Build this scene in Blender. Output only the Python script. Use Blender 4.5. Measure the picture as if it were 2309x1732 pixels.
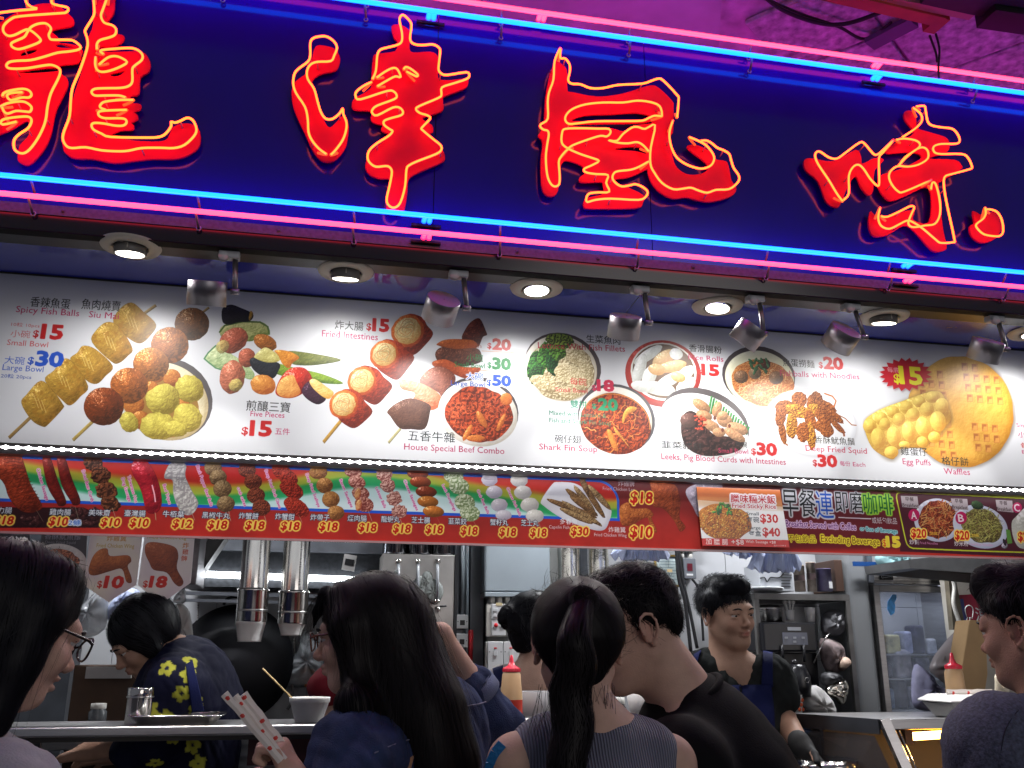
import bpy, bmesh, math, random
import numpy as np
from mathutils import Vector, Matrix
random.seed(7); RNG = np.random.default_rng(11)
D_ = bpy.data
for o in list(D_.objects): D_.objects.remove(o)
SC = bpy.context.scene; C = SC.collection
# ------------------------------------------------------------ camera, world, exposure
F, PITCH, YAW, ROLL = 2100.0, math.radians(16.234), math.radians(11.812), math.radians(0.132)
CAM = Vector((0.0, -2.8, 1.5))
_f = Vector((math.sin(YAW)*math.cos(PITCH), math.cos(YAW)*math.cos(PITCH), math.sin(PITCH)))
_r0 = Vector((math.cos(YAW), -math.sin(YAW), 0)); _u0 = _r0.cross(_f)
_r = math.cos(ROLL)*_r0 + math.sin(ROLL)*_u0; _u = -math.sin(ROLL)*_r0 + math.cos(ROLL)*_u0
cd = D_.cameras.new('camera'); co = D_.objects.new('camera', cd); C.objects.link(co); SC.camera = co
m_ = Matrix.Identity(4)
for i in range(3): m_[i][0], m_[i][1], m_[i][2], m_[i][3] = _r[i], _u[i], -_f[i], CAM[i]
co.matrix_world = m_
cd.sensor_fit = 'HORIZONTAL'; cd.sensor_width = 36; cd.lens = 36*F/2309; cd.clip_start = .05; cd.clip_end = 200
W = D_.worlds.new('World'); SC.world = W; W.use_nodes = True
bg = W.node_tree.nodes['Background']; bg.inputs[0].default_value = (.80, .84, 1.0, 1); bg.inputs[1].default_value = .15
sl = D_.lights.new('street_glow', 'SUN'); sl.energy = .38; sl.angle = math.radians(30); sl.color = (1,.93,.90); so = D_.objects.new('street_glow', sl); C.objects.link(so)   # soft light of the lit street behind the camera
so.rotation_euler = Vector((-.35, 1, -.18)).to_track_quat('-Z', 'Y').to_euler()
SC.view_settings.view_transform = 'Standard'; SC.view_settings.look = 'None'; SC.view_settings.exposure = 0; SC.view_settings.gamma = 1
SC.cycles.max_bounces = 6; SC.cycles.caustics_reflective = False; SC.cycles.caustics_refractive = False
SC.cycles.sample_clamp_indirect = 4; SC.cycles.use_denoising = True

def at(px, py, Y):
    d = _r*((px-1154.5)/F) - _u*((py-866)/F) + _f
    return CAM + d*((Y-CAM.y)/d.y)
def atD(px, py, D): return at(px, py, CAM.y+D)
def at_z(px, py, Z):
    d = _r*((px-1154.5)/F) - _u*((py-866)/F) + _f
    return CAM + d*((Z-CAM.z)/d.z)
def pxs(D): return D/F
# ------------------------------------------------------------ materials
def srgb(c):
    return tuple(((v/255)/12.92 if v/255 <= .04045 else ((v/255+.055)/1.055)**2.4) for v in c)
_M = {}
def mat(name, col=(.5,.5,.5), rough=.5, metal=0, emit=None, es=1, noise=0, nscale=20, bump=0, bscale=60, spec=.5, trans=0, alpha=1, ior=1.45, coat=0, detail=4, stretch=None):
    if name in _M: return _M[name]
    m = D_.materials.new(name); m.use_nodes = True; nt = m.node_tree; b = nt.nodes['Principled BSDF']; L = nt.links.new
    I = b.inputs
    I['Base Color'].default_value = (*col, 1); I['Roughness'].default_value = rough; I['Metallic'].default_value = metal
    I['Specular IOR Level'].default_value = spec; I['Transmission Weight'].default_value = trans; I['IOR'].default_value = ior
    I['Alpha'].default_value = alpha; I['Coat Weight'].default_value = coat; I['Coat Roughness'].default_value = .05
    if emit: I['Emission Color'].default_value = (*emit, 1); I['Emission Strength'].default_value = es
    if noise or bump:
        tc = nt.nodes.new('ShaderNodeTexCoord'); src = tc.outputs['Object']
        if stretch:
            mp = nt.nodes.new('ShaderNodeMapping'); mp.inputs['Scale'].default_value = stretch; L(src, mp.inputs[0]); src = mp.outputs[0]
    if noise:
        n = nt.nodes.new('ShaderNodeTexNoise'); n.inputs['Scale'].default_value = nscale; n.inputs['Detail'].default_value = detail; L(src, n.inputs['Vector'])
        r = nt.nodes.new('ShaderNodeValToRGB'); r.color_ramp.elements[0].position = .3; r.color_ramp.elements[1].position = .7
        r.color_ramp.elements[0].color = (*[max(0, c*(1-noise)) for c in col], 1); r.color_ramp.elements[1].color = (*[min(1, c*(1+noise)) for c in col], 1)
        L(n.outputs[0], r.inputs[0]); L(r.outputs[0], I['Base Color'])
        ma = nt.nodes.new('ShaderNodeMapRange'); ma.inputs[3].default_value = max(.02, rough*.75); ma.inputs[4].default_value = min(1, rough*1.3)
        L(n.outputs[0], ma.inputs[0]); L(ma.outputs[0], I['Roughness'])
    if bump:
        n2 = nt.nodes.new('ShaderNodeTexNoise'); n2.inputs['Scale'].default_value = bscale; n2.inputs['Detail'].default_value = 5; L(src, n2.inputs['Vector'])
        bp = nt.nodes.new('ShaderNodeBump'); bp.inputs['Strength'].default_value = bump; bp.inputs['Distance'].default_value = .004
        L(n2.outputs[0], bp.inputs['Height']); L(bp.outputs[0], I['Normal'])
    _M[name] = m; return m
# ------------------------------------------------------------ mesh builder
def frame(a, b, up=(0,0,1)):
    z = (Vector(b)-Vector(a)); L = z.length or 1e-6; z = z/L; u = Vector(up)
    if abs(z.dot(u)) > .97: u = Vector((0,1,0)) if abs(z.y) < .9 else Vector((1,0,0))
    x = u.cross(z).normalized(); return x, z.cross(x), z, L
class MB:
    def __init__(s): s.v = []; s.f = []; s.sm = []
    def add(s, vs, fs, smooth=False):
        n = len(s.v); s.v += [tuple(v) for v in vs]; s.f += [tuple(i+n for i in f) for f in fs]; s.sm += [smooth]*len(fs); return s
    def box(s, lo, hi, M=None):
        (a,b,c),(d,e,f) = lo, hi
        vs = [Vector(p) for p in ((a,b,c),(d,b,c),(d,e,c),(a,e,c),(a,b,f),(d,b,f),(d,e,f),(a,e,f))]
        if M is not None: vs = [M @ v for v in vs]
        return s.add(vs, [(0,3,2,1),(4,5,6,7),(0,1,5,4),(1,2,6,5),(2,3,7,6),(3,0,4,7)])
    def quad(s, *p): return s.add(p, [(0,1,2,3)])
    def bar(s, a, b, w, h, up=(0,0,1)):
        x, y, z, L = frame(a, b, up); a = Vector(a); b = Vector(b)
        vs = [p + x*sx*w/2 + y*sy*h/2 for p in (a, b) for sx, sy in ((-1,-1),(1,-1),(1,1),(-1,1))]
        return s.add(vs, [(0,3,2,1),(4,5,6,7),(0,1,5,4),(1,2,6,5),(2,3,7,6),(3,0,4,7)])
    def tube(s, pts, r, n=8, closed=False, caps=True):
        P = [Vector(p) for p in pts]; N = len(P); R = r if isinstance(r, (list, tuple)) else [r]*N
        vs = []; T = []
        for i in range(N):
            a = P[(i-1) % N] if closed or i > 0 else P[0]; b = P[(i+1) % N] if closed or i < N-1 else P[-1]
            t = (b-a); T.append(t.normalized() if t.length > 1e-9 else Vector((0,0,1)))
        x, y, _, _ = frame((0,0,0), T[0]); nx = x
        for i in range(N):
            nx = (nx - T[i]*nx.dot(T[i]));
            if nx.length < 1e-6: nx = frame((0,0,0), T[i])[0]
            nx.normalize(); ny = T[i].cross(nx)
            vs += [P[i] + (nx*math.cos(k*2*math.pi/n) + ny*math.sin(k*2*math.pi/n))*R[i] for k in range(n)]
        fs = []
        for i in range(N if closed else N-1):
            j = (i+1) % N
            for k in range(n): fs.append((i*n+k, i*n+(k+1) % n, j*n+(k+1) % n, j*n+k))
        s.add(vs, fs, True)
        if caps and not closed:
            b = len(s.v)-N*n; s.f.append(tuple(b+k for k in reversed(range(n)))); s.f.append(tuple(b+(N-1)*n+k for k in range(n))); s.sm += [False]*2
        return s
    def lathe(s, prof, M=None, n=24, a=(0,0,0), smooth=True, cap0=False, cap1=False):
        vs = []; a = Vector(a)
        for r, z in prof:
            for k in range(n):
                v = Vector((r*math.cos(k*2*math.pi/n), r*math.sin(k*2*math.pi/n), z)); vs.append((M @ v if M is not None else v) + a)
        fs = [(i*n+k, i*n+(k+1) % n, (i+1)*n+(k+1) % n, (i+1)*n+k) for i in range(len(prof)-1) for k in range(n)]
        s.add(vs, fs, smooth); b = len(s.v)-len(vs)
        if cap0: s.f.append(tuple(b+k for k in reversed(range(n)))); s.sm.append(False)
        if cap1: s.f.append(tuple(b+(len(prof)-1)*n+k for k in range(n))); s.sm.append(False)
        return s
    def sphere(s, c, r, n=12, sc=(1,1,1)):
        c = Vector(c); pr = [(math.sin(math.pi*i/n), -math.cos(math.pi*i/n)) for i in range(n+1)]; vs = []; k2 = n*2
        for a, z in pr:
            for k in range(k2): t = k*math.pi/n; vs.append(c + Vector((a*math.cos(t)*r*sc[0], a*math.sin(t)*r*sc[1], z*r*sc[2])))
        return s.add(vs, [(i*k2+k, i*k2+(k+1) % k2, (i+1)*k2+(k+1) % k2, (i+1)*k2+k) for i in range(n) for k in range(k2)], True)
    def prism(s, pts, off):   # closed outline of 3D points extruded by vector off (outline may be concave: ngon)
        n = len(pts); off = Vector(off); P = [Vector(p) for p in pts]
        return s.add(P + [p+off for p in P], [tuple(range(n)), tuple(n+i for i in reversed(range(n)))] + [(i, n+i, n+(i+1) % n, (i+1) % n) for i in range(n)])
    def build(s, name, m, parent=None, bevel=0, seg=2, data=None):
        me = D_.meshes.new(name); me.from_pydata([tuple(v) for v in s.v], [], s.f); me.polygons.foreach_set('use_smooth', s.sm)
        if bevel:
            bm = bmesh.new(); bm.from_mesh(me); bmesh.ops.remove_doubles(bm, verts=bm.verts, dist=1e-6)
            es = [e for e in bm.edges if len(e.link_faces) == 2 and e.calc_face_angle(0) > .6]
            bmesh.ops.bevel(bm, geom=es, offset=bevel, segments=seg, affect='EDGES', profile=.5, clamp_overlap=True)
            bm.to_mesh(me); bm.free()
        me.update(); me.materials.append(m); return link(name, me, parent)
def link(name, me, parent=None):
    o = D_.objects.new(name, me); C.objects.link(o)
    if parent is not None: o.parent = parent; o.matrix_parent_inverse = parent.matrix_world.inverted() if False else Matrix.Translation(-parent.location)
    return o
def tag(o, label=None, cat=None, group=None, kind=None):
    if label: o['label'] = label
    if cat: o['category'] = cat
    if group: o['group'] = group
    if kind: o['kind'] = kind
    return o
def thing(name, label, cat, loc=(0,0,0), group=None):
    o = D_.objects.new(name, None); C.objects.link(o); o.location = loc; o.empty_display_size = .05
    return tag(o, label, cat, group)
def copy_part(src, parent, off):
    c = src.copy(); C.objects.link(c); c.parent = parent; c.matrix_parent_inverse = Matrix.Translation(-parent.location) @ Matrix.Translation(off); return c
def struct(name, mb, m, **k): return tag(mb.build(name, m, **k), kind='structure')
def cr(pts, closed=False, sub=4):
    P = [Vector(p) for p in pts]; n = len(P); out = []
    for i in range(n if closed else n-1):
        g = (lambda j: P[j % n]) if closed else (lambda j: P[min(max(j, 0), n-1)])
        p0, p1, p2, p3 = g(i-1), g(i), g(i+1), g(i+2)
        for k in range(sub):
            t = k/sub; out.append(.5*((2*p1) + (p2-p0)*t + (2*p0-5*p1+4*p2-p3)*t*t + (3*p1-p0-3*p2+p3)*t**3))
    if not closed: out.append(P[-1])
    return out
def zz(pts, ox, oy, s): return [(ox+x/s, oy+y/s) for x, y in pts]
# ------------------------------------------------------------ sign, soffit, neon
YS, YT, YR = -.33, -.385, -.352        # sign panel face, neon tube plane, red letter faces
ZB, ZT = 2.579, 3.424                  # fascia bottom, panel top
XL, XR = -2.6, 4.4
white = mat('white_paint', (.62,.63,.64), .5, noise=.06, nscale=6)
steel = mat('brushed_steel', (.45,.44,.43), .28, 1, noise=.12, nscale=14, stretch=(1,1,12))
steel_h = mat('counter_steel', (.50,.49,.49), .30, 1, noise=.15, nscale=9, stretch=(.6,6,6))
chrome = mat('polished_steel', (.62,.60,.57), .13, 1, noise=.1, nscale=8, bump=.15, bscale=7)
black = mat('black_plastic', (.012,.012,.014), .35)
panelm = mat('indigo_acrylic', (.015,.001,.24), .10, spec=.45, noise=.10, nscale=3)
fasciam = mat('black_gloss_fascia', (.006,.006,.008), .14, spec=.5, ior=1.5, bump=.02, bscale=9)
alum = mat('aluminium_strip', (.10,.09,.11), .62, .6, noise=.3, nscale=90)
soffm = mat('blue_gloss_soffit', (.045,.055,.40), .05, spec=.8, ior=2.3, noise=.08, nscale=5)
redface = mat('red_acrylic', (.80,.001,.05), .45, spec=.2, noise=.10, nscale=10)
def neonmat(name, core, edge, s):
    m = D_.materials.new(name); m.use_nodes = True; nt = m.node_tree; b = nt.nodes['Principled BSDF']; L = nt.links.new
    b.inputs['Base Color'].default_value = (.02,.02,.02,1); b.inputs['Roughness'].default_value = .2
    lw = nt.nodes.new('ShaderNodeLayerWeight'); lw.inputs[0].default_value = .35
    r = nt.nodes.new('ShaderNodeValToRGB'); r.color_ramp.elements[0].color = (*core, 1); r.color_ramp.elements[1].color = (*edge, 1)
    r.color_ramp.elements[0].position = .25; r.color_ramp.elements[1].position = .8
    L(lw.outputs['Facing'], r.inputs[0]); L(r.outputs[0], b.inputs['Emission Color']); b.inputs['Emission Strength'].default_value = s
    return m
neon_red = neonmat('neon_red', (1,.105,.012), (.8,.001,.02), 6.5)
neon_blue = neonmat('neon_blue', (.003,.085,1), (.003,.04,.8), 10)
neon_pink = neonmat('neon_pink', (1,.040,.085), (.6,.006,.06), 6)
neon_dim = mat('neon_electrode_glass', (.35,.3,.5), .15, emit=(.25,.08,.8), es=.6)
sign = thing('shop_sign', 'big indigo shop sign board with glowing red neon characters above the menu', 'sign', ((XL+XR)/2, YS, ZB))
seams = [XL, -1.3, .28+.0, at(1460,300,YS).x, 2.9, XR]
for a, b in zip(seams[:-1], seams[1:]):
    MB().box((a+.0012, YS, ZB+.075), (b-.0012, YS+.02, ZT)).build('panel', panelm, sign)
MB().box((XL, YS+.02, ZB), (XR, YS+.10, ZT)).build('backing', black, sign)
MB().box((XL, YS+.10, ZT-.05), (XR, YS+.14, ZT+.004)).build('backing_rail', alum, sign)
MB().box((XL, YS-.002, ZB), (XR, YS+.02, ZB+.045)).build('fascia', fasciam, sign); MB().box((XL, YS-.006, ZB-.004), (XR, YS+.03, ZB-.0005)).build('fascia_lip', mat('matt_black', (.006,.006,.007), .7, spec=.1), sign)
MB().box((XL, YS-.006, ZB+.046), (XR, YS+.02, ZB+.074)).build('metal_strip', alum, sign)
for px in (140, 630, 1165, 1345, 1555, 2005):
    X = at(px, 500, YS).x; MB().lathe([(0,.004),(.003,.004),(.0055,.0005)], Matrix.Rotation(math.pi/2, 3, 'X'), 10, (X, YS-.007, ZB+.060)).build('screw', alum, sign)
# neon characters
def plane(pts, Y): return [at(x, y, Y) for x, y in pts]
def outline_mesh(name, loops, Y, th, m, parent):
    cu = D_.curves.new(name, 'CURVE'); cu.dimensions = '2D'; cu.fill_mode = 'BOTH'; cu.extrude = th/2; cu.resolution_u = 2; cu.bevel_depth = .0012; cu.bevel_resolution = 1
    for lp in loops:
        P = cr([(p.x, p.z, 0) for p in plane(lp, Y)], True, 3)
        s = cu.splines.new('POLY'); s.points.add(len(P)-1)
        for q, p in zip(s.points, P): q.co = (p.x, p.y, 0, 1)
        s.use_cyclic_u = True
    t = D_.objects.new('t', cu); C.objects.link(t); dg = bpy.context.evaluated_depsgraph_get(); me = D_.meshes.new_from_object(t.evaluated_get(dg)); D_.objects.remove(t)
    me.transform(Matrix(((1,0,0,0),(0,0,-1,Y+th/2),(0,1,0,0),(0,0,0,1)))); me.materials.clear(); me.materials.append(m)
    return link(name, me, parent)
Z1 = (0, 0, 3.318); Z2 = (600, 0, 3.191); Z3 = (1150, 50, 3.53); Z4 = (1700, 150, 3.3186)
def character(label, faces, tubes, o):
    c0 = at(o[0]+200, o[1]+400, YR); t = thing('neon_character', label, 'neon character', (c0.x, YR, c0.z), 'red neon characters on the sign')
    for lp in faces: outline_mesh('face_plate', [zz(l, *o) for l in lp], YR, .005, redface, t)
    for tb in tubes:
        P = plane(zz(tb[0], *o), YT); P = cr(P, tb[1], 3); MB().tube(P, .0036, 6, closed=tb[1]).build('neon_tube', neon_red, t)
    for tb in tubes:
        P = plane(zz(tb[0], *o), YT)
        for p, q_ in ((P[0], P[1]), (P[-1], P[-2])):
            d = (q_-p).normalized(); MB().tube(cr([p, p+Vector((0,.006,0))+d*.004, p+Vector((0,.014,-.002))+d*.016, p+Vector((0,.022,-.003))+d*.030], False, 3), .0040, 6).build('electrode', neon_end, t)
    # tube stand-offs
    for tb in tubes:
        P = plane(zz(tb[0], *o), YT)
        for p in P[2::9]:
            MB().tube([p+Vector((0,.004,-.001)), (p.x+.002, YR+.002, p.z-.004)], .0022, 5).build('glass_stand', neon_dimglass, t)
    return t
neon_end = mat('neon_electrode_amber', (.5,.16,.05), .3, emit=(1,.09,.015), es=1.1, noise=.4, nscale=120)
neon_dimglass = mat('stand_glass', (.5,.2,.2), .2)
character('leftmost tall neon character, cut by the picture edge, with a long hooked foot',
 [[[(-100,165),(0,170),(100,110),(280,35),(400,30),(430,40),(510,105),(550,150),(540,190),(480,205),(380,230),(430,280),(440,320),(600,370),(610,400),(580,470),(440,490),(455,550),(500,590),(505,640),(470,720),(420,820),(400,900),(380,1000),(340,1100),(270,1190),(210,1235),(150,1215),(135,1180),(150,1090),(220,1010),(210,900),(100,960),(0,1000),(-100,1000)],
   [(145,415),(180,380),(280,365),(260,395),(180,420)],[(120,548),(250,520),(400,505),(440,515),(430,535),(250,550)],[(412,340),(450,325),(540,335),(590,350),(560,360),(450,360)]],
  [[(690,-80),(690,0),(700,180),(660,290),(640,400),(620,520),(580,640),(550,740),(520,900),(470,1000),(475,1110),(500,1150),(560,1185),(700,1190),(860,1220),(1000,1205),(1150,1190),(1300,1190),(1400,1165),(1480,1110),(1500,1040),(1480,960),(1400,925),(1300,950),(1260,1030),(1200,1060),(1000,1055),(830,1020),(900,975),(990,970),(1000,940),(980,920),(1030,890),(1025,860),(1000,840),(1050,815),(1045,780),(960,770),(980,720),(1040,700),(1050,580),(1110,540),(1125,490),(1110,440),(1060,390),(900,390),(740,390),(740,350),(850,345),(920,310),(925,270),(870,250),(830,180),(800,170),(850,100),(860,0),(870,-80)],
   [(820,560),(860,545),(940,530),(900,565),(850,575)]]],
 [([(-80,105),(0,95),(120,80),(275,66),(240,55),(205,30),(190,-5),(190,-60)],0),
  ([(385,-60),(385,0),(390,25),(430,40),(500,55),(510,75),(490,95),(440,100),(150,122),(80,145),(30,190),(25,235),(60,268),(110,262),(180,228),(215,222),(260,250),(300,290),(300,310),(265,330),(180,360),(130,368),(90,350),(85,325),(120,305),(180,278),(205,240),(230,205),(280,180),(340,175),(375,200),(380,225),(365,260),(375,290),(400,298),(500,298),(550,305),(600,345),(590,370),(520,385),(430,395),(330,425),(230,450),(130,455),(70,465),(48,490),(65,510),(120,515),(210,510),(330,490),(390,487),(440,510),(450,545),(430,600),(380,700),(355,800),(345,880),(325,950),(280,1040),(220,1120),(170,1148),(120,1130),(102,1090),(110,1040),(150,1000),(210,960),(235,910),(225,880),(180,872),(60,885),(10,905),(20,932),(125,910)],0),
  ([(20,720),(25,700),(70,680),(170,665),(220,680),(235,710),(215,730),(160,730),(90,750),(60,735),(55,710),(90,695),(170,690)],0),
  ([(0,800),(50,775),(130,760),(190,765),(235,800),(225,835),(190,835),(120,830),(60,850),(30,835),(15,800)],0),
  ([(700,-80),(700,0),(705,60),(700,120),(640,220),(640,250),(655,300),(650,370),(600,520),(545,650),(530,740),(520,870),(480,980),(470,1040),(495,1090),(540,1108),(640,1102),(760,1125),(880,1132),(960,1128),(1060,1108),(1200,1106),(1300,1108),(1380,1085),(1450,1020),(1470,970),(1450,910),(1420,885),(1390,885),(1350,905),(1310,918),(1280,912),(1280,945),(1240,1000),(1190,1025),(1100,1030),(830,1025),(760,1000),(700,970),(685,935),(710,920),(780,925),(860,940),(920,940),(945,920),(940,895),(900,885),(790,885),(745,870),(735,845),(760,830),(850,825),(950,822)],0),
  ([(1000,748),(900,748),(790,760),(755,780),(750,805),(790,822)],0),
  ([(940,730),(890,715),(780,715),(710,715),(685,690),(710,665),(800,660),(900,658),(960,645),(990,610),(990,520),(1010,490),(1060,450),(1065,410),(1030,375),(980,360),(900,362),(780,372),(750,385),(775,405)],0),
  ([(715,425),(712,480),(725,520),(760,538),(820,530),(900,500),(950,465),(900,430),(850,420),(800,435),(740,485)],0),
  ([(815,-70),(795,0),(770,70),(755,120),(780,170),(840,190),(868,220),(860,260),(820,280),(750,300),(725,330),(725,370)],0)], Z1)
character('second neon character from the left, with a curved dagger stroke and a long stem',
 [[[(360,335),(440,335),(500,360),(530,420),(520,480),(490,510),(400,530),(350,560),(330,600),(370,720),(400,830),(440,910),(480,910),(560,830),(590,900),(590,960),(570,1060),(520,1130),(460,1165),(390,1150),(330,1070),(280,960),(250,900),(200,780),(185,680),(190,640),(210,590),(300,520),(330,430)]],
  [[(905,190),(960,180),(1020,210),(1035,260),(1030,350),(1060,380),(1180,375),(1230,400),(1245,460),(1235,560),(1300,580),(1440,570),(1450,610),(1420,640),(1290,690),(1270,720),(1275,780),(1240,810),(1120,850),(1190,900),(1200,950),(1170,975),(1260,1070),(1285,1130),(1260,1170),(1100,1240),(1025,1290),(1015,1380),(1000,1480),(980,1530),(900,1535),(865,1500),(875,1400),(890,1290),(820,1285),(750,1260),(720,1220),(720,1170),(760,1090),(860,1010),(900,970),(830,940),(840,900),(770,880),(755,840),(770,800),(640,790),(620,750),(640,710),(750,640),(760,560),(770,420),(800,390),(930,370),(945,300),(920,270)]]],
 [([(435,1110),(380,1070),(330,1010),(305,950),(300,860),(280,770),(215,670),(195,600),(205,530),(240,490),(300,445),(318,400),(318,310),(340,275),(390,262),(440,265),(490,300),(510,345),(490,400),(465,440),(370,445),(320,465),(295,510),(300,570),(345,640),(370,730),(395,810),(430,855),(480,855),(530,815),(552,780),(555,820),(578,880),(575,940),(550,1010),(500,1080),(465,1115)],0),
  ([(765,570),(790,510),(800,400),(820,360),(860,345),(940,325),(975,300),(978,240),(960,150),(970,115),(995,112),(1040,160),(1045,200),(1035,280),(1060,315),(1120,325),(1200,320),(1245,345),(1252,380),(1240,490),(1255,525),(1300,540),(1440,520),(1462,545),(1440,570),(1350,600),(1265,630),(1262,680),(1240,705),(1100,765),(1080,790),(1110,815),(1160,830),(1180,855),(1120,920),(1130,940),(1200,1000),(1255,1045),(1260,1080),(1220,1110),(1090,1160),(1030,1190),(1010,1220),(1000,1340),(965,1460),(920,1495),(880,1475),(868,1430),(890,1330),(905,1240),(890,1205),(860,1195),(790,1200),(745,1170),(730,1130),(745,1080),(800,1030),(880,980),(910,945),(890,930),(850,900),(850,870),(900,850),(970,830),(985,805),(960,775),(910,775),(800,830),(765,815),(765,790),(800,760),(920,715),(940,690),(920,660),(870,655),(680,715),(645,695),(650,660),(700,620),(760,590)],0),
  ([(795,560),(850,520),(910,490),(945,500),(968,555),(930,550),(870,580),(800,622)],0),
  ([(990,500),(1005,482),(1040,495),(1090,535),(1085,550),(1060,540),(1010,515)],0)], Z2)
character('third neon character from the left, a wide frame with a hooked right tail',
 [[[(380,300),(400,330),(450,380),(455,540),(500,560),(700,595),(900,570),(1060,520),(1140,505),(1200,540),(1290,630),(1300,680),(1295,880),(1260,900),(1290,1060),(1320,1150),(1400,1210),(1500,1215),(1570,1180),(1560,1120),(1420,1010),(1430,980),(1500,985),(1600,1040),(1640,1095),(1720,1110),(1745,1180),(1760,1260),(1800,1330),(1750,1390),(1600,1430),(1500,1420),(1400,1395),(1300,1405),(1200,1360),(1130,1280),(1100,1200),(1090,1170),(960,1230),(830,1250),(830,1290),(940,1320),(1060,1380),(1055,1440),(1000,1480),(640,1485),(590,1470),(590,1430),(620,1400),(740,1370),(740,1290),(720,1270),(570,1275),(555,1240),(600,1200),(570,1140),(450,1100),(410,1130),(390,1200),(380,1340),(340,1385),(280,1370),(250,1290),(245,1100),(260,960),(225,910),(240,880),(270,800),(280,620),(300,500),(330,380)],
   [(480,785),(600,740),(800,732),(1000,720),(1120,748),(1060,775),(900,782),(650,790)],[(450,815),(700,808),(1060,800),(1130,780),(1120,810),(1000,825),(900,870),(820,850),(700,838),(560,838)],[(820,1010),(950,990),(1060,1000),(1090,1050),(1000,1030),(880,1022)],[(440,1000),(520,960),(640,945),(560,975),(480,1000)]]],
 [([(400,205),(365,280),(352,340),(345,460),(310,560),(300,640),(300,770),(250,810),(240,830),(265,855),(300,865),(308,900),(295,980),(285,1080),(295,1210),(320,1280),(355,1308),(390,1290),(395,1220),(388,1120),(400,1080),(440,1030),(460,1015)],0),
  ([(460,1010),(500,980),(620,935),(720,905),(770,910),(800,880),(785,850),(700,848),(560,845),(440,850),(415,880),(412,960),(460,1005),(560,1050),(650,1080),(708,1105),(650,1140),(595,1165),(590,1185),(620,1200),(690,1210),(780,1218),(765,1280),(790,1350),(700,1355),(630,1365),(608,1400),(615,1432),(680,1415),(800,1405),(1020,1415),(1080,1390),(1095,1350),(1060,1315),(1000,1290),(950,1300),(890,1308),(840,1280),(815,1240),(830,1200),(870,1185),(960,1175),(1030,1150),(1110,1105)],0),
  ([(1105,1030),(1060,980),(1010,955),(940,965),(860,960),(785,940),(850,945),(900,890),(970,840),(1020,835),(1075,850),(1155,820),(1120,1000),(1118,1130),(1150,1200),(1210,1280),(1300,1330),(1380,1325),(1440,1318),(1500,1340),(1570,1358),(1640,1335),(1740,1330),(1800,1290),(1825,1250),(1815,1210),(1780,1160),(1760,1100),(1745,1050),(1700,1020),(1650,1000),(1600,960),(1560,942),(1520,945)],0),
  ([(1425,915),(1500,945),(1560,980),(1610,1040),(1625,1090),(1600,1140),(1540,1165),(1480,1160),(1400,1130),(1330,1080),(1290,1010),(1270,930),(1272,860),(1298,780)],0),
  ([(405,210),(400,285),(440,290),(475,340),(475,400),(462,460),(490,490),(560,495),(640,525),(740,525),(860,500),(1050,490),(1130,465),(1180,450),(1220,465),(1330,580),(1342,620),(1330,760)],0),
  ([(1210,750),(1205,700),(1180,660),(1110,635),(1010,625),(900,640),(740,640),(600,655),(500,690),(450,735),(440,780),(470,810),(540,805),(680,790),(900,788),(1050,785),(1100,765),(1150,745),(1210,750)],0)], Z3)
character('rightmost neon character, a zigzag mouth beside crossed strokes',
 [[[(375,740),(385,695),(440,690),(600,710),(760,625),(800,680),(810,730),(900,690),(970,700),(900,780),(890,930),(850,960),(800,900),(760,820),(700,900),(640,1040),(600,1050),(540,1010),(480,860),(400,790)]],
  [[(1130,340),(1180,335),(1210,380),(1220,460),(1300,490),(1430,530),(1460,580),(1440,640),(1300,690),(1500,700),(1550,740),(1545,770),(1400,860),(1380,900),(1410,1200),(1440,1340),(1420,1375),(1330,1375),(1200,1230),(1120,1190),(1000,1260),(900,1270),(860,1200),(870,1090),(900,1110),(960,1140),(1150,1080),(1200,1090),(1190,1150),(1310,1170),(1330,980),(1290,900),(1150,960),(1050,1000),(990,990),(930,900),(950,820),(1000,800),(1120,760),(1250,690),(1230,650),(1130,640),(1000,650),(1000,620),(1080,560),(1200,500),(1130,400)]]],
 [([(665,1010),(620,950),(560,850),(480,730),(458,670),(470,640),(500,640),(560,680),(620,690),(680,650),(790,570),(830,580),(890,650),(920,660),(960,630),(1045,548)],0),
  ([(670,1000),(710,950),(710,820),(740,755),(780,735),(820,765),(870,840),(920,890),(938,870),(935,690),(965,645),(1045,555)],0),
  ([(1190,308),(1240,345),(1258,380),(1250,420),(1200,470),(1110,530)],0),
  ([(1065,550),(1120,540),(1200,550),(1240,575),(1230,610),(1130,680),(1085,745)],0),
  ([(1215,300),(1275,295),(1285,330),(1300,410),(1330,440),(1400,455),(1480,465),(1520,500),(1540,550),(1515,578),(1400,580),(1345,600),(1350,640),(1400,655),(1550,655),(1600,680),(1632,750),(1610,770),(1480,805),(1425,830),(1425,920),(1450,1060),(1500,1290),(1490,1315),(1400,1320),(1360,1295),(1260,1210),(1180,1160),(1140,1155),(1080,1185),(1010,1215),(950,1190),(930,1130),(945,1055)],0),
  ([(1085,740),(1130,690),(1200,630),(1260,605),(1300,630),(1300,690),(1230,735),(1150,750),(1080,745),(1030,775),(1010,820),(1030,880),(1080,935),(1130,935),(1330,848)],0),
  ([(950,1120),(1000,1125),(1100,1080),(1170,1045),(1200,1055),(1180,1100),(1155,1170),(1180,1200),(1230,1200),(1280,1190),(1350,1180),(1385,1130),(1395,1060),(1385,970),(1360,880),(1335,870),(1325,920)],0)], Z4)
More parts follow.
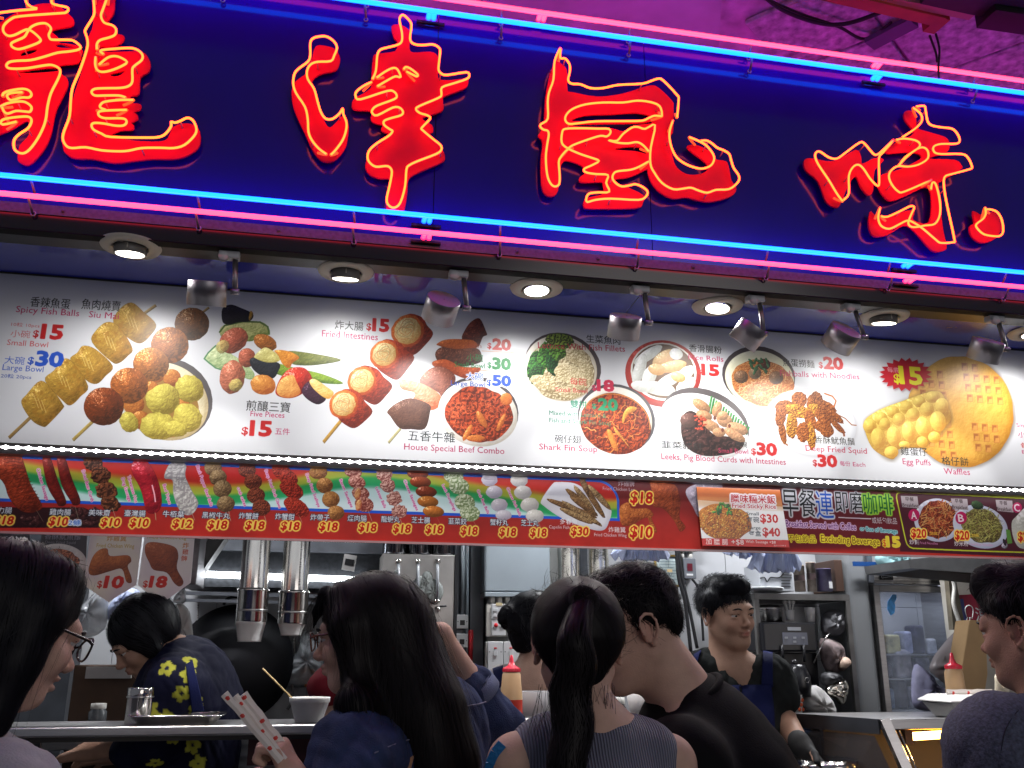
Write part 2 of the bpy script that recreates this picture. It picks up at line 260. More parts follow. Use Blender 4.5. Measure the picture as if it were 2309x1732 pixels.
character('small detached neon drop at the far right of the last character',
 [[[(1640,1085),(1720,1120),(1800,1090),(1850,1200),(1800,1290),(1700,1320),(1630,1270),(1615,1200),(1650,1170)]]],
 [([(1730,1055),(1735,1100),(1715,1140),(1665,1180),(1670,1210),(1720,1255),(1800,1270),(1845,1265),(1865,1230),(1855,1150),(1820,1090),(1770,1070),(1735,1070)],0)], Z4)
# straight border tubes
standm = mat('tube_stand_glass', (.25,.2,.24), .25, spec=.8)
def border(name, label, m, z, joints, r):
    J = [XL] + joints + [XR]
    t = thing(name, label, 'neon tube', ((XL+XR)/2, YT, z), 'straight neon border tubes')
    for a, b in zip(J[:-1], J[1:]):
        a += .008 if a != XL else 0; b -= .008 if b != XR else 0
        P = [(a, YT+.035, z-.002), (a, YT+.012, z), (a+.004, YT+.003, z), (a+.014, YT, z), (b-.014, YT, z), (b-.004, YT+.003, z), (b, YT+.012, z), (b, YT+.035, z-.002)]
        MB().tube(cr(P, False, 2), r, 10).build('glass_tube', m, t)
        for e in (a, b):
            if XL < e < XR: MB().tube([(e-.035, YS-.012, z-.012), (e+.035, YS-.012, z-.012)], .006, 6).build('wire_sleeve', black, t)
        X = math.ceil(a/.42)*.42+.05
        while X < b-.05:
            MB().tube([(X, YT+r*.6, z-r*.5), (X+.006, YS-.018, z-.03)], .0035, 6).tube([(X+.006-.006*math.cos(k), YS-.012, z-.03-.007*math.sin(k)) for k in (0,1,2,3,4,5,6.2)], .0022, 5).build('stand', standm, t); X += .42
jb = [at(965,492,YT).x, at(2056,595,YT).x]; ju = [at(975,25,YT).x, at(1985,165,YT).x]
border('blue_neon_tube', 'cyan blue straight neon tube along the bottom of the sign', neon_blue, 2.703, jb, .0072)
border('pink_neon_tube', 'pink straight neon tube just under the lower blue tube', neon_pink, 2.651, jb, .0072)
border('blue_neon_tube', 'cyan blue straight neon tube along the top of the sign', neon_blue, 3.391, ju, .0080)
border('pink_neon_tube', 'pink straight neon tube on the top edge of the sign', neon_pink, 3.441, [at(1225,28,YT).x, at(1985,130,YT).x], .0080)
border('pink_neon_tube', 'added unseen pink tube along the back of the sign top, lighting the ceiling', neonmat('neon_pink_fill', (1,.04,.75), (.8,.02,.6), 13), ZT+.02, ju, .009)  # added tube out of view behind the sign, turns the ceiling magenta
for o_ in D_.objects['pink_neon_tube.002'].children: o_.location.y += .48
# soffit
sof = struct('soffit', MB().box((XL, YS+.02, ZB+.004), (XR, .02, ZB+.02)), soffm)
# downlights
lampm = mat('downlight_lens', (.9,.9,.9), .4, emit=(1,.93,.80), es=9)
trimm = mat('cream_trim', (.55,.52,.44), .4); innerm = mat('grey_lamp_body', (.16,.15,.14), .4)
dl = [((295,555),12,(8,0)),((780,612),11,(13,0)),((1210,650),9,(-5,0)),((1618,690),11,(-4,8)),((1993,714),11,(11,0)),((2330,750),10,(0,0))]
names = ['tilted downlight above the fish ball text, nearest the left edge','deeply tilted downlight second from the left in the soffit','flat downlight above the lettuce and fish bowl','downlight above the rice rolls text, level in its ring','downlight between the noodles text and the price burst','downlight cut by the right edge of the picture']
for ((px,py),rr,(ax,ay)),nm in zip(dl, names):
    p = at_z(px, py, ZB); t = thing('downlight', 'round white '+nm, 'ceiling light', (p.x, p.y, ZB), 'round downlights in the blue soffit')
    MB().lathe([(.045,.001),(.045,-.005),(.050,-.008),(.078,-.006),(.082,.002)], None, 40, (p.x, p.y, ZB)).build('trim_ring', trimm, t)
    R = Matrix.Rotation(math.radians(ax), 3, 'X') @ Matrix.Rotation(math.radians(ay), 3, 'Y')
    dz = -.014 if ax > 6 else 0
    MB().lathe([(.041,.012),(.0425,-.004+dz),(.0405,-.008+dz),(.037,-.006+dz)], R, 36, (p.x, p.y, ZB-.002), cap0=True).build('lamp_body', innerm, t)
    MB().lathe([(0,-.0082+dz),(.020,-.0085+dz),(.0372,-.0080+dz)], R, 36, (p.x, p.y, ZB-.002)).build('lens', lampm, t)
    MB().tube([(p.x, p.y-.04, ZB-.008), (p.x, p.y-.042, ZB-.022)], .0018, 5).build('catch', trimm, t)
    ld = D_.lights.new('downlight_lamp', 'SPOT'); ld.energy = 15 if px > 400 else 22; ld.color = (1,.97,.93); ld.spot_size = math.radians(166); ld.spot_blend = .8; ld.shadow_soft_size = .03
    lo = D_.objects.new('lamp', ld); C.objects.link(lo); lo.parent = t; lo.location = (0, -.005, -.03); lo.rotation_euler = (math.radians(ax*.6), 0, 0)
# track spots
silver = mat('satin_silver', (.26,.25,.27), .42, 1, noise=.12, nscale=30, stretch=(1,1,.1))
capm = mat('silver_cap', (.34,.32,.36), .5, .7); lightgrey = mat('light_grey_plastic', (.50,.50,.52), .4)
ts = [((520,572),(530,655),(467,662),(20,0),0.052,'upright spotlight hanging over the purple aubergine pieces'),((1035,618),(1052,692),(994,697),(46,14),.049,'tilted spotlight over the beef skewer'),((1443,655),(1462,725),(1408,737),(31,0),.048,'upright spotlight with a thin wire, over the rice rolls plate'),((1703,680),(1722,750),(1687,755),(28,34),.047,'strongly tilted spotlight over the noodle bowl'),((1918,690),(1948,758),(1896,763),(46,20),.050,'tilted spotlight above the squid price'),((2242,718),(2268,785),(2222,790),(33,6),.050,'spotlight over the waffle at the right')]
YK = YS+.035
for (b,e,h,(rx,ry),r,nm) in ts:
    pb = at(b[0], b[1], YK); t = thing('track_spotlight', 'silver '+nm, 'spotlight', tuple(pb), 'silver spotlights along the soffit edge')
    X = pb.x; z0 = ZB-.001
    MB().box((X-.030, YK-.018, z0-.022), (X+.026, YK+.014, z0)).build('adapter', lightgrey, t, bevel=.004)
    MB().lathe([(0,.012),(.013,.012),(.014,.010),(.014,0)], Matrix.Rotation(math.pi/2, 3, 'X'), 14, (X-.016, YK-.016, z0-.022)).build('knob', lightgrey, t)
    pe = at(e[0], e[1], YK); ph = at(h[0], h[1], YK)
    MB().tube([(X+.014, YK, z0-.018), (pe.x, YK, pe.z)], .0075, 10).build('arm', silver, t)
    MB().tube([(pe.x+.012, YK, pe.z-.004), (pe.x-.012, YK, pe.z-.004)], .0085, 10).build('pivot', silver, t)
    R = Matrix.Rotation(math.radians(ry), 3, 'Y') @ Matrix.Rotation(math.radians(rx), 3, 'X'); H = .034
    MB().lathe([(r*.96,-H+.004),(r,-H),(r*1.01,H-.002),(r*.985,H)], R, 40, ph).build('lamp_head', silver, t)
    MB().lathe([(0,H+.0004),(r*.5,H+.0004),(r*.985,H)], R, 40, ph).build('top_cap', capm, t)
    for q in (-.012, 0, .012):
        c = ph + R @ Vector((q, -.004, H)); MB().sphere(c, .0022 if q == 0 else .001, 4, (1,1,.4)).build('vent_hole', black, t)
    MB().lathe([(0,-H+.006),(r*.96,-H+.006)], R, 30, ph).build('lens', mat('spot_lens', (.9,.9,.9), .4, emit=(1,.97,.9), es=6), t)
    ld = D_.lights.new('spot_lamp', 'SPOT'); ld.energy = 8; ld.color = (1,.98,.93); ld.spot_size = math.radians(75); ld.spot_blend = .45; ld.shadow_soft_size = .02
    lo = D_.objects.new('lamp', ld); C.objects.link(lo); lo.parent = t; lo.location = ph - Vector(pb) + R @ Vector((0,0,-H+.001))
    lo.rotation_euler = (R @ Vector((0,0,-1))).to_track_quat('-Z', 'Y').to_euler()
p = at(1440,670,YK); q = at(1412,705,YK); tag(MB().tube([p, q], .0012, 5).build('thin_wire', black), 'thin black wire running down to the third spotlight', 'wire')
# ------------------------------------------------------------ flat prints: painted as pixels, used as the printed sheet's texture
def blur(a, r):
    r = int(max(1, r)); 
    for ax in (0, 1):
        for _ in range(2):
            p = np.pad(a, [(r+1, r) if k == ax else (0, 0) for k in (0, 1)], mode='constant'); c = np.cumsum(p, axis=ax)
            n = a.shape[ax]; k = 2*r+1
            a = (np.take(c, range(k, k+n), axis=ax) - np.take(c, range(0, n), axis=ax))/k
    return a
def vnoise(h, w, s, seed=0, octv=3):
    g = np.random.default_rng(seed); out = np.zeros((h, w)); amp = 1; tot = 0
    for o in range(octv):
        c = max(1.5, s/(2**o)); gh, gw = int(h/c)+3, int(w/c)+3; G = g.random((gh, gw)); y = np.arange(h)/c; x = np.arange(w)/c
        yi, xi = y.astype(int), x.astype(int); fy, fx = (y-yi)[:, None], (x-xi)[None]; fy = fy*fy*(3-2*fy); fx = fx*fx*(3-2*fx)
        v = (G[np.ix_(yi, xi)]*(1-fy) + G[np.ix_(yi+1, xi)]*fy)*(1-fx) + (G[np.ix_(yi, xi+1)]*(1-fy) + G[np.ix_(yi+1, xi+1)]*fy)*fx
        out += v*amp; tot += amp; amp *= .55
    return out/tot
_glyph = {}
def text_mesh(s, bold=0.0):
    k = (s, bold)
    if k not in _glyph:
        cu = D_.curves.new('t', 'FONT'); cu.body = s; cu.resolution_u = 2; cu.offset = bold
        if s.isdigit(): cu.space_character = .96; cu.offset = bold*.7
        o = D_.objects.new('t', cu); me = o.to_mesh(); me.calc_loop_triangles()
        v = np.empty(len(me.vertices)*3); me.vertices.foreach_get('co', v); t = np.empty(len(me.loop_triangles)*3, int); me.loop_triangles.foreach_get('vertices', t)
        _glyph[k] = (v.reshape(-1, 3)[:, :2].copy(), t.reshape(-1, 3).copy()); o.to_mesh_clear(); D_.objects.remove(o); D_.curves.remove(cu)
    return _glyph[k]
class Canvas:
    def __init__(s, x0, x1, z0, z1, Y, res, bgc):
        s.x0, s.z1, s.Y, s.k = x0, z1, Y, res; s.x1, s.z0 = x1, z0
        s.w, s.h = int((x1-x0)*res), int((z1-z0)*res); s.a = np.ones((s.h, s.w, 3))*np.array(bgc)/255.; s.seed = 1
    def c(s, pts):
        o = []
        for x, y in pts: p = at(x, y, s.Y); o.append(((p.x-s.x0)*s.k, (s.z1-p.z)*s.k))
        return np.array(o)
    def mask(s, P, aa=True):
        x0, y0 = np.floor(P.min(0)).astype(int)-3; x1, y1 = np.ceil(P.max(0)).astype(int)+4
        x0, y0, x1, y1 = max(0, x0), max(0, y0), min(s.w, x1), min(s.h, y1)
        if x1 <= x0 or y1 <= y0: return None
        h, w = y1-y0, x1-x0; M = np.zeros((h*2, w*2)); X = (np.arange(w*2)+.5)/2+x0
        ax, ay = P[:, 0], P[:, 1]; bx, by = np.roll(ax, -1), np.roll(ay, -1)
        for j in range(h*2):
            y = (j+.5)/2+y0; k = (ay > y) != (by > y)
            if k.any():
                xs = np.sort(ax[k] + (y-ay[k])/(by[k]-ay[k])*(bx[k]-ax[k]))
                for q in range(0, len(xs)-1, 2):
                    i0, i1 = np.searchsorted(X, xs[q]), np.searchsorted(X, xs[q+1]); M[j, i0:i1] = 1
        return M.reshape(h, 2, w, 2).mean((1, 3)), (x0, y0, x1, y1)
    def put(s, M, bb, col, al=1):
        x0, y0, x1, y1 = bb; A = s.a[y0:y1, x0:x1]; m = (M*al)[..., None]; s.a[y0:y1, x0:x1] = A*(1-m) + np.asarray(col)*m
    def poly(s, pts, col, al=1, smooth=False, soft=0):
        P = s.c(cr2(pts) if smooth else pts); r = s.mask(P)
        if r is None: return
        M, bb = r; M = blur(M, soft) if soft else M; s.put(M, bb, np.array(col)/255., al)
    def line(s, pts, w, col):
        P = s.c(pts)
        for a, b in zip(P[:-1], P[1:]):
            d = b-a; L = np.hypot(*d)+1e-9; n = np.array([-d[1], d[0]])/L*w/2; e = d/L*w*.25
            r = s.mask(np.array([a+n-e, b+n+e, b-n+e, a-n-e]))
            if r: s.put(*r, np.array(col)/255.)
    def food(s, pts, col, dark=None, ns=8, amp=.25, puff=.3, gloss=.5, smooth=True, k=2.0, spot=None, al=1, lobes=0):
        P = s.c(cr2(pts) if smooth else pts); r = s.mask(P)
        if r is None: return
        M, bb = r; x0, y0, x1, y1 = bb; h, w = M.shape; s.seed += 1
        R = max(2, int(min(h, w)*puff*.5)); H = blur(M, R)*M*R + vnoise(h, w, ns, s.seed, 4)*amp*ns*1.25*M
        if lobes: H += np.abs(vnoise(h, w, lobes, s.seed+9, 2)-.5)*lobes*2.2*M
        gy, gx = np.gradient(H); nz = 1/np.sqrt(1+(gx*k)**2+(gy*k)**2); nx, ny = -gx*k*nz, -gy*k*nz
        sh = np.clip(-.45*nx*-1*-1 - .55*ny*-1*-1 + .7*nz, 0, 1.2)
        n = vnoise(h, w, ns*1.5, s.seed+500); cc = np.array(col)/255.; dk = np.array(dark)/255. if dark is not None else cc*.45
        t = np.clip(sh*1.05 + (n-.5)*amp*2.2, 0, 1.15)[..., None]; out = dk*(1-t) + cc*t
        if spot: q = np.clip((vnoise(h, w, ns*2.2, s.seed+77)-.52)*6, 0, 1)[..., None]; out = out*(1-q*.8) + np.array(spot)/255.*q*.8
        hl = np.clip(-.4*nx - .5*ny + .77*nz, 0, 1)**26*gloss*.6*np.clip(vnoise(h, w, max(2, ns*.6), s.seed+31)*3-1.1, 0, 1)
        out = out + hl[..., None]*.9
        s.put(M, bb, np.clip(out, 0, 1), al)
    def ell(s, cx, cy, rx, ry, rot=0, n=28): return ell(cx, cy, rx, ry, rot, n)
    def text(s, st, x0, y0, x1, h, col, bold=0., outl=None, ow=0, y1=None, shear=0, al=1, outl2=None, ow2=0):
        V, T = text_mesh(st, bold)
        if len(V) == 0: return
        A = s.c([(x0, y0)])[0]; B = s.c([(x1, y1 if y1 is not None else y0)])[0]
        Hh = np.linalg.norm(s.c([(x0, y0-h)])[0]-A) if not (y1 is not None and abs(y1-y0) > abs(x1-x0)) else h*s.k*2.8/F*1.04
        d = B-A
        if y1 is None: d = np.array([d[0], 0.])
        L = np.hypot(*d); ux = d/L; uy = np.array([ux[1], -ux[0]])
        mn, mx = V.min(0), V.max(0); cap = .73 if st.isascii() else mx[1]-0*mn[1]
        y0_ = 0 if st.isascii() else mn[1]; cap = .70 if st.isascii() else mx[1]-mn[1]
        sx = L/(mx[0]-mn[0]); sy = Hh/cap
        U = (V[:, 0]-mn[0])*sx; Wv = (V[:, 1]-y0_)*sy; U = U + shear*Wv
        P = A + U[:, None]*ux + Wv[:, None]*uy; pad = int(ow+ow2)+4
        bx0, by0 = np.floor(P.min(0)).astype(int)-pad; bx1, by1 = np.ceil(P.max(0)).astype(int)+pad
        if bx1 <= 0 or by1 <= 0 or bx0 >= s.w or by0 >= s.h: return
        w, hh = bx1-bx0, by1-by0; S = 2; M = np.zeros((hh*S, w*S), bool); Q = (P-(bx0, by0))*S
        for t in Q[T]:
            a0, b0 = t.min(0).astype(int); a1, b1 = t.max(0).astype(int)+2
            X, Y = np.meshgrid(np.arange(a0, a1)+.5, np.arange(b0, b1)+.5); (ax, ay), (bx, by), (cx, cy) = t
            e0 = (bx-ax)*(Y-ay)-(by-ay)*(X-ax); e1 = (cx-bx)*(Y-by)-(cy-by)*(X-bx); e2 = (ax-cx)*(Y-cy)-(ay-cy)*(X-cx)
            k = ((e0 >= -.3) & (e1 >= -.3) & (e2 >= -.3)) | ((e0 <= .3) & (e1 <= .3) & (e2 <= .3)); M[b0:a1*0+b1, a0:a1] |= k[:M[b0:b1, a0:a1].shape[0], :M[b0:b1, a0:a1].shape[1]]
        G = M.reshape(hh, S, w, S).mean((1, 3))
        if st.isdigit() and bold > .025: G = np.clip(blur(G, 1)*3.2, 0, 1)
        cx0, cy0, cx1, cy1 = max(0, bx0), max(0, by0), min(s.w, bx1), min(s.h, by1)
        sl = (slice(cy0-by0, cy1-by0), slice(cx0-bx0, cx1-bx0)); bb = (cx0, cy0, cx1, cy1)
        if outl is not None:
            if outl2 is not None: s.put(np.clip(blur(G, ow+ow2)*((ow+ow2)*2.6), 0, 1)[sl], bb, np.array(outl2)/255., al)
            s.put(np.clip(blur(G, ow)*(ow*2.8+1.5), 0, 1)[sl], bb, np.array(outl)/255., al)
        s.put(G[sl], bb, np.array(col)/255., al)
    def image(s, name):
        im = D_.images.new(name, s.w, s.h); im.colorspace_settings.name = 'sRGB'
        px = np.ones((s.h, s.w, 4), np.float32); px[..., :3] = np.clip(s.a, 0, 1)[::-1]; im.pixels.foreach_set(px.ravel()); im.pack(); return im
    def material(s, name, rough=.3, spec=.5, coat=0, alb=.80):
        im = s.image(name); m = D_.materials.new(name); m.use_nodes = True; nt = m.node_tree; b = nt.nodes['Principled BSDF']; L = nt.links.new
        ti = nt.nodes.new('ShaderNodeTexImage'); ti.image = im; ti.extension = 'EXTEND'; uv = nt.nodes.new('ShaderNodeUVMap'); L(uv.outputs[0], ti.inputs[0])
        mx = nt.nodes.new('ShaderNodeMix'); mx.data_type = 'RGBA'; mx.blend_type = 'MULTIPLY'; mx.inputs[0].default_value = 1; mx.inputs[7].default_value = (alb,alb,alb,1)
        L(ti.outputs[0], mx.inputs[6]); L(mx.outputs[2], b.inputs['Base Color'])
        b.inputs['Roughness'].default_value = rough; b.inputs['Specular IOR Level'].default_value = spec; b.inputs['Coat Weight'].default_value = coat; b.inputs['Coat Roughness'].default_value = .12
        return m
    def sheet(s, name, m, parent, th=.003, mat2=None, Y=None):
        Y = s.Y if Y is None else Y
        o = MB().box((s.x0, Y, s.z0), (s.x1, Y+th, s.z1)).build(name, m, parent); uvl = o.data.uv_layers.new()
        for lp in o.data.loops:
            v = o.data.vertices[lp.vertex_index].co; uvl.data[lp.index].uv = ((v.x-s.x0)/(s.x1-s.x0), (v.z-s.z0)/(s.z1-s.z0))
        return o
def cr2(pts, sub=4):
    return [(p.x, p.y) for p in cr([(x, y, 0) for x, y in pts], True, sub)]
def ell(cx, cy, rx, ry, rot=0, n=28, wob=0, seed=0):
    g = random.Random(seed); c, s_ = math.cos(math.radians(rot)), math.sin(math.radians(rot)); o = []
    for i in range(n):
        t = 2*math.pi*i/n; q = 1+wob*(g.random()-.5); o.append((cx+rx*q*math.cos(t)*c-ry*q*math.sin(t)*s_, cy+rx*q*math.cos(t)*s_+ry*q*math.sin(t)*c))
    return o
RED, GRN, BLU, PNK, BLK = (190,28,30), (20,120,60), (35,80,190), (185,40,90), (38,38,38)
K = Canvas(-1.35, 2.95, 2.070, 2.5775, 0, 1150, (214,216,222))
V = K
def B(o):   # converter to photo pixels for one zoomed view
    f = lambda *p: zz(p, *o); f.o = o; return f
def tx(o, st, x0, x1, yb, h, col, b=0., y1=None, **k):
    ox, oy, s = o; V.text(st, ox+x0/s, oy+yb/s, ox+x1/s, h/s, col, b, y1=None if y1 is None else oy+y1/s, **k)
def E_(o, cx, cy, rx, ry, rot=0, wob=0, n=28): V.seed += 1; return ell(o[0]+cx/o[2], o[1]+cy/o[2], rx/o[2], ry/o[2], rot, n, wob, V.seed)
def price(o, x0, xm, x1, y, hs, hb, col, **k):
    tx(o, '$', x0, xm, y, hs, col, .02, **k)
    return k
BD = .038
# --- fish balls and tofu
o = (0,620,3.95); f = B(o)
stick = lambda o, a, b, w, c=(196,160,96): V.food(zz([(a[0]-w*.3,a[1]-w*.4),(a[0]+w*.3,a[1]+w*.4),(b[0]+w*.3,b[1]+w*.4),(b[0]-w*.3,b[1]-w*.4)], *o), c, ns=3, amp=.15, smooth=False, gloss=.2)
stick(o, (80,1450), (290,1250), 30, (176,140,80)); stick(o, (1290,340), (1390,270), 26)
TF = [[(1170,245),(1280,330),(1390,440),(1340,540),(1250,610),(1140,560),(1010,430),(1060,310)],[(950,420),(1060,460),(1180,650),(1140,720),(1060,785),(990,770),(820,600),(850,500)],[(740,630),(850,660),(1005,810),(940,900),(860,970),(760,930),(625,760),(690,690)],[(570,745),(660,790),(785,990),(720,1080),(630,1160),(560,1120),(400,940),(480,850)],[(365,940),(480,1040),(560,1150),(560,1190),(430,1330),(380,1350),(280,1290),(190,1140),(240,1060)]]
for t in TF:
    V.food(f(*t), (196,154,62), (112,80,22), ns=7, amp=.22, puff=.35, gloss=.7, spot=(160,112,34))
    cx, cy = sum(p[0] for p in t)/len(t), sum(p[1] for p in t)/len(t)
    V.food(E_(o, cx+60, cy+50, 90, 40, -52, .2), (176,130,48), (120,84,26), ns=5, al=.55, gloss=.6)
    for j in (-1, 0, 1): V.line(f((cx-50+j*34, cy-70+j*22), (cx-10+j*34, cy+40+j*22)), 1.4, (226,200,130))
V.poly(E_(o, 1500,1105,400,362,24), (86,82,84)); V.food(E_(o, 1470,1125,395,338,24), (232,226,200), (170,150,110), ns=14, amp=.1, gloss=.2, puff=.12)
V.poly(E_(o, 1445,1160,335,280,24), (150,110,50))
for (x,y,r) in ((1530,915,80),(1350,1000,60),(1190,1150,95),(1250,1290,85),(1400,900,60),(1620,1180,80)): V.food(E_(o, x,y,r,r*.95,0,.04), (198,124,52), (120,60,20), ns=5, gloss=.7)
for (x,y,a,b,r) in ((1690,1010,130,120,20),(1450,1110,150,140,-20),(1670,1270,135,125,30),(1410,1345,165,120,5),(1150,1310,80,95,-30),(1560,1370,110,70,15)):
    V.food(E_(o, x,y,a,b,r,.12), (206,192,84), (122,104,34), ns=8, amp=.25, puff=.4, gloss=.25, lobes=0)
stick(o, (650,1470), (840,1290), 30, (206,176,90)); stick(o, (1810,330), (1862,290), 20)
for (x,y,r,c) in ((1710,437,154,(128,74,28)),(1513,625,168,(186,104,36)),(1345,795,160,(190,112,36)),(1150,985,168,(180,98,34)),(925,1170,178,(138,62,22))):
    V.food(E_(o, x,y,r,r*.95,0,.03,40), c, tuple(v*.42 for v in c), ns=5, amp=.28, puff=.55, gloss=1.2, spot=tuple(v*.7 for v in c))
tx(o,'香辣魚蛋',265,622,282,92,BLK); tx(o,'魚肉燒賣',722,1072,302,92,BLK); tx(o,'Spicy Fish Balls',140,708,330,56,PNK); tx(o,'Siu Mai',790,1058,376,56,PNK)
tx(o,'10粒 10pcs',98,352,460,40,(205,90,95)); tx(o,'小碗',90,265,552,66,(205,110,115)); tx(o,'$',290,342,552,62,RED,.02); tx(o,'15',360,555,560,122,RED,BD); tx(o,'Small Bowl',60,428,622,50,(205,90,95))
tx(o,'大碗',35,215,790,70,(70,100,200)); tx(o,'$',243,300,790,62,BLU,.02); tx(o,'30',312,560,802,126,BLU,BD); tx(o,'Large Bowl',20,388,845,52,(70,95,190)); tx(o,'20粒 20pcs',5,278,920,44,(60,80,170))
# --- stuffed three
o = (440,660,4.367); f = B(o)
def fd(pts, c, d=None, **k): V.food(zz(pts, *o), c, d, **k)
fd([(240,380),(300,310),(480,280),(640,285),(715,330),(730,410),(600,450),(540,480),(300,460)], (196,196,132), (96,110,50), ns=9, gloss=.3)
V.line(f((240,390),(290,325),(470,285),(640,290),(715,335),(730,410)), 6, (78,104,48))
fd([(350,118),(450,150),(570,210),(540,280),(430,290),(330,315),(270,285),(268,160)], (34,28,44), (12,10,18), gloss=.4, ns=5)
fd([(545,180),(572,210),(540,275),(528,250)], (200,150,60), ns=4)
fd([(205,520),(130,590),(90,650),(200,740),(400,800),(540,855),(585,800),(500,700),(350,600)], (214,226,176), (120,150,96), ns=9, gloss=.3); V.line(f((205,520),(130,590),(90,650),(200,740),(400,805)), 5, (90,140,100))
for x,y,a,b,r,c in ((380,470,150,115,-35,(206,106,80)),(510,640,85,95,0,(206,110,82)),(365,830,125,165,10,(210,120,90)),(690,490,120,75,25,(200,120,52))): fd_ = V.food(E_(o,x,y,a,b,r,.06), c, tuple(v*.5 for v in c), ns=8, gloss=.8, puff=.5)
V.food(E_(o,270,530,60,70,40,.1), (226,206,120), ns=6, al=.8); V.food(E_(o,400,910,70,60,-30,.1), (230,216,120), ns=6, al=.8)
fd([(900,580),(1100,590),(1440,660),(1200,712),(1000,712),(940,680)], (118,124,58), (70,80,34), ns=9, gloss=.2)
fd([(800,700),(1000,745),(1250,800),(1460,890),(1300,895),(1100,860),(800,800)], (138,170,50), (72,100,34), ns=9, gloss=.4)
fd([(560,640),(820,690),(815,780),(760,845),(640,810),(555,730)], (46,50,58), (20,22,28), ns=6, gloss=.3)
fd([(585,620),(680,540),(760,570),(835,640),(810,680),(700,685),(600,650)], (232,226,150), (170,156,80), ns=7)
fd([(780,570),(860,565),(960,590),(1025,640),(960,690),(925,745),(860,700),(820,620)], (226,150,56), (160,86,20), ns=7, gloss=.6)
V.food(E_(o,670,905,125,98,10,.05), (222,150,70), (160,84,34), ns=7, gloss=.6, puff=.5)
fd([(790,980),(830,860),(900,770),(980,735),(1080,745),(1145,820),(1140,900),(1060,990),(960,1035),(850,1030)], (206,52,34), (120,20,14), ns=7, gloss=1.4, puff=.5)
fd([(800,960),(850,850),(960,810),(1000,880),(1040,980),(960,1030),(850,1025)], (234,180,100), (190,110,50), ns=7, gloss=.5)
fd([(1060,930),(1130,870),(1200,960),(1290,1040),(1215,1100),(1120,1060),(1055,990)], (70,34,58), (34,14,30), ns=6, gloss=.7)
fd([(1125,870),(1180,850),(1300,930),(1365,985),(1320,1045),(1250,1020),(1160,940)], (240,214,140), (206,150,60), ns=6)
tx(o,'炸大腸',1375,1655,358,88,(70,70,72)); tx(o,'$',1685,1735,365,66,RED,.02); tx(o,'15',1745,1908,372,118,RED,BD); tx(o,'Fried Intestines',1248,1800,432,66,PNK)
tx(o,'煎釀三寶',500,935,1160,104,BLK); tx(o,'Five Pieces',543,880,1215,54,PNK); tx(o,'$',455,520,1395,76,RED,.02); tx(o,'15',535,750,1400,142,RED,BD); tx(o,'五件',785,930,1395,66,PNK)
# --- intestines and beef combo
o = (720,680,4.366); f = B(o)
stick(o, (40,1385), (215,1170), 34, (206,158,70)); stick(o, (680,1390), (800,1250), 26, (206,196,140))
ROLL_ = [((920,290,170),(1120,320),(930,525),(750,400)),((690,520,150),(935,550),(770,770),(560,640)),((470,780,150),(720,830),(560,1015),(370,900)),((290,1010,150),(525,1080),(350,1245),(180,1140))]
for (cx,cy,r),A_,B_,C_ in ROLL_:
    fd([(cx-60,cy-r*.95),(cx+90,cy-r*.8),((cx+A_[0])/2+40,(cy+A_[1])/2-r*.42),A_,((A_[0]+B_[0])/2+10,(A_[1]+B_[1])/2+14),B_,((B_[0]+C_[0])/2,(B_[1]+C_[1])/2+25),C_,(cx-r*.9,cy+20)], (176,60,32), (88,22,14), ns=8, gloss=.7, puff=.45, amp=.3)
    x = cx-50; V.food(E_(o,x,cy,r*.98,r*.9,-40,.05), (222,116,48), (150,60,24), ns=5, gloss=.5); V.food(E_(o,x,cy,r*.80,r*.74,-40,.06), (228,206,150), (170,130,70), ns=5)
    for j in range(5):
        P = [(x+r*(.62-.11*j)*math.cos(t+j)*(1+.22*math.sin(3*t+j*2)), cy+r*(.56-.10*j)*math.sin(t+j)*(1+.22*math.sin(3*t+j*2))) for t in np.linspace(0, 5.3, 16)]; V.line(zz(P, *o), 1.6, (150,138,100) if j % 2 else (196,120,70))
fd([(1580,168),(1640,290),(1650,330),(1610,350),(1570,440),(1520,430),(1405,370),(1440,270),(1500,195)], (118,44,28), (60,16,12), ns=9, amp=.4, gloss=.4)
fd([(1155,420),(1240,375),(1400,370),(1520,385),(1560,440),(1480,480),(1300,480),(1190,440)], (190,92,30), (120,50,16), ns=5)
fd([(1140,520),(1200,450),(1350,470),(1550,460),(1600,540),(1580,600),(1400,640),(1200,610)], (104,52,36), (46,24,18), ns=7, amp=.35)
fd([(1120,590),(1250,570),(1400,640),(1580,650),(1560,700),(1450,760),(1250,680),(1130,640)], (190,84,36), (120,44,20), ns=8, gloss=.4)
fd([(1060,680),(1200,640),(1330,720),(1330,820),(1270,1000),(1220,1035),(1180,900),(990,800)], (150,84,66), (90,44,34), ns=6, amp=.3)
fd([(795,770),(960,790),(1100,850),(1195,930),(1180,1030),(1100,1070),(1000,1030),(920,980),(940,900),(810,860)], (220,150,116), (180,84,50), ns=8, gloss=.4)
fd([(670,1080),(760,1000),(900,950),(1080,1010),(1090,1090),(1040,1250),(900,1255),(790,1245),(700,1130)], (104,66,52), (58,34,28), ns=5, amp=.2)
V.poly(E_(o,1570,1075,395,330,14), (70,66,72)); V.food(E_(o,1560,1100,395,322,14), (226,224,220), (176,170,160), ns=14, amp=.08, puff=.1, gloss=.2)
V.food(E_(o,1570,1110,335,268,14,.06), (186,70,30), (92,28,12), ns=9, amp=.35, gloss=.7, lobes=18, puff=.15)
g = random.Random(3)
for i in range(46):
    a, q = g.random()*6.28, g.random()**.5; x, y = 1555+q*290*math.cos(a), 1110+q*215*math.sin(a)+20; V.line(E_(o,x,y,34,26,g.random()*90,.2,7), 1.2, (220,112,64))
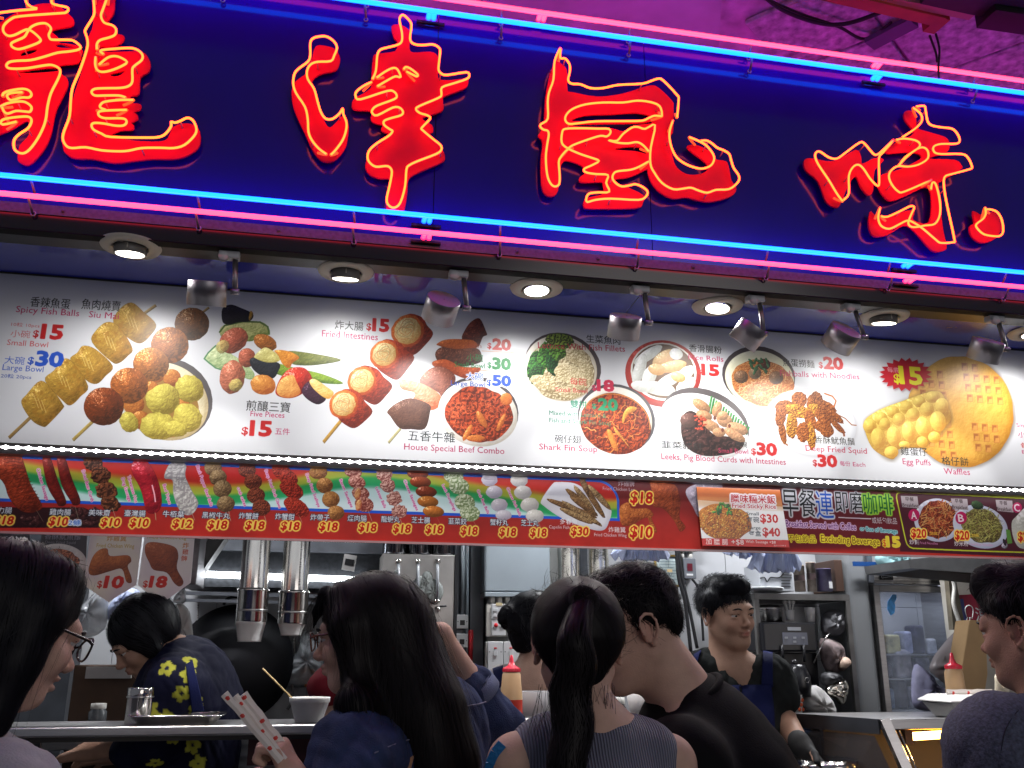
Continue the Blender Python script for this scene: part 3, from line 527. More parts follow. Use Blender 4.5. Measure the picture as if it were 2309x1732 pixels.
for x,y,a,b,r in ((1460,1290,90,28,-60),(1600,1160,95,34,60),(1790,1190,95,26,-65),(1840,960,60,60,0),(1540,1345,90,34,0)): V.food(E_(o,x,y,a,b,r,.1), (216,128,56), (150,70,24), ns=5, gloss=.8)
tx(o,'Each',1460,1595,448,42,(150,50,20),al=.6); tx(o,'$',1655,1695,460,54,RED,.02); tx(o,'20',1705,1885,468,104,(185,50,45),BD); V.line(f((1600,486),(1922,505)),1.6,(200,130,80))
tx(o,'小碗',1450,1610,585,76,GRN); tx(o,'Small Bowl',1330,1630,640,50,GRN); tx(o,'$',1655,1695,650,54,GRN,.02); tx(o,'30',1705,1885,660,108,GRN,BD); V.line(f((1570,676),(1922,695)),1.6,(200,130,80))
tx(o,'大碗',1445,1610,768,74,BLU,outl=(240,240,245),ow=2); tx(o,'Large Bowl',1295,1632,822,50,BLU); tx(o,'$',1648,1700,822,56,BLU,.02,outl=(240,240,245),ow=3); tx(o,'50',1705,1888,822,100,BLU,BD,outl=(240,240,245),ow=4)
tx(o,'五香牛雜',872,1335,1368,104,(34,40,40)); tx(o,'House Special Beef Combo',835,1822,1455,62,(165,30,75))
# --- bowls
o = (1160,720,4.609); f = B(o)
V.poly(E_(o,505,480,405,330,22), (72,62,66)); V.food(E_(o,480,510,385,335,22), (228,224,214), (190,180,160), ns=14, amp=.06, puff=.08, gloss=.1)
V.food(E_(o,490,530,345,310,22,.05), (222,210,176), (140,122,90), ns=10, amp=.35, gloss=.3, lobes=14)
for x,y,a,b,r,c in ((200,470,150,62,-75,(46,120,34)),(300,400,170,62,-80,(70,140,40)),(400,370,190,70,-82,(38,104,36)),(470,300,160,90,-60,(96,150,50)),(470,215,150,66,5,(140,170,60)),(230,570,110,70,-70,(34,92,30)),(390,480,110,50,70,(30,84,36))):
    V.food(E_(o,x,y,a,b,r,.12), c, tuple(v*.35 for v in c), ns=7, amp=.4, gloss=.5, lobes=12)
for x,y,a,b,r in ((640,380,120,80,40),(560,560,150,90,10),(740,520,60,150,-20),(300,650,140,70,15),(560,760,130,60,10),(650,650,110,80,0)): V.food(E_(o,x,y,a,b,r,.14), (228,214,178), (160,142,104), ns=7, amp=.35, lobes=10)
V.food(E_(o,1545,565,395,345,10), (176,40,30), (120,20,16), ns=20, amp=.05, puff=.1); V.poly(E_(o,1550,545,345,300,12), (226,224,218)); V.poly(E_(o,1550,540,325,280,12), (96,70,50))
for x,y,a,b,r,c in ((1390,370,170,55,-33,0),(1300,520,60,170,18,0),(1560,400,140,70,-30,1),(1680,360,70,60,20,0),(1640,490,150,60,-12,1),(1400,600,70,130,20,0),(1600,640,170,60,-30,0),(1780,560,110,60,-35,0),(1500,720,180,70,10,0),(1780,690,120,70,-40,0),(1480,520,90,60,10,1),(1700,600,80,50,20,1),(1340,700,130,60,10,0)):
    V.food(E_(o,x,y,a,b,r,.05), (224,186,130) if c else (236,238,236), (170,120,60) if c else (176,178,172), ns=8, amp=.12, gloss=.7, puff=.5)
V.poly(E_(o,1060,1030,410,350,22), (76,74,80)); V.food(E_(o,1050,1050,385,345,20), (232,228,222), (190,180,160), ns=14, amp=.05, puff=.08, gloss=.1)
V.food(E_(o,1050,1085,372,310,20,.03), (166,66,24), (84,24,12), ns=10, amp=.4, gloss=.5, lobes=16, puff=.1); V.line(E_(o,1050,1085,365,303,20)[15:30], 3, (206,140,60))
g = random.Random(5)
for i in range(40):
    a, q = g.random()*6.28, g.random()**.6; x, y, t = 1060+q*290*math.cos(a), 1110+q*230*math.sin(a), g.random()*3.1; P = [(x+(j-3)*22*math.cos(t+.25*math.sin(j*1.3)), y+(j-3)*22*math.sin(t+.5*math.sin(j))) for j in range(7)]
    V.line(zz(P, *o), g.choice((1.3,2,3)), g.choice([(206,122,48),(230,164,84),(110,36,16),(190,92,36)]))
fd([(1120,1040),(1140,960),(1200,905),(1275,920),(1240,960),(1180,990),(1130,1080)], (222,166,66), (150,90,30), ns=5); fd([(960,1150),(1010,1160),(1060,1280),(1080,1370),(1030,1350),(980,1240)], (216,140,56), (140,70,24), ns=5)
fd([(1030,1110),(1080,1160),(1160,1270),(1200,1340),(1120,1250),(1050,1180)], (226,150,64), ns=5)
tx(o,'生菜魚肉',748,1100,240,82,BLK); tx(o,'Lettuce With Fish Fillets',245,1150,298,62,(180,30,60),y1=337)
tx(o,'每碗',580,750,680,76,(210,60,60)); tx(o,'Small Bowl',425,757,748,46,(210,60,70)); tx(o,'$',805,855,735,56,(190,40,80),.02); tx(o,'18',860,1035,738,112,(190,30,70),BD)
tx(o,'雙拼',582,755,918,80,(30,140,100)); tx(o,'$',805,850,925,50,(20,130,90),.02); tx(o,'20',872,1075,938,118,(20,130,90),BD)
tx(o,'Mixed with Lettuce &',362,955,992,46,(40,120,90)); tx(o,'Fish and Shark Fin Soup',362,1005,1068,46,(40,120,90))
tx(o,'碗仔翅',420,692,1278,84,BLK); tx(o,'Shark Fin Soup',258,862,1350,62,(175,30,70))
o5 = (1540,750,4.809); o = o5; f = B(o)
V.poly(E_(o,820,470,400,320,12), (70,62,64)); V.food(E_(o,830,500,378,300,14), (232,232,206), (190,186,150), ns=14, amp=.05, puff=.1, gloss=.1)
V.food(E_(o,865,545,345,245,14,.04), (206,140,80), (150,80,34), ns=6, amp=.4, lobes=9, puff=.1)
g = random.Random(8)
for i in range(150):
    a, q = g.random()*6.28, g.random()**.5; x, y, t = 865+q*310*math.cos(a), 560+q*205*math.sin(a), g.random()*6.28; P = [(x+24*math.cos(t+j*.9), y+18*math.sin(t+j*.9)) for j in range(5)]; V.line(zz(P, *o), 1.5, g.choice([(236,196,130),(214,120,56),(170,84,40),(240,214,160)]))
for x,y,r,c in ((880,345,68,(104,52,34)),(630,480,78,(140,104,76)),(1010,490,78,(140,100,70)),(780,440,70,(150,120,90))): V.food(E_(o,x,y,r,r*.9,0,.03), c, tuple(v*.45 for v in c), ns=5, puff=.55, gloss=.5)
for i in range(16): V.food(E_(o,g.uniform(700,930),g.uniform(300,440),34,14,g.uniform(-80,80),.2), (74,124,84), (30,60,36), ns=4)
V.poly(E_(o,240,970,500,345,24), (84,78,80)); V.food(E_(o,230,1010,500,320,24), (232,232,232), (190,190,190), ns=14, amp=.04, puff=.06, gloss=.1)
for i in range(16): x = 300+i*27; V.food(zz([(x,690+i*22),(x+22,690+i*22),(x-10,870+i*16),(x-34,860+i*16)], *o), (50,140,70) if i % 2 else (90,170,90), (20,70,36), ns=5, smooth=False)
fd([(0,900),(100,850),(240,960),(330,1100),(640,1150),(620,1270),(420,1330),(200,1330),(40,1240),(-20,1080)], (76,44,40), (30,14,14), ns=12, amp=.4, gloss=.5, lobes=26)
for x,y,a,b,r in ((60,950,90,80,0),(200,790,110,55,35),(230,900,90,55,20),(370,830,50,85,20),(310,1010,100,55,30),(450,950,90,70,30),(430,900,60,50,0),(590,1040,120,62,20),(560,1110,130,50,30),(390,1080,70,50,10)):
    c = (96,58,50) if x == 60 else (212,158,116); V.food(E_(o,x,y,a,b,r,.06), c, tuple(v*.55 for v in c), ns=6, puff=.5, gloss=.5)
for i in range(30): V.food(E_(o,g.uniform(130,260),g.uniform(900,1050),14,9,0,.2), (206,84,56), (140,40,24), ns=3)
for x,y in ((345,925),(430,1055),(505,1010)): V.poly(E_(o,x,y,16,22,0), (110,60,46))
V.poly(E_(o,1390,985,512,362,14), (196,196,202), soft=5); V.food(E_(o,1388,975,498,350,14), (234,236,240), (200,202,210), ns=20, amp=.03, puff=.08, gloss=.1)
SQ = [(1100,810,100,80,0),(1260,730,90,90,-50),(1430,750,85,110,20),(1240,850,140,70,15),(1060,900,60,120,10),(1180,1000,62,150,0),(1420,840,90,70,0),(1560,800,120,50,30),(1540,900,110,90,30),(1640,900,130,38,40),(1380,960,60,120,-10),(1390,1120,52,150,-5),(1300,1080,70,110,0),(1520,1010,90,70,0),(1560,1060,80,70,30),(1680,1020,110,30,45),(1080,1080,40,130,-12)]
for i,(x,y,a,b,r) in enumerate(SQ): c = (214,158,50) if i in (3,5,6,11) else (172,98,38); V.food(E_(o,x,y,a,b,r,.14), c, (96,44,14), ns=6, amp=.4, gloss=.7, lobes=9)
V.line(f((1535,660),(1620,690),(1660,740),(1640,800),(1600,800)), 6, (180,100,44)); V.line(f((1640,870),(1760,930),(1830,1000),(1880,1005)), 4, (150,84,40)); V.line(f((1070,1120),(1090,1190),(1135,1220)), 6, (150,90,40)); V.line(f((1680,1000),(1740,1060),(1748,1120)), 8, (140,74,40))
tx(o,'香滑腸粉',68,420,205,80,BLK); tx(o,'Rice Rolls',60,438,290,56,PNK); tx(o,'$',165,202,445,50,RED,.02); tx(o,'15',205,395,457,116,(196,28,28),BD)
tx(o,'魚蛋撈麵',1085,1425,362,84,BLK); tx(o,'$',1475,1520,380,62,RED,.02); tx(o,'20',1530,1740,386,122,(196,34,34),BD); tx(o,'Fishballs with Noodles',1055,1915,468,62,PNK,y1=508)
tx(o,'每碗',570,697,1240,62,BLK); tx(o,'Small Bowl',385,707,1300,52,PNK); tx(o,'$',742,795,1318,66,RED,.02); tx(o,'30',805,1022,1320,126,RED,BD)
tx(o,'香酥魷魚鬚',1432,1865,1200,80,(50,46,40)); tx(o,'Deep Fried Squid',1332,1992,1280,62,(180,34,64)); tx(o,'$',1410,1458,1442,66,RED,.02); tx(o,'30',1468,1675,1446,122,RED,BD); tx(o,'每份',1705,1815,1445,56,PNK); tx(o,'Each',1845,1978,1448,46,PNK)
V.text('韮菜豬紅',1492,1010,1585,16,BLK); V.text('Leeks, Pig Blood Curds with Intestines',1491.5,1035,1771,13.5,(175,30,70))
# --- waffles
o = (1900,760,4.741); f = B(o)
V.poly(E_(o,1275,815,575,605,-20,.02), (120,110,104), al=.7, soft=6); V.food(E_(o,1260,800,562,596,-20,.02,40), (228,176,80), (176,118,34), ns=26, amp=.12, puff=.1, gloss=.1)
ca, sa = math.cos(math.radians(80)), math.sin(math.radians(80))
for i in range(-5,6):
    for j in range(-5,6):
        u = i*112+(40 if i > 0 else -40 if i < 0 else 0); v = j*108+(34 if j > 0 else -34 if j < 0 else 0)
        if i == 0 or j == 0: continue
        x, y = 1240+u*ca*.97-v*sa*-1*0+v*.98, 790+u*.98-v*-.16*1+(-u*.0); x = 1240+v*1.0+u*.17; y = 790+u*1.0+v*.10
        if ((x-1260)/520)**2+((y-800)/550)**2 > .93: continue
        V.poly(zz([(x-30,y-42),(x+36,y-40),(x+38,y+40),(x-26,y+42)], *o), (196,128,58)); V.poly(zz([(x-26,y-36),(x+20,y-34),(x+20,y-6),(x-22,y+20)], *o), (168,100,46)); V.poly(zz([(x-8,y-10),(x+30,y-10),(x+32,y+34),(x-14,y+36)], *o), (214,150,72))
V.poly(zz(cr2([(230,900),(350,800),(480,740),(620,690),(780,630),(960,580),(1080,620),(1150,760),(1175,900),(1080,1040),(930,1140),(860,1200),(700,1180),(590,1290),(520,1330),(400,1260),(260,1060)]), *o), (90,70,40), al=.5, soft=7)
fd([(230,900),(350,800),(480,740),(620,690),(780,630),(960,580),(1060,600),(1130,740),(1160,880),(1050,1020),(1030,1120),(930,1130),(880,1180),(600,1200),(560,1290),(500,1300),(330,1200),(250,1040)], (226,190,84), (160,110,30), ns=14, amp=.15)
for x,y,a,b,r in ((290,950,72,80,0),(410,870,70,70,0),(540,800,68,66,0),(680,750,68,68,0),(820,690,66,60,0),(960,640,80,62,0),(1060,730,74,80,0),(450,930,60,70,0),(600,880,68,70,0),(750,830,72,72,0),(900,770,74,76,0),(380,1080,78,110,-10),(545,1060,74,110,-8),(705,1010,74,110,-8),(860,960,80,110,-8),(1020,900,86,110,-10),(520,1230,76,66,0),(850,1120,60,60,0),(980,1070,66,62,0),(660,1150,60,40,0)):
    V.food(E_(o,x,y,a,b,r,.03), (236,206,96), (176,122,34), ns=18, amp=.08, puff=.6, gloss=.25)
st = []
for i in range(40): a = i*math.pi/20; q = 1.0 if i % 2 else .80; st.append((672+285*q*math.cos(a), 400+180*q*math.sin(a)))
V.poly(f(*[(x+10,y+14) for x,y in st]), (110,60,60), al=.5, soft=4); V.poly(f(*st), (196,24,44))
tx(o,'每底',480,605,375,56,(240,190,200)); tx(o,'$',550,622,485,92,(236,228,40),.03); tx(o,'15',615,858,492,178,(236,228,40),BD)
tx(o,'雞蛋仔',625,910,1262,92,BLK); tx(o,'Egg Puffs',645,942,1358,62,PNK); tx(o,'格仔餅',1065,1350,1366,92,BLK); tx(o,'Waffles',1085,1362,1462,64,PNK)
tx(o,'Small Bowl',1862,2150,962,44,PNK); tx(o,'小碗',1880,2040,1072,62,PNK); tx(o,'每碗',1910,2080,1190,62,RED); tx(o,'Each',1920,2040,1245,36,PNK)
boardm = K.material('menu_board_print', .42, .4, 0)
mb_ = thing('menu_board', 'long white lit menu board with printed snacks and waffles under the blue soffit', 'menu board', ((K.x0+K.x1)/2, 0, K.z0))
K.sheet('printed_face', boardm, mb_)
MB().box((K.x0-.4, .0032, 2.060), (K.x1+.6, .03, ZB+.003)).build('backboard', black, mb_)
darktrim = mat('dark_bronze_trim', (.03,.027,.025), .4, .4)
MB().box((K.x0-.4, -.008, 2.062), (K.x1+.6, .003, 2.0695)).build('bottom_trim', darktrim, mb_); MB().box((K.x0-.4, -.004, ZB-.0015), (K.x1+.6, .003, ZB+.003)).build('top_trim', darktrim, mb_)
# LED strip
ls = thing('led_strip', 'row of bright white light points along the lower edge of the menu board', 'light strip', ((XL+XR)/2, -.012, 2.052))
MB().box((XL, -.030, 2.034), (XR, .02, 2.0605)).build('housing', mat('led_housing', (.02,.018,.02), .3, .2), ls)
ledm = mat('led_emitter', (.9,.9,.9), .4, emit=(1,.97,1), es=26)
zl = 2.0520; a_ = MB().add([(-.011,-.0312,0),(0,-.0312,-.0058),(.011,-.0312,0),(0,-.0312,.0058),(-.008,-.035,0),(0,-.035,-.0045),(.008,-.035,0),(0,-.035,.0045)], [(0,1,5,4),(1,2,6,5),(2,3,7,6),(3,0,4,7),(4,5,6,7)])
first = None; X = at(-40,1010,-.03).x
while X < at(2350,1100,-.03).x:
    if first is None: first = a_.build('led', ledm, ls); me_led = first.data; first.parent = ls; first.matrix_parent_inverse = Matrix.Identity(4); first.location = Vector((X,0,zl))-Vector(((XL+XR)/2,-.012,2.052))
    else:
        q = first.copy(); C.objects.link(q); q.location = Vector((X,0,zl))-Vector(((XL+XR)/2,-.012,2.052))
    X += .0295
MB().box((XL, -.0308, 2.049), (XR, -.0304, 2.055)).build('light_bar', mat('led_bar', (.8,.8,.8), .5, emit=(1,.97,1), es=.5), ls)
ll = D_.lights.new('strip_light', 'AREA'); ll.shape = 'RECTANGLE'; ll.size = 3.6; ll.size_y = .012; ll.energy = 1.6; ll.color = (1,.97,1)
lo = D_.objects.new('lamp', ll); C.objects.link(lo); lo.parent = ls; lo.location = (.0, -.012, -.022); lo.rotation_euler = (math.radians(18), 0, 0)
# ------------------------------------------------------------ lower banner
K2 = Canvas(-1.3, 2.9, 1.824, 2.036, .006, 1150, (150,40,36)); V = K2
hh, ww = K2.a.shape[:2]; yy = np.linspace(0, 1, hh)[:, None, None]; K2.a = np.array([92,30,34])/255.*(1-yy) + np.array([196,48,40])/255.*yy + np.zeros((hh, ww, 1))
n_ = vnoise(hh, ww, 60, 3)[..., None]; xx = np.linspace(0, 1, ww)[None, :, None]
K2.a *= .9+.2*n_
o = (0,990,4.809)
def W_(x0, x1, ya, yb, cfun):   # horizontal band between two photo lines
    pass
# rainbow panel: wavy colour bands, left of the fish plate
px0, px1 = -300, 1395
Pt = V.c([(px0,1032),(px1,1078)]); Pb = V.c([(px0,1135),(px1,1180)])
xa, xb = int(max(0, Pt[0][0])), int(Pt[1][0]); ytop, ybot = int(V.c([(600,1051)])[0][1]), int(V.c([(600,1143)])[0][1])
H_ = ybot-ytop; U = np.linspace(0, 1, xb-xa)[None, :]; Vv = np.linspace(0, 1, H_)[:, None]
ph = Vv*1.15 + .34*np.sin(U*11.2+.4) + .10*np.sin(U*23)*(1-Vv) + .06
stops = [(0.0,(176,30,30)),(.26,(190,50,36)),(.42,(168,160,50)),(.58,(150,170,60)),(.68,(40,150,80)),(.86,(40,160,100)),(.97,(190,225,225)),(1.6,(214,226,236))]
out = np.zeros((*ph.shape, 3))
for c in range(3): out[..., c] = np.interp(ph, [s_[0] for s_ in stops], [s_[1][c]/255. for s_ in stops])
rc = np.ones(ph.shape); X_ = np.arange(xb-xa)[None, :]; Y_ = np.arange(H_)[:, None]; rr = H_*.6
d = np.hypot(np.maximum(0, X_-(xb-xa-rr)), np.maximum(0, rr-Y_)); rc[(d > rr)] = 0
V.put(rc, (xa, ytop, xb, ybot), out)
V.a[ybot:ybot+int(.009*1150), xa:xb] = np.array([30,84,200])/255.; 
m2 = (d <= rr) & ((d > rr-9) & (X_ > xb-xa-rr) | (Y_ < 9)); V.a[ytop:ybot, xa:xb][m2] = np.array([40,90,190])/255.
# --- left part
o = (0,990,4.809); f = B(o)
def beans(o, x0, x1, y0, y1, n):
    g = random.Random(4)
    for i in range(n): V.food(E_(o,g.uniform(x0,x1),g.uniform(y0,y1),44,28,g.uniform(0,180),.1), (84,44,44), (26,10,14), ns=5, gloss=.9)
V.poly(f((0,740),(900,740),(1300,900),(1300,960),(0,960)), (50,22,26)); beans(o,220,430,860,940,12); beans(o,730,1060,760,930,34)
fd([(-260,200),(0,150),(200,140),(260,260),(330,480),(450,700),(440,760),(330,800),(200,760),(90,620),(20,450)], (178,66,34), (80,24,14), ns=8, amp=.3, gloss=.7)
for i in range(14): V.line(f((40+i*20,220+i*36),(120+i*20,205+i*36),(220+i*17,225+i*34)), 2, (96,30,16))
stick(o,(395,770),(470,895),26,(220,206,170))
for (ax,ay,bx,by) in ((510,200,670,700),(665,190,825,690)):
    fd([(ax-50,ay+10),(ax,ay-20),(ax+45,ay+20),(ax+120,ay+250),(bx+45,by-40),(bx+30,by+20),(bx-30,by+25),(bx-60,by-20),(ax,ay+300)], (140,34,26), (54,10,10), ns=10, amp=.15, gloss=.6)
stick(o,(815,730),(850,860),18,(150,140,120))
for (x,y,a,b) in ((1010,260,110,85),(1090,390,110,100),(1150,560,120,100),(1195,700,110,80)): V.food(E_(o,x,y,a,b,20,.2), (128,72,44), (50,26,18), ns=7, amp=.45, gloss=.6, lobes=14)
stick(o,(1218,745),(1252,845),18,(220,210,180))
fd([(1425,290),(1470,225),(1570,220),(1660,330),(1730,500),(1755,680),(1720,780),(1640,810),(1580,760),(1530,560),(1440,380)], (196,36,52), (104,12,26), ns=9, amp=.2, gloss=1.2, puff=.5); V.line(f((1650,500),(1675,600),(1685,680)), 4, (250,190,200)); stick(o,(1685,800),(1692,880),18,(226,196,150))
fd([(1840,270),(1960,250),(2020,290),(2010,400),(2080,560),(2150,690),(2100,800),(2020,825),(1940,760),(1880,600),(1870,450),(1780,420)], (206,204,200), (150,146,148), ns=12, amp=.35, gloss=.4, lobes=16); stick(o,(2058,740),(2112,880),16,(236,228,210))
def zh(o, s, x0, x1, y, h=70): tx(o, s, x0, x1, y+4, h, (226,232,240), .008, outl=(44,48,70), ow=1.5)
def pr(o, s, x0, x1, y, h=88): tx(o, s, x0, x1, y, h, (196,24,18), .03, outl=(250,216,96), ow=3, shear=.12)
def en(o, s, a, b, h=30): tx(o, s, a[0], b[0], a[1], h, (196,40,120), .004, y1=b[1], outl=(226,206,226), ow=1.5)
zh(o,'力腸',-30,125,800); pr(o,'$18',-80,140,918); zh(o,'雞肉腸',535,765,818); pr(o,'$10',520,730,930); tx(o,'2條',738,878,932,60,(60,110,210),.01,outl=(220,228,240),ow=2)
zh(o,'美味齋',958,1192,825); pr(o,'$10',1085,1295,940); zh(o,'臺灣腸',1345,1575,832); pr(o,'$10',1400,1605,945); zh(o,'牛栢葉',1762,1995,840); pr(o,'$12',1862,2080,955)
en(o,'Chicken Sausage',(395,325),(500,668)); en(o,'Dried Bean Curds',(885,342),(990,682)); en(o,'Taiwanese Hot',(1380,400),(1465,692)); en(o,'Dog Sausage',(1315,425),(1395,680)); en(o,'Beef Tripes',(1765,495),(1830,710))
# --- middle skewers
def skewer(o, balls, c, stk, **k):
    for (x,y,a,b,r) in balls: V.food(E_(o,x,y,a,b,r,k.get('w',.06)), c[0], c[1], ns=k.get('ns',5), amp=k.get('amp',.35), gloss=k.get('g',.5), puff=.5, lobes=k.get('l',0))
    stick(o, stk[0], stk[1], 16, (226,212,180))
o = (420,1000,4.809)
skewer(o,[(290,265,95,85,0),(345,370,95,88,0),(392,490,100,95,0),(428,655,98,88,0)],((150,122,84),(74,52,34)),((462,735),(482,840)))
skewer(o,[(660,285,95,82,0),(725,415,98,85,0),(755,565,98,88,0),(815,695,100,88,0)],((144,70,46),(70,28,20)),((848,785),(868,850)),l=7)
skewer(o,[(1040,310,125,80,35),(1105,375,110,80,30),(1140,500,140,85,30),(1195,690,150,88,32)],((186,58,38),(96,22,18)),((1222,780),(1258,858)),l=8)
skewer(o,[(1432,310,98,78,0),(1500,455,90,84,0),(1568,605,95,88,0),(1622,750,92,78,0)],((190,132,72),(104,62,34)),((1640,840),(1655,868)),w=.03)
skewer(o,[(1810,310,95,62,10),(1850,420,95,70,15),(1890,540,95,72,15),(1930,660,105,80,20)],((206,150,134),(120,50,44)),((1975,735),(2015,845)),l=12)
for x,y in ((1860,550),(1870,670)): V.food(E_(o,x,y,34,66,10,.1), (226,170,110), (150,60,40), ns=5)
o3 = (840,1020,4.809)
skewer(o3,[(128,240,88,80,0),(165,360,80,80,0),(235,500,82,80,0),(290,640,88,72,0)],((216,170,156),(130,70,64)),((302,725),(318,770)),w=.2,l=10)
for x,y,c in ((490,232,(150,62,40)),(520,322,(156,66,30)),(582,428,(150,62,34)),(600,535,(206,122,46)),(660,640,(206,120,44))): V.food(E_(o3,x,y,115,62,4,.02), c, tuple(v*.5 for v in c), ns=8, amp=.1, gloss=1.1, puff=.6)
stick(o3,(700,710),(738,780),16)
skewer(o3,[(880,260,108,84,10),(940,370,108,88,10),(1000,540,112,90,12),(1055,660,110,88,10)],((206,216,186),(110,130,84)),((1095,745),(1125,800)),l=14,amp=.5)
skewer(o3,[(1268,295,88,72,0),(1320,432,90,70,0),(1375,570,90,72,0),(1420,680,88,56,0)],((216,212,222),(160,154,172)),((1440,720),(1445,740)),amp=.08)
V.food(zz([(1200,280),(1235,200),(1300,250),(1340,290),(1260,300)],*o3), (214,210,220), (160,154,172), ns=8, amp=.08)
skewer(o3,[(1590,300,95,78,0),(1630,435,95,76,0),(1705,570,100,80,0),(1760,690,98,72,0)],((224,222,216),(160,158,160)),((1800,760),(1820,810)),amp=.08)
o = (420,1000,4.809)
for s_,x0,x1,y in (('黑椒牛丸',168,470,805),('炸蟹餅',568,780,812),('炸蟹鉗',962,1172,820),('炸帶子',1345,1552,828),('煙肉腸',1748,1955,838)): zh(o,s_,x0,x1,y)
for x0,x1,y in ((225,438,918),(632,843,925),(1018,1223,932),(1435,1638,938),(1862,2058,948)): pr(o,'$18',x0,x1,y)
for s_,a,b in (('Black Pepper Beef Balls',(105,240),(262,684)),('crab cakes',(550,480),(628,684)),('Deep Fried Crab Claws',(848,290),(1005,705)),('Deep Fried Scallops',(1292,332),(1428,692)),('Bacon Sausages',(1660,395),(1785,695)),('Lobster Balls',(2050,480),(2145,702))): en(o,s_,a,b)
o = o3
for s_,x0,x1,y in (('龍蝦丸',92,295,752),('芝士腸',422,622,762),('韮菜餃',822,1020,775),('蟹籽丸',1275,1470,785),('芝士丸',1610,1800,792)): zh(o,s_,x0,x1,y)
for x0,x1,y in ((218,410,865),(570,760,872),(952,1136,888),(1370,1555,902),(1705,1885,908)): pr(o,'$18',x0,x1,y)
for s_,a,b in (('Cheese Sausages',(335,305),(475,632)),('Leek Dumplings',(752,355),(885,638)),('Crab Roe Balls',(1130,412),(1245,668)),('Cheese Fish Balls',(1452,388),(1592,692))): en(o,s_,a,b)
# --- plate of fish, chicken
o = (1200,1040,4.424); f = B(o)
V.food(f((90,390),(200,230),(260,208),(420,220),(560,300),(780,460),(760,620),(700,690),(560,670),(300,570),(120,450)), (222,222,230), (190,190,204), ns=20, amp=.03, puff=.1, gloss=.1)
for i,(a,b) in enumerate((((150,380),(640,560)),((300,400),(690,640)),((340,280),(560,460)),((420,250),(620,500)),((500,220),(720,560)),((560,240),(780,480)),((480,140),(560,330)),((280,470),(600,620)),((380,350),(650,540)))):
    dx, dy = b[0]-a[0], b[1]-a[1]; L = math.hypot(dx, dy); V.food(E_(o,(a[0]+b[0])/2,(a[1]+b[1])/2,L*.52,30,math.degrees(math.atan2(dy,dx)),.06), (170,140,96) if i % 2 else (140,104,64), (70,46,28), ns=5, amp=.4)
fd([(880,450),(960,410),(1000,470),(1150,470),(1210,530),(1190,570),(1240,680),(1230,710),(1170,620),(1140,560),(1000,630),(900,640),(870,540)], (196,112,54), (110,46,24), ns=5, amp=.35, gloss=.5)
fd([(1180,190),(1340,220),(1440,250),(1480,400),(1470,560),(1530,650),(1490,700),(1460,680),(1420,600),(1340,500),(1280,460),(1210,450),(1200,330)], (172,80,40), (92,34,22), ns=8, amp=.3, gloss=.3)
fd([(1530,310),(1600,240),(1800,190),(1900,250),(1850,400),(1680,560),(1600,450)], (190,180,196), (120,110,130), ns=16, amp=.2)
tx(o,'多春魚',278,452,628,62,(224,228,236),.006); tx(o,'Capelin Fish',168,372,668,32,(214,214,224)); pr(o,'$30',382,560,735,84); tx(o,'炸雞髀',858,1022,248,58,(176,166,176)); tx(o,'Fried Chicken Leg',705,1022,288,34,(176,166,176))
pr(o,'$18',975,1200,412,112); tx(o,'炸雞翼',762,932,708,56,(226,226,232),.006); tx(o,'Fried Chicken Wing',620,942,746,34,(220,220,228)); pr(o,'$10',970,1200,755,112)
# --- breakfast lettering
o = (1550,1060,4.809); f = B(o)
V.poly(f((1010,150),(2900,200),(2900,850),(1100,860)), (96,22,34), al=.85, soft=8); o6 = (1900,1060,5.408); V.poly(zz([(700,200),(2700,280),(2700,1080),(700,990)], *o6), (74,22,38))
tx(o,'早餐',1040,1400,500,300,(26,30,34),.0,outl=(206,208,214),ow=4); tx(o,'連',1405,1592,520,296,(24,84,196),.0,outl=(206,212,226),ow=4); tx(o,'即磨',1612,1918,458,232,(26,30,34),.0,outl=(196,196,204),ow=3); tx(o,'咖啡',1920,2240,478,228,(24,104,48),.004,outl=(150,206,60),ow=4)
V.line(f((1640,513),(1990,528)), 4, (222,214,222)); tx(o6,'或紙包飲品',362,665,650,78,(206,206,214),.004)
tx(o,'Breakfast Served with Coffee',1068,1830,612,74,(96,40,110),.004,y1=650,outl=(222,190,226),ow=2.5); tx(o6,'or Box of Beverage',215,668,735,52,(30,110,120),.002,y1=772,outl=(170,220,226),ow=2)
tx(o,'不包飲品',1090,1395,780,84,(120,90,20),.0,outl=(244,226,60),ow=2.5); tx(o,'Excluding Beverage',1450,2085,775,76,(110,70,20),.0,y1=812,outl=(246,226,60),ow=3); tx(o6,'$',490,540,925,80,(220,80,30),.01,outl=(246,230,70),ow=2); tx(o6,'15',540,705,930,120,(246,220,60),.03,outl=(246,240,90),ow=1)
fr = [(2900,378),(2212,345),(1500,308),(720,268),(680,276),(660,300),(658,345),(700,540),(768,850),(785,900),(815,935),(860,953),(1500,980),(2212,1002),(2900,1030)]
V.line(zz(fr, *o6), 5.5, (196,206,52))
def noodles(o, cx, cy, rx, ry, cols, n, seed):
    g = random.Random(seed)
    for i in range(n):
        a, q = g.random()*6.28, g.random()**.55; x, y, t = cx+q*rx*math.cos(a), cy+q*ry*math.sin(a), g.random()*6.28; L = g.uniform(14,34)
        V.line(zz([(x+L*(j-2)*math.cos(t+.3*math.sin(j+i)), y+L*(j-2)*math.sin(t+.3*math.cos(j+i))) for j in range(5)], *o), g.choice((1.2,1.8,2.4)), g.choice(cols))
o = o6
V.food(E_(o,1160,610,290,262,15), (206,210,226), (170,174,200), ns=20, amp=.04, puff=.1); V.food(E_(o,1160,600,230,230,15,.1), (150,60,34), (80,24,16), ns=8, amp=.4, lobes=10); noodles(o,1170,600,210,210,[(190,90,50),(214,150,80),(140,40,26),(206,120,70),(220,180,110)],170,1)
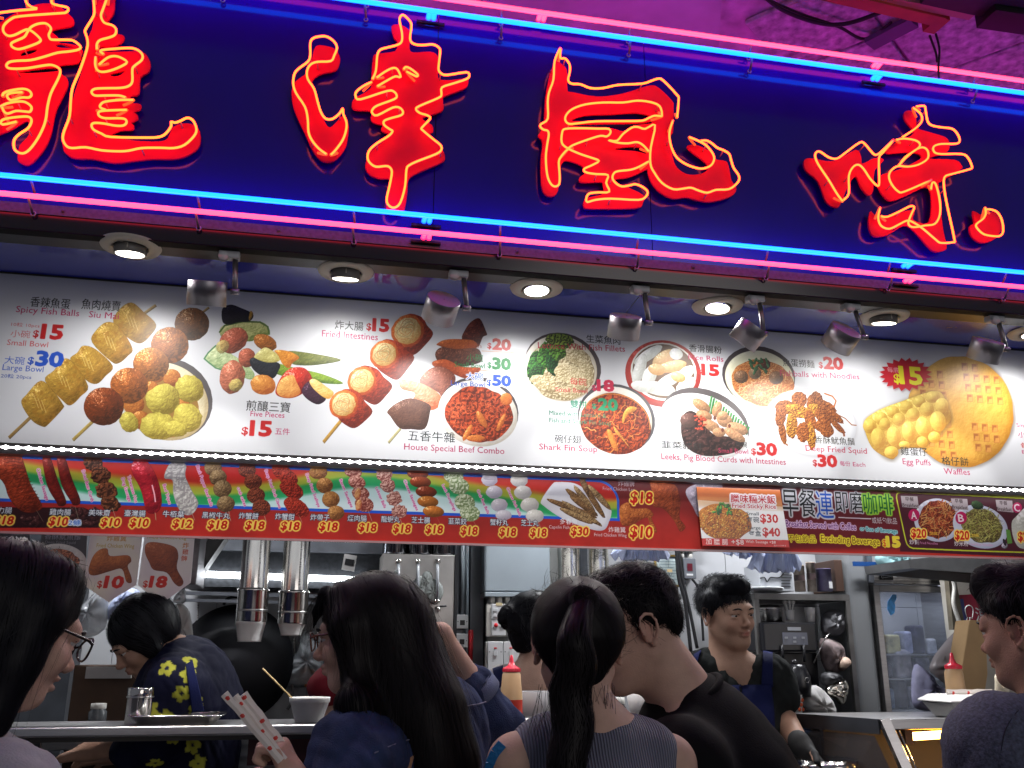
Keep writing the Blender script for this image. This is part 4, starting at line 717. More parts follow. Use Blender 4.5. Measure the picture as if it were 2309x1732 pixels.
V.food(E_(o,1680,690,345,255,20), (206,212,230), (170,174,200), ns=20, amp=.04, puff=.1); V.food(E_(o,1700,680,255,200,25,.1), (140,134,70), (70,60,30), ns=8, amp=.4, lobes=10); noodles(o,1700,670,240,190,[(150,150,70),(176,170,96),(110,84,50),(190,190,110),(96,70,40)],200,2)
V.food(E_(o,1640,430,80,50,20,.2), (50,80,40), (20,34,20), ns=5)
V.food(zz([(2060,650),(2120,560),(2260,440),(2500,440),(2500,900),(2200,960),(2090,850)],*o), (206,206,196), (150,150,150), ns=16, amp=.1)
V.poly(zz([(1990,720),(2040,730),(2070,890),(2010,900)],*o), (90,140,60)); V.food(E_(o,1975,920,38,36,0), (206,200,220), ns=5); V.poly(E_(o,1975,880,18,46,-20), (40,30,40))
for q in ([(708,313),(912,320),(930,467),(728,450)],[(1320,345),(1520,352),(1535,490),(1340,478)],[(1865,363),(2068,372),(2085,517),(1885,498)]): V.poly(zz(q, *o), (176,164,168))
for x0,x1,y in ((765,870,378),(1370,1470,402),(1915,2010,425)): tx(o,'早餐',x0,x1,y,50,(50,36,40)); tx(o,'Breakfast',x0-32,x1+52,y+66,42,(60,40,44),y1=y+76)
for (x,y,r,s_) in ((870,548,68,'A'),(1445,583,70,'B'),(2128,458,58,'C')): V.poly(E_(o,x,y,r,r*1.1,0), (186,16,88)); tx(o,s_,x-32,x+38,y+44,88,(240,226,232),.02)
pr(o,'$20',835,1022,818,104); pr(o,'$20',1370,1545,842,104); pr(o,'$20',2140,2320,860,104); tx(o,'加底',1060,1160,790,40,(240,200,60),.01); tx(o,'加底',1570,1665,812,40,(240,200,60),.01); tx(o,'炒麵',818,940,905,62,(226,226,232),.01); tx(o,'Fried Noodles',945,1160,900,30,(226,150,200),y1=908); tx(o,'炒米粉',1365,1535,925,62,(226,226,232),.01); tx(o,'Fried Rice Noodles',1545,1830,912,26,(220,150,200),y1=925)
ban = thing('lower_banner', 'long red printed banner of skewers with yellow edged prices under the light strip', 'banner', ((K2.x0+K2.x1)/2, .006, K2.z0))
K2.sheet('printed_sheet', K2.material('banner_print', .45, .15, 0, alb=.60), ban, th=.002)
MB().box((K2.x0+.002, .0085, K2.z0+.001), (K2.x1-.002, .0105, K2.z1-.001)).build('backing_sheet', white, ban)
MB().box((K2.x0, .002, K2.z0-.006), (K2.x1, .011, K2.z0+.0005)).build('bottom_edge', mat('clear_plastic_edge', (.30,.16,.17), .25, spec=.8), ban)
# sticky rice notice
K3 = Canvas(at(1560,1105,-.004).x-.03, at(1790,1235,-.004).x+.03, at(1700,1240,-.004).z-.012, at(1600,1085,-.004).z+.01, -.004, 1500, (236,236,238)); V = K3; o = (1550,1060,4.809); f = B(o)
P = K3.c(f((98,180),(1003,215),(1108,840),(165,820))); K3.a[:] = np.array([232,232,236])/255.
V.poly(f((60,140),(1040,170),(1060,400),(60,320)), (190,96,30)); V.poly(f((60,290),(1100,340),(1120,440),(60,400)), (206,150,90), al=.6, soft=12)
V.food(E_(o,400,560,290,200,10,.08), (206,130,40), (130,66,20), ns=6, amp=.4, lobes=8); g = random.Random(6)
for i in range(260): a, q = g.random()*6.28, g.random()**.5; V.food(E_(o,400+q*270*math.cos(a),570+q*175*math.sin(a),g.uniform(10,20),g.uniform(6,10),g.uniform(0,180),.1), g.choice([(236,160,50),(214,120,36),(244,190,80),(150,70,26),(230,150,44)]), ns=3)
for i in range(22): V.food(E_(o,g.uniform(290,470),g.uniform(360,470),26,14,g.uniform(0,180),.3), g.choice([(70,160,50),(30,90,36),(110,190,70)]), (20,50,20), ns=4)
V.poly(f((140,738),(1140,760),(1160,900),(140,900)), (196,20,24))
tx(o,'臘味糯米飯',470,955,352,92,(190,20,34),.012,outl=(236,226,230),ow=5); tx(o,'Fried Sticky Rice',485,960,408,46,(190,20,34),.004,y1=420,outl=(236,226,230),ow=4)
tx(o,'Small',640,772,488,36,(30,50,60),.004); tx(o,'每碗',648,778,568,66,(30,44,60),.006); tx(o,'$30',790,985,565,88,(190,24,30),.03); tx(o,'Large',660,792,640,36,(30,50,60),.004); tx(o,'每盒',668,800,715,62,(30,44,60),.006); tx(o,'$40',815,1008,712,88,(190,24,30),.03)
tx(o,'加 臘 腸',200,440,806,66,(240,226,226),.006); tx(o,'+$8',478,612,805,56,(240,226,226),.004); tx(o,'With Sausage +$8',632,955,788,30,(240,226,226),.004); tx(o,'圖片只供參考',935,1070,826,18,(230,180,180))
m3 = K3.material('rice_notice_print', .25, alb=.7); q4 = [at(*p, -.004) for p in f((98,180),(1003,215),(1108,840),(165,820))]
mb3 = MB().prism([q4[0], q4[1], q4[2], q4[3]], (0,.0025,0)); no = mb3.build('price_notice', m3); uvl = no.data.uv_layers.new()
for lp in no.data.loops: v = no.data.vertices[lp.vertex_index].co; uvl.data[lp.index].uv = ((v.x-K3.x0)/(K3.x1-K3.x0), (v.z-K3.z0)/(K3.z1-K3.z0))
tag(no, 'square fried sticky rice notice with orange top stuck over the lower banner', 'notice')
# ------------------------------------------------------------ kitchen behind the counter
tilew = mat('kitchen_wall', (.40,.42,.44), .35, noise=.10, nscale=3, bump=.1, bscale=30)
tilem = mat('white_tile', (.42,.43,.45), .22, noise=.07, nscale=2.2)
grey = mat('grey_paint_metal', (.25,.29,.32), .42, noise=.08, nscale=5)
dgrey = mat('dark_grey_metal', (.045,.05,.06), .45, .3, noise=.2, nscale=12)
rail = mat('grey_post', (.12,.13,.15), .35, .5, noise=.2, nscale=8)
cream = mat('cream_plastic', (.55,.54,.50), .4); redp = mat('red_plastic', (.60,.02,.03), .35); brown = mat('brown_board', (.07,.04,.025), .7, noise=.3, nscale=10)
foam = mat('white_foam', (.78,.77,.75), .6, bump=.15, bscale=120, noise=.04, nscale=30)
clearbag = mat('cloudy_plastic_bag', (.40,.42,.45), .25, alpha=.7, spec=.7, noise=.25, nscale=14, bump=.8, bscale=30)
whitecloth = mat('white_cloth', (.50,.49,.48), .8, noise=.15, nscale=8, bump=.5, bscale=14)
bluebag = mat('pale_blue_bag', (.55,.62,.92), .4, noise=.2, nscale=18, bump=.6, bscale=25, stretch=(6,6,1))
floor = struct('floor', MB().box((-4.5,-7,-.05), (7,4,0)), mat('street_tiles', (.10,.10,.105), .5, noise=.3, nscale=3, bump=.3, bscale=8))
YB = 1.50      # kitchen back wall
def wall(name, label, x0, x1, z0, z1, Y, tile=None, m=tilem, facing=-1):
    t = thing(name, label, 'wall', ((x0+x1)/2, Y, z0)); MB().box((x0, Y, z0), (x1, Y+.08, z1)).build('wall_backing', mat('grout', (.22,.23,.24), .8), t)
    if tile:
        tw, th = tile; i = 0; z = z0; src = None; nz = int((z1-z0)/th); nx = int((x1-x0)/tw)
        for j in range(nz):
            for k in range(nx):
                p = Vector((x0+k*tw, Y-.006, z0+j*th))
                if src is None: src = MB().box((.0012,0,.0012), (tw-.0012,.008,th-.0012)).build('tile', m, t, bevel=.001, seg=1); q = src
                else: q = src.copy(); C.objects.link(q)
                q.location = p + Vector((0, random.uniform(-.0004,.0004), 0)); q.rotation_euler = (random.uniform(-.003,.003), 0, random.uniform(-.003,.003))
    return t
xs = at(1030,1400,YB).x; xe = at(1960,1400,YB).x
wall('tiled_wall', 'white tiled back wall behind the pipes and wok at the left', -2.0, xs, 1.00, 2.20, YB, (.20,.20))
struct('kitchen_ceiling', MB().box((-3,.05,2.62), (5,4,2.70)), mat('kitchen_ceiling_paint', (.25,.25,.27), .7))
struct('kitchen_floor', MB().box((-3,.3,.0), (5,4,.03)), mat('kitchen_floor_tile', (.09,.09,.09), .5))
MBw = MB().box((-2.0,YB-.0,0), (xs,YB+.08,.98)); tag(MBw.build('lower_back_wall', tilew), 'plain lower back wall under the tiles', 'wall')
wall('tiled_wall', 'pale tiled wall behind the smiling worker and hanging certificate', xs+.002, xe+.4, 1.0, 2.20, YB-.25, (.24,.24))
tag(MB().box((xs-.02,YB-.26,0), (xs+.0,YB+.02,2.6)).build('wall_return', grey), 'grey end of the stepped back wall', 'wall')
tag(MB().box((-2.1,.1,0), (-2.0,2,2.62)).build('side_wall', tilew), 'plain side wall at the far left of the kitchen', 'wall')
tag(MB().box((4.2,.1,0), (4.3,2.6,2.62)).build('side_wall', tilew), 'plain side wall at the far right of the kitchen', 'wall')
tag(MB().box((xe+.3,2.2,0), (4.2,2.3,2.62)).build('rear_wall', tilew), 'plain rear wall behind the fridge', 'wall')
# unseen tube lamps added above the banner to brighten the kitchen
fix = mat('fill_tube_glass', (.9,.9,.9), .4, emit=(.95,.97,1), es=7)
for X, Y, nm in ((-.6,.9,'left'),(1.0,.75,'middle'),(2.3,.8,'right')):
    t = thing('kitchen_fill_lamp', 'added fill lamp on the kitchen ceiling, unseen above the signs, '+nm+' one of three', 'ceiling light', (X, Y, 2.62))
    MB().box((X-.3,Y-.04,2.58), (X+.3,Y+.04,2.62)).build('housing', white, t); MB().tube([(X-.28,Y,2.565),(X+.28,Y,2.565)], .014, 8).build('tube', fix, t)
    ld = D_.lights.new('kitchen_fill_light', 'AREA'); ld.shape = 'RECTANGLE'; ld.size = .56; ld.size_y = .05; ld.energy = 24; ld.color = (.96,.97,1)
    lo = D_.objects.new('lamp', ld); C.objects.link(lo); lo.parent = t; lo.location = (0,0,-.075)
ORD = ['first','second','third','fourth','fifth','sixth','seventh','eighth','ninth']
# --- hood with fluorescent tube
Yh = 1.15
a = at(425,1185,Yh); b = at(868,1340,Yh); zt = at(600,1243,Yh).z; zb = at(600,1290,Yh).z
hood = thing('range_hood', 'dark cooker hood with a lit tube lamp under its grey edge, behind the two pipes', 'range hood', ((a.x+b.x)/2, Yh, zb))
MB().box((a.x,Yh,zt), (b.x,Yh+.3,at(600,1165,Yh).z+.4)).build('hood_body', dgrey, hood)
MB().box((a.x-.002,Yh-.02,zt+.0), (b.x+.002,Yh-.001,at(600,1241,Yh).z+.075)).build('front_edge', mat('worn_grey_steel', (.12,.13,.15), .5, .3, noise=.25, nscale=10), hood)
MB().box((a.x,Yh+.02,zb-.06), (b.x,Yh+.3,zt-.001)).build('filter', mat('dark_filter', (.02,.022,.026), .5, .3, noise=.4, nscale=60), hood)
MB().bar((a.x,Yh+.0,at(600,1340,Yh).z), (b.x,Yh+.0,at(600,1345,Yh).z), .02, .014).bar((a.x,Yh+.0,at(600,1356,Yh).z), (b.x,Yh,at(600,1360,Yh).z), .02, .012).build('lower_rail', rail, hood)
MB().tube([at(435,1294,Yh-.01), at(828,1308,Yh-.01)], .0125, 10).build('tube_lamp', mat('hood_tube', (.9,.9,.9), .4, emit=(.90,.95,1), es=14), hood)
n = MB().box((0,0,0), (.052,.004,.064)).build('note_card', whitecloth); n.location = at(770,1284,Yh-.03); n.rotation_euler = (0,math.radians(8),0); tag(n, 'small white note with a black scribble clipped to the hood edge', 'note')
MB().box((.008,-.001,.02), (.044,0,.046)).build('scribble', black, n).matrix_parent_inverse = Matrix.Identity(4)
# --- two exhaust pipes with foam cups
def pipe(label, x0t, x1t, yt, x0b, x1b, yb, Y, cup, clabel):
    pt = at((x0t+x1t)/2, yt, Y); pb = at((x0b+x1b)/2, yb, Y); r = (at(x1b,yb,Y)-at(x0b,yb,Y)).length/2*.96
    t = thing('exhaust_pipe', label, 'pipe', tuple(pb), 'steel pipes hanging into the kitchen')
    up = Vector((pb.x+(pt.x-pb.x)*.15, pb.y, pt.z+.35)); H = up.z-pb.z
    sh = Matrix(((1,0,(up.x-pb.x)/H),(0,1,0),(0,0,1)))
    MB().lathe([(r*.93,.10),(r*.93,H)], sh, 40, pb).build('tube', chrome, t)
    MB().lathe([(r*.96,0),(r*1.0,.004),(r*1.0,.105),(r*1.05,.108),(r*1.05,.114),(r*.94,.118)], sh, 40, pb, cap0=False).build('end_collar', chrome, t)
    MB().lathe([(r*.985,.035),(r*1.015,.037),(r*1.015,.043),(r*.985,.045)], sh, 40, pb).build('clamp_ring', steel, t)
    sx = pb.x+r*.945*.35; MB().box((pb.x+r*.3,pb.y-r*.965,pb.z+.13), (pb.x+r*.3+.004,pb.y-r*.90,pb.z+H)).build('seam', steel, t)
    cx, cy0, cy1, w0, w1 = cup; c0 = at(cx, cy0, Y); c1 = at(cx, cy1, Y); R0 = w0/2*(Y+2.8)/F; R1 = w1/2*(Y+2.8)/F; h = c0.z-c1.z
    tag(MB().lathe([(0,0),(R1,0),(R1,.004),(R0*.97,h*.8),(R0,h*.82),(R0,h)], None, 36, (c1.x, Y, c1.z)).build('foam_cup', foam), clabel, 'cup', 'foam cups stuck on the pipe ends')
pipe('left steel exhaust pipe ending over the black wok', 541,613,1205,529,603,1403,.75,(562,1399,1447,62,48),'white foam cup plugging the left exhaust pipe')
pipe('right steel exhaust pipe, nearer the profile of the glasses woman', 637,704,1207,623,694,1407,.78,(656,1402,1433,57,42),'shallow white foam cup plugging the right exhaust pipe')
# --- wok
wc = at(528,1495,1.28); wok = thing('wok', 'huge round black wok hanging on the tiled wall', 'wok', tuple(wc)); R = .232
wm = mat('wok_iron', (.006,.006,.008), .55, 0, spec=.2, noise=.3, nscale=12, bump=.2, bscale=20)
MB().lathe([(0,.10),(R*.4,.088),(R*.7,.058),(R*.9,.022),(R,0),(R*1.01,-.004),(R,-.006),(R*.8,.04)], Matrix.Rotation(math.radians(84), 3, 'X'), 64, wc).build('bowl', wm, wok)
MB().tube(cr([wc+Vector((-.06,-.005,R-.004)), wc+Vector((-.045,-.01,R+.022)), wc+Vector((.01,-.01,R+.026)), wc+Vector((.03,-.005,R-.002))], False, 4), .006, 8).build('handle', wm, wok)
for i, (px_, y0_, y1_, kind) in enumerate(((447,1352,1430,0),(712,1362,1440,1),(738,1362,1425,0),(1005,1465,1530,1))):
    a_, b_ = at(px_,y0_,1.30), at(px_-2,y1_,1.30); t = thing('hanging_utensil', ['long ladle hanging at the left of the black wok','flat turner hanging right of the pipes near the loop hook','short ladle hanging behind the glasses woman\'s forehead','flat turner hanging low beside the boiler stand'][i], 'kitchen tool', tuple(a_), 'steel tools hanging on the kitchen wall')
    MB().tube([a_, b_], .0035, 6).build('handle', steel, t)
    if kind: MB().box((b_.x-.03,b_.y-.002,b_.z-.07), (b_.x+.03,b_.y+.002,b_.z)).build('blade', steel, t, bevel=.0015)
    else: MB().sphere(b_-Vector((0,0,.03)), .035, 8, (1,.5,.9)).build('bowl', steel, t)
MB_ = MB().tube(cr([at(x,y,1.32) for x,y in ((628,1290),(640,1420),(660,1560),(648,1600))], False, 6), .006, 6); tag(MB_.build('rubber_hose', mat('grey_rubber', (.10,.10,.10), .6)), 'grey rubber hose running down the tiles right of the wok', 'hose')
for i, (px_, hh_, rr_, col, lab) in enumerate(((728,.10,.026,(.10,.06,.03),'dark brown sauce jar behind the foam bowl'),(752,.075,.030,(.35,.10,.04),'squat red brown jar right behind the foam bowl'),(470,.06,.034,(.30,.24,.12),'low tan tub behind the steel tray'),(215,.09,.028,(.12,.13,.14),'grey jar in the dark corner left of the canister'),(1275,.10,.028,(.45,.44,.42),'white jar behind the ponytail woman'),(1395,.12,.03,(.12,.10,.10),'dark bottle behind the crumpled tissue'))):
    p = at(px_,1655,.62); t = thing('sauce_jar', lab, 'jar', tuple(p), 'jars on the rear worktop'); MB().lathe([(0,0),(rr_,0),(rr_,hh_*.75),(rr_*.8,hh_*.82),(rr_*.8,hh_),(0,hh_)], None, 24, p).build('glass', mat('jar_%d' % i, col, .25, noise=.3, nscale=20), t); MB().lathe([(rr_*.86,hh_*.86),(rr_*.86,hh_*1.04),(0,hh_*1.05)], None, 24, p).build('lid', cream if i % 2 else redp, t)
zw_ = at(600,1655,.62).z-.001; tag(MB().box((-1.9,.50,zw_-.03), (at(1560,1655,.62).x,.95,zw_)).build('rear_worktop', steel_h, bevel=.003), 'steel worktop behind the cook and the jars', 'worktop')
# --- slotted rack and bags behind the glasses woman
t = thing('bag_hook', 'steel loop hook on the tiled wall beside the wok', 'hook', tuple(at(688,1470,1.40)))
MB().tube(cr([at(665,1478,1.40), at(664,1440,1.40), at(678,1424,1.40), at(692,1436,1.40), at(697,1478,1.40), at(684,1490,1.40), at(670,1488,1.40)], True, 4), .005, 8).build('loop', steel, t)
def bag(name, label, outline, Y, m, th=.07, cat='bag', seed=1, grp=None):
    # pillowy closed shape: silhouette at one depth, bulging and crumpled
    P = [at(x, y, Y) for x, y in cr2(outline, 3)]; c = sum(P, Vector())/len(P); g = random.Random(seed); mb = MB(); n = len(P); vs = [c+Vector((0,-th,0))]; rings = 6
    for k in range(1, rings+1):
        u = k/rings
        for i, p in enumerate(P):
            w = g.uniform(-.30,.30)*th; vs.append(c+(p-c)*u + Vector((g.uniform(-.1,.1)*th*(1-u),-th*math.sqrt(max(0,1-u*u))+w*(1-u*.8)+.18*th*math.sin(i*1.9+seed)*(1-u)*2,0)))
    for i, p in enumerate(P): vs.append(c+(p-c)*.6+Vector((0,th*.7,0)))
    vs.append(c+Vector((0,th*.8,0))); fs = []
    for i in range(n):
        j = (i+1) % n; fs.append((0,1+i,1+j))
        for k in range(rings): fs.append((1+k*n+i,1+(k+1)*n+i,1+(k+1)*n+j,1+k*n+j))
        fs.append((1+rings*n+i,len(vs)-1,1+rings*n+j))
    mb.add(vs, fs, True); return tag(mb.build(name, m), label, cat, grp)
bag('plastic_bag', 'cloudy plastic bag of food hanging by the wall handle', [(700,1425),(725,1450),(740,1520),(735,1545),(690,1550),(640,1545),(645,1500),(668,1470),(680,1430)], 1.34, clearbag)
bag('orange_fruit', 'round orange thing inside the cloudy hanging bag', [(690,1505),(710,1515),(712,1535),(695,1550),(678,1540),(676,1515)], 1.33, mat('orange_peel', (.6,.22,.04), .5, noise=.2, nscale=30), .03, 'fruit')
bag('plastic_bag', 'big cloudy bag hanging behind the pentagon price signs, over dark boxes', [(180,1370),(215,1335),(235,1320),(245,1370),(235,1420),(190,1440),(165,1420),(160,1390)], .95, clearbag, .05, seed=4)
bag('plastic_bag', 'pale blue bag tied above the cook\'s head', [(285,1325),(310,1330),(318,1345),(290,1365),(262,1390),(245,1400),(243,1370),(262,1345)], .95, bluebag, .04, seed=5)
bag('rag', 'white rag hanging right of the cook\'s black hair', [(408,1360),(425,1375),(430,1390),(436,1440),(430,1480),(420,1500),(395,1460),(388,1400),(390,1370)], .80, whitecloth, .03, 'rag', 6)
bag('red_bag', 'red bag bunched behind the chicken leg sign', [(335,1340),(360,1350),(385,1360),(382,1378),(365,1372),(340,1355)], .85, mat('red_film', (.45,.01,.02), .3), .02, 'bag', 7)
bag('clear_bag_knot', 'crumpled clear bag knot beside the red bag', [(398,1340),(415,1325),(420,1350),(410,1362),(390,1355)], .82, clearbag, .02, 'bag', 8)
# --- dark corner, steel box and boxes at the left
tag(MB().box((at(425,1180,.7).x-.14,.7,at(440,1318,.7).z), (at(455,1180,.7).x,.95,2.3)).build('steel_box', mat('stained_steel', (.13,.12,.13), .45, .6, noise=.5, nscale=14), bevel=.004), 'rusty edged steel box hanging above the clear bag knot', 'box')
tag(MB().prism([at(420,1310,.9),at(455,1290,.9),at(520,1195,.9),at(480,1195,.9)], (0,.12,0)).build('duct_panel', mat('greasy_panel', (.07,.07,.07), .5, .2, noise=.3, nscale=20)), 'slanted grey duct panel left of the pipes', 'duct')
tag(MB().box((at(165,1520,.9).x,.9,at(200,1623,.9).z-.3), (at(330,1520,.9).x,1.1,at(200,1500,.9).z)).build('brown_carton', brown, bevel=.004), 'brown carton behind the counter left of the cook', 'box')
tag(MB().box((at(192,1525,.88).x,.88,at(250,1530,.88).z), (at(297,1510,.88).x,.90,at(250,1504,.88).z)).box((at(200,1600,.88).x,.885,at(250,1527,.88).z), (at(220,1510,.88).x,.895,at(250,1523,.88).z)).build('white_label_card', whitecloth), 'white card with dark marks on top of the brown carton', 'card')
tag(MB().box((-2.0,1.30,0), (at(160,1500,1.3).x,1.45,2.0)).build('dark_shelf', dgrey), 'dark shelf unit in the left corner of the kitchen', 'shelf')
# --- water boiler and pots
Yw = 1.0; x0 = at(861,1300,Yw).x; x1 = at(1025,1300,Yw).x; z1 = at(940,1250,Yw).z; z0 = at(940,1445,Yw).z
wb = thing('water_boiler', 'steel water boiler with three glass gauges and small taps', 'boiler', ((x0+x1)/2, Yw, z0))
MB().box((x0,Yw,z0), (x1,Yw+.3,z1)).build('casing', mat('worn_boiler_steel', (.42,.40,.38), .33, .9, noise=.25, nscale=5), wb, bevel=.003)
MB().box((x1+.001,Yw-.003,z0), (x1+.012,Yw+.2,z1+.003)).build('side_rail', black, wb)
for gx in (899,943,987):
    p = at(gx,1265,Yw-.02); q = at(gx-1,1355,Yw-.02)
    MB().tube([p,q], .0062, 10).build('gauge_glass', mat('gauge_glass', (.3,.32,.34), .08, spec=.9), wb)
    for c in (p,q): MB().tube([c+Vector((0,0,.006)), c-Vector((0,0,.008))], .0115, 10).tube([c, c+Vector((0,.03,0))], .006, 8).build('gauge_nut', chrome, wb)
    if gx > 900:
        c = at(gx+2,1370,Yw-.03); tp = MB().tube([c+Vector((-.004,.03,0)), c+Vector((0,-.01,0)), c+Vector((0,-.012,-.02))], .007, 8).build('tap', redp if gx < 950 else chrome, wb)
        MB().tube([c+Vector((0,-.008,.004)), c+Vector((.03,-.008,.006))], .0042, 6).build('lever', black, wb)
for bx, by, rr, sd in ((945,1325,26,1),(975,1335,30,2),(895,1290,9,3),(960,1310,20,4)):
    bag('tape_blob', 'grey tape wrapped round the boiler gauge '+{1:'in the middle',2:'at the right',3:'at the left',4:'just above the middle'}[sd], ell(bx,by,rr*.7,rr,20,9,.4,sd), Yw-.012, mat('grey_tape', (.22,.24,.23), .6, noise=.3, nscale=30), .008, 'tape', sd)
pts = [(890,'leftmost'),(945,'middle'),(1000,'right hand')]
for px, nm in pts:
    p = at(px,1247,Yw+.05); r = .050; tag(MB().lathe([(0,0),(r*.92,0),(r,.006),(r,.11),(r*1.04,.112),(r*1.04,.118),(r*.97,.118),(r*.95,.01)], None, 32, (p.x,p.y,z1+.0015)).build('steel_pot', mat('dark_pot_steel', (.16,.17,.19), .18, 1)), nm+' dark steel pot standing on the water boiler', 'pot', 'steel pots on the boiler')
tag(MB().box((x0-.01,Yw-.01,z0-.6), (x1+.01,Yw+.4,z0-.001)).build('boiler_stand', dgrey), 'dark cabinet carrying the water boiler', 'cabinet')
# --- grey posts, switch boxes
Yp = 1.12
for (xa, xb, m, lab) in ((1030,1048,rail,'narrow dark steel post right of the boiler'),(1062,1092,mat('post_paint', (.17,.19,.21), .4, noise=.1, nscale=4),'wide grey steel post between boiler and electrical cabinet'),(1242,1258,rail,'dark gap post right of the electrical cabinet'),(1308,1325,rail,'dark steel post between the two foil ducts')):
    pa = at(xa,1240,Yp); pb = at(xb,1240,Yp); tag(MB().box((pa.x,Yp,.0), (pb.x,Yp+.06,2.6)).build('steel_post', m, bevel=.002), lab, 'post')
tag(MB().tube([at(1044,1215,Yp-.02), at(1042,1395,Yp-.02)], .009, 8).tube([at(1054,1215,Yp-.02), at(1052,1500,Yp-.02)], .007, 8).build('conduit_pair', grey), 'pair of thin grey conduits above the small sockets', 'conduit')
tag(MB().tube([at(1062,1420,Yp-.02), at(1060,1500,Yp-.02)], .010, 8).build('red_rod', redp), 'red rod standing beside the small sockets', 'rod')
wp = mat('white_switch_plastic', (.52,.53,.54), .3)
def switch_plate(cx, cy, w, h, Y, label, kind, grp, parent=None):
    p = at(cx, cy, Y); k = (Y+2.8)/F; W_, H_ = w*k, h*k; t = thing('switch_plate', label, 'switch', tuple(p), grp)
    MB().box((p.x-W_/2,Y-.008,p.z-H_/2), (p.x+W_/2,Y+.004,p.z+H_/2)).build('plate', wp, t, bevel=.0025)
    for sx in (-.38,.38): MB().tube([(p.x+sx*W_,Y-.0095,p.z-.01*0),(p.x+sx*W_,Y-.007,p.z)], .0022, 8).build('screw', black, t)
    if kind == 'one': MB().box((p.x-.008,Y-.012,p.z-.014),(p.x+.008,Y-.008,p.z+.004)).build('rocker', wp, t, bevel=.001); MB().box((p.x-.006,Y-.0105,p.z+.012),(p.x+.006,Y-.008,p.z+.017)).build('indicator', redp, t)
    if kind == 'four':
        for sx in (-.014,.014):
            for sz in (-.014,.008): MB().box((p.x+sx-.008,Y-.012,p.z+sz-.006),(p.x+sx+.008,Y-.008,p.z+sz+.006)).build('rocker', wp, t, bevel=.001)
        MB().box((p.x-.012,Y-.0092,p.z+.024),(p.x+.014,Y-.008,p.z+.036)).build('tape', mat('yellowed_tape', (.5,.42,.24), .6), t)
    if kind == 'lamp': MB().sphere((p.x-.012,Y-.009,p.z+.010), .0085, 6, (1,.5,1)).build('red_lamp', redp, t); MB().box((p.x+.004,Y-.012,p.z+.004),(p.x+.02,Y-.008,p.z+.018)).build('rocker', wp, t, bevel=.001)
    if kind == 'sock': MB().box((p.x-.010,Y-.0095,p.z-.014),(p.x+.010,Y-.008,p.z+.006)).build('socket_face', black, t)
    return t
SG = 'white switches and sockets on the back wall'
Ye = .98
switch_plate(1042,1402,26,30,Yp-.03,'small white socket high beside the boiler','sock',SG); switch_plate(1041,1445,26,30,Yp-.03,'small white socket low beside the boiler','sock',SG)
switch_plate(1124,1380,32,34,Ye,'four way switch at the top left of the switch bank','four',SG); switch_plate(1160,1380,32,34,Ye,'switch with tape at the top right, beside the black hair bun','four',SG)
switch_plate(1124,1416,32,34,Ye,'switch with a red lamp in the lower left of the bank','lamp',SG); switch_plate(1159,1416,32,34,Ye,'switch half hidden by the hair bun, lower right of the bank','lamp',SG)
switch_plate(1116,1470,34,44,Ye,'large single switch left of the sauce bottle tip','one',SG); switch_plate(1151,1470,34,44,Ye,'large single switch right behind the sauce bottle tip','one',SG)
switch_plate(1116,1514,34,42,Ye,'large single switch under the left one','one',SG); switch_plate(1151,1514,34,42,Ye,'large single switch hidden by the bottle','one',SG)
for (xa,ya,xb,yb,lab) in ((1098,1361,1182,1436,'pale mounting board of the upper switch bank'),(1096,1447,1180,1570,'pale mounting board of the lower switch bank')):
    a_, b_ = at(xa,ya,Ye), at(xb,yb,Ye); tag(MB().box((a_.x,Ye+.006,b_.z), (b_.x,Ye+.03,a_.z)).build('switch_board', cream, bevel=.003), lab, 'board')
for i, px in enumerate((1110,1126,1144,1160,1177,1195,1208)):
    tag(MB().tube([at(px,1343,Ye+.03), at(px,1364,Ye+.03)], .011, 8).build('conduit_stub', cream), 'short cream conduit stub, %s from the left under the electrical cabinet' % ORD[i], 'conduit', 'conduit stubs under the cabinet')
a_, b_ = at(1095,1330,Ye), at(1241,1346,Ye); zc = at(1150,1200,Ye).z
ec = thing('electrical_cabinet', 'plain grey metal electrical cabinet above the switch bank', 'cabinet', ((a_.x+b_.x)/2, Ye, a_.z))
MB().box((a_.x,Ye,at(1150,1334,Ye).z), (b_.x,Ye+.12,zc+.3)).build('door', grey, ec, bevel=.004); MB().box((a_.x-.002,Ye-.004,at(1150,1346,Ye).z), (b_.x+.002,Ye+.12,at(1150,1336,Ye).z)).build('bottom_lip', grey, ec, bevel=.002)
tag(MB().box((at(1090,1400,1.2).x,1.10,0), (at(1260,1400,1.2).x,1.2,2.6)).build('cabinet_wall', mat('pale_wall', (.36,.37,.36), .5, noise=.1, nscale=6)), 'pale wall strip behind the switch bank', 'wall')
# --- foil ducts
foil = mat('crumpled_foil', (.72,.68,.60), .16, 1, bump=1.0, bscale=11, noise=.15, nscale=9)
for x0_, x1_, lab in ((1256,1307,'shiny foil wrapped duct right of the electrical cabinet'),(1326,1372,'second shiny foil duct, just above the black haired man')):
    p = at((x0_+x1_)/2,1230,1.0); r = (x1_-x0_)/2*3.8/F; mb = MB(); prof = []; z = 1.4
    while z < 2.6: prof.append((r*(1+random.uniform(-.03,.03)), z)); z += .03
    t = thing('foil_duct', lab, 'duct', (p.x,p.y,1.4), 'foil wrapped ducts'); mb.lathe(prof, None, 30, (p.x,p.y,0)).build('foil_skin', foil, t)
    MB().box((p.x-.004,p.y-r*1.04,1.4),(p.x+.004,p.y-r*.9,2.6)).build('seam', steel, t)
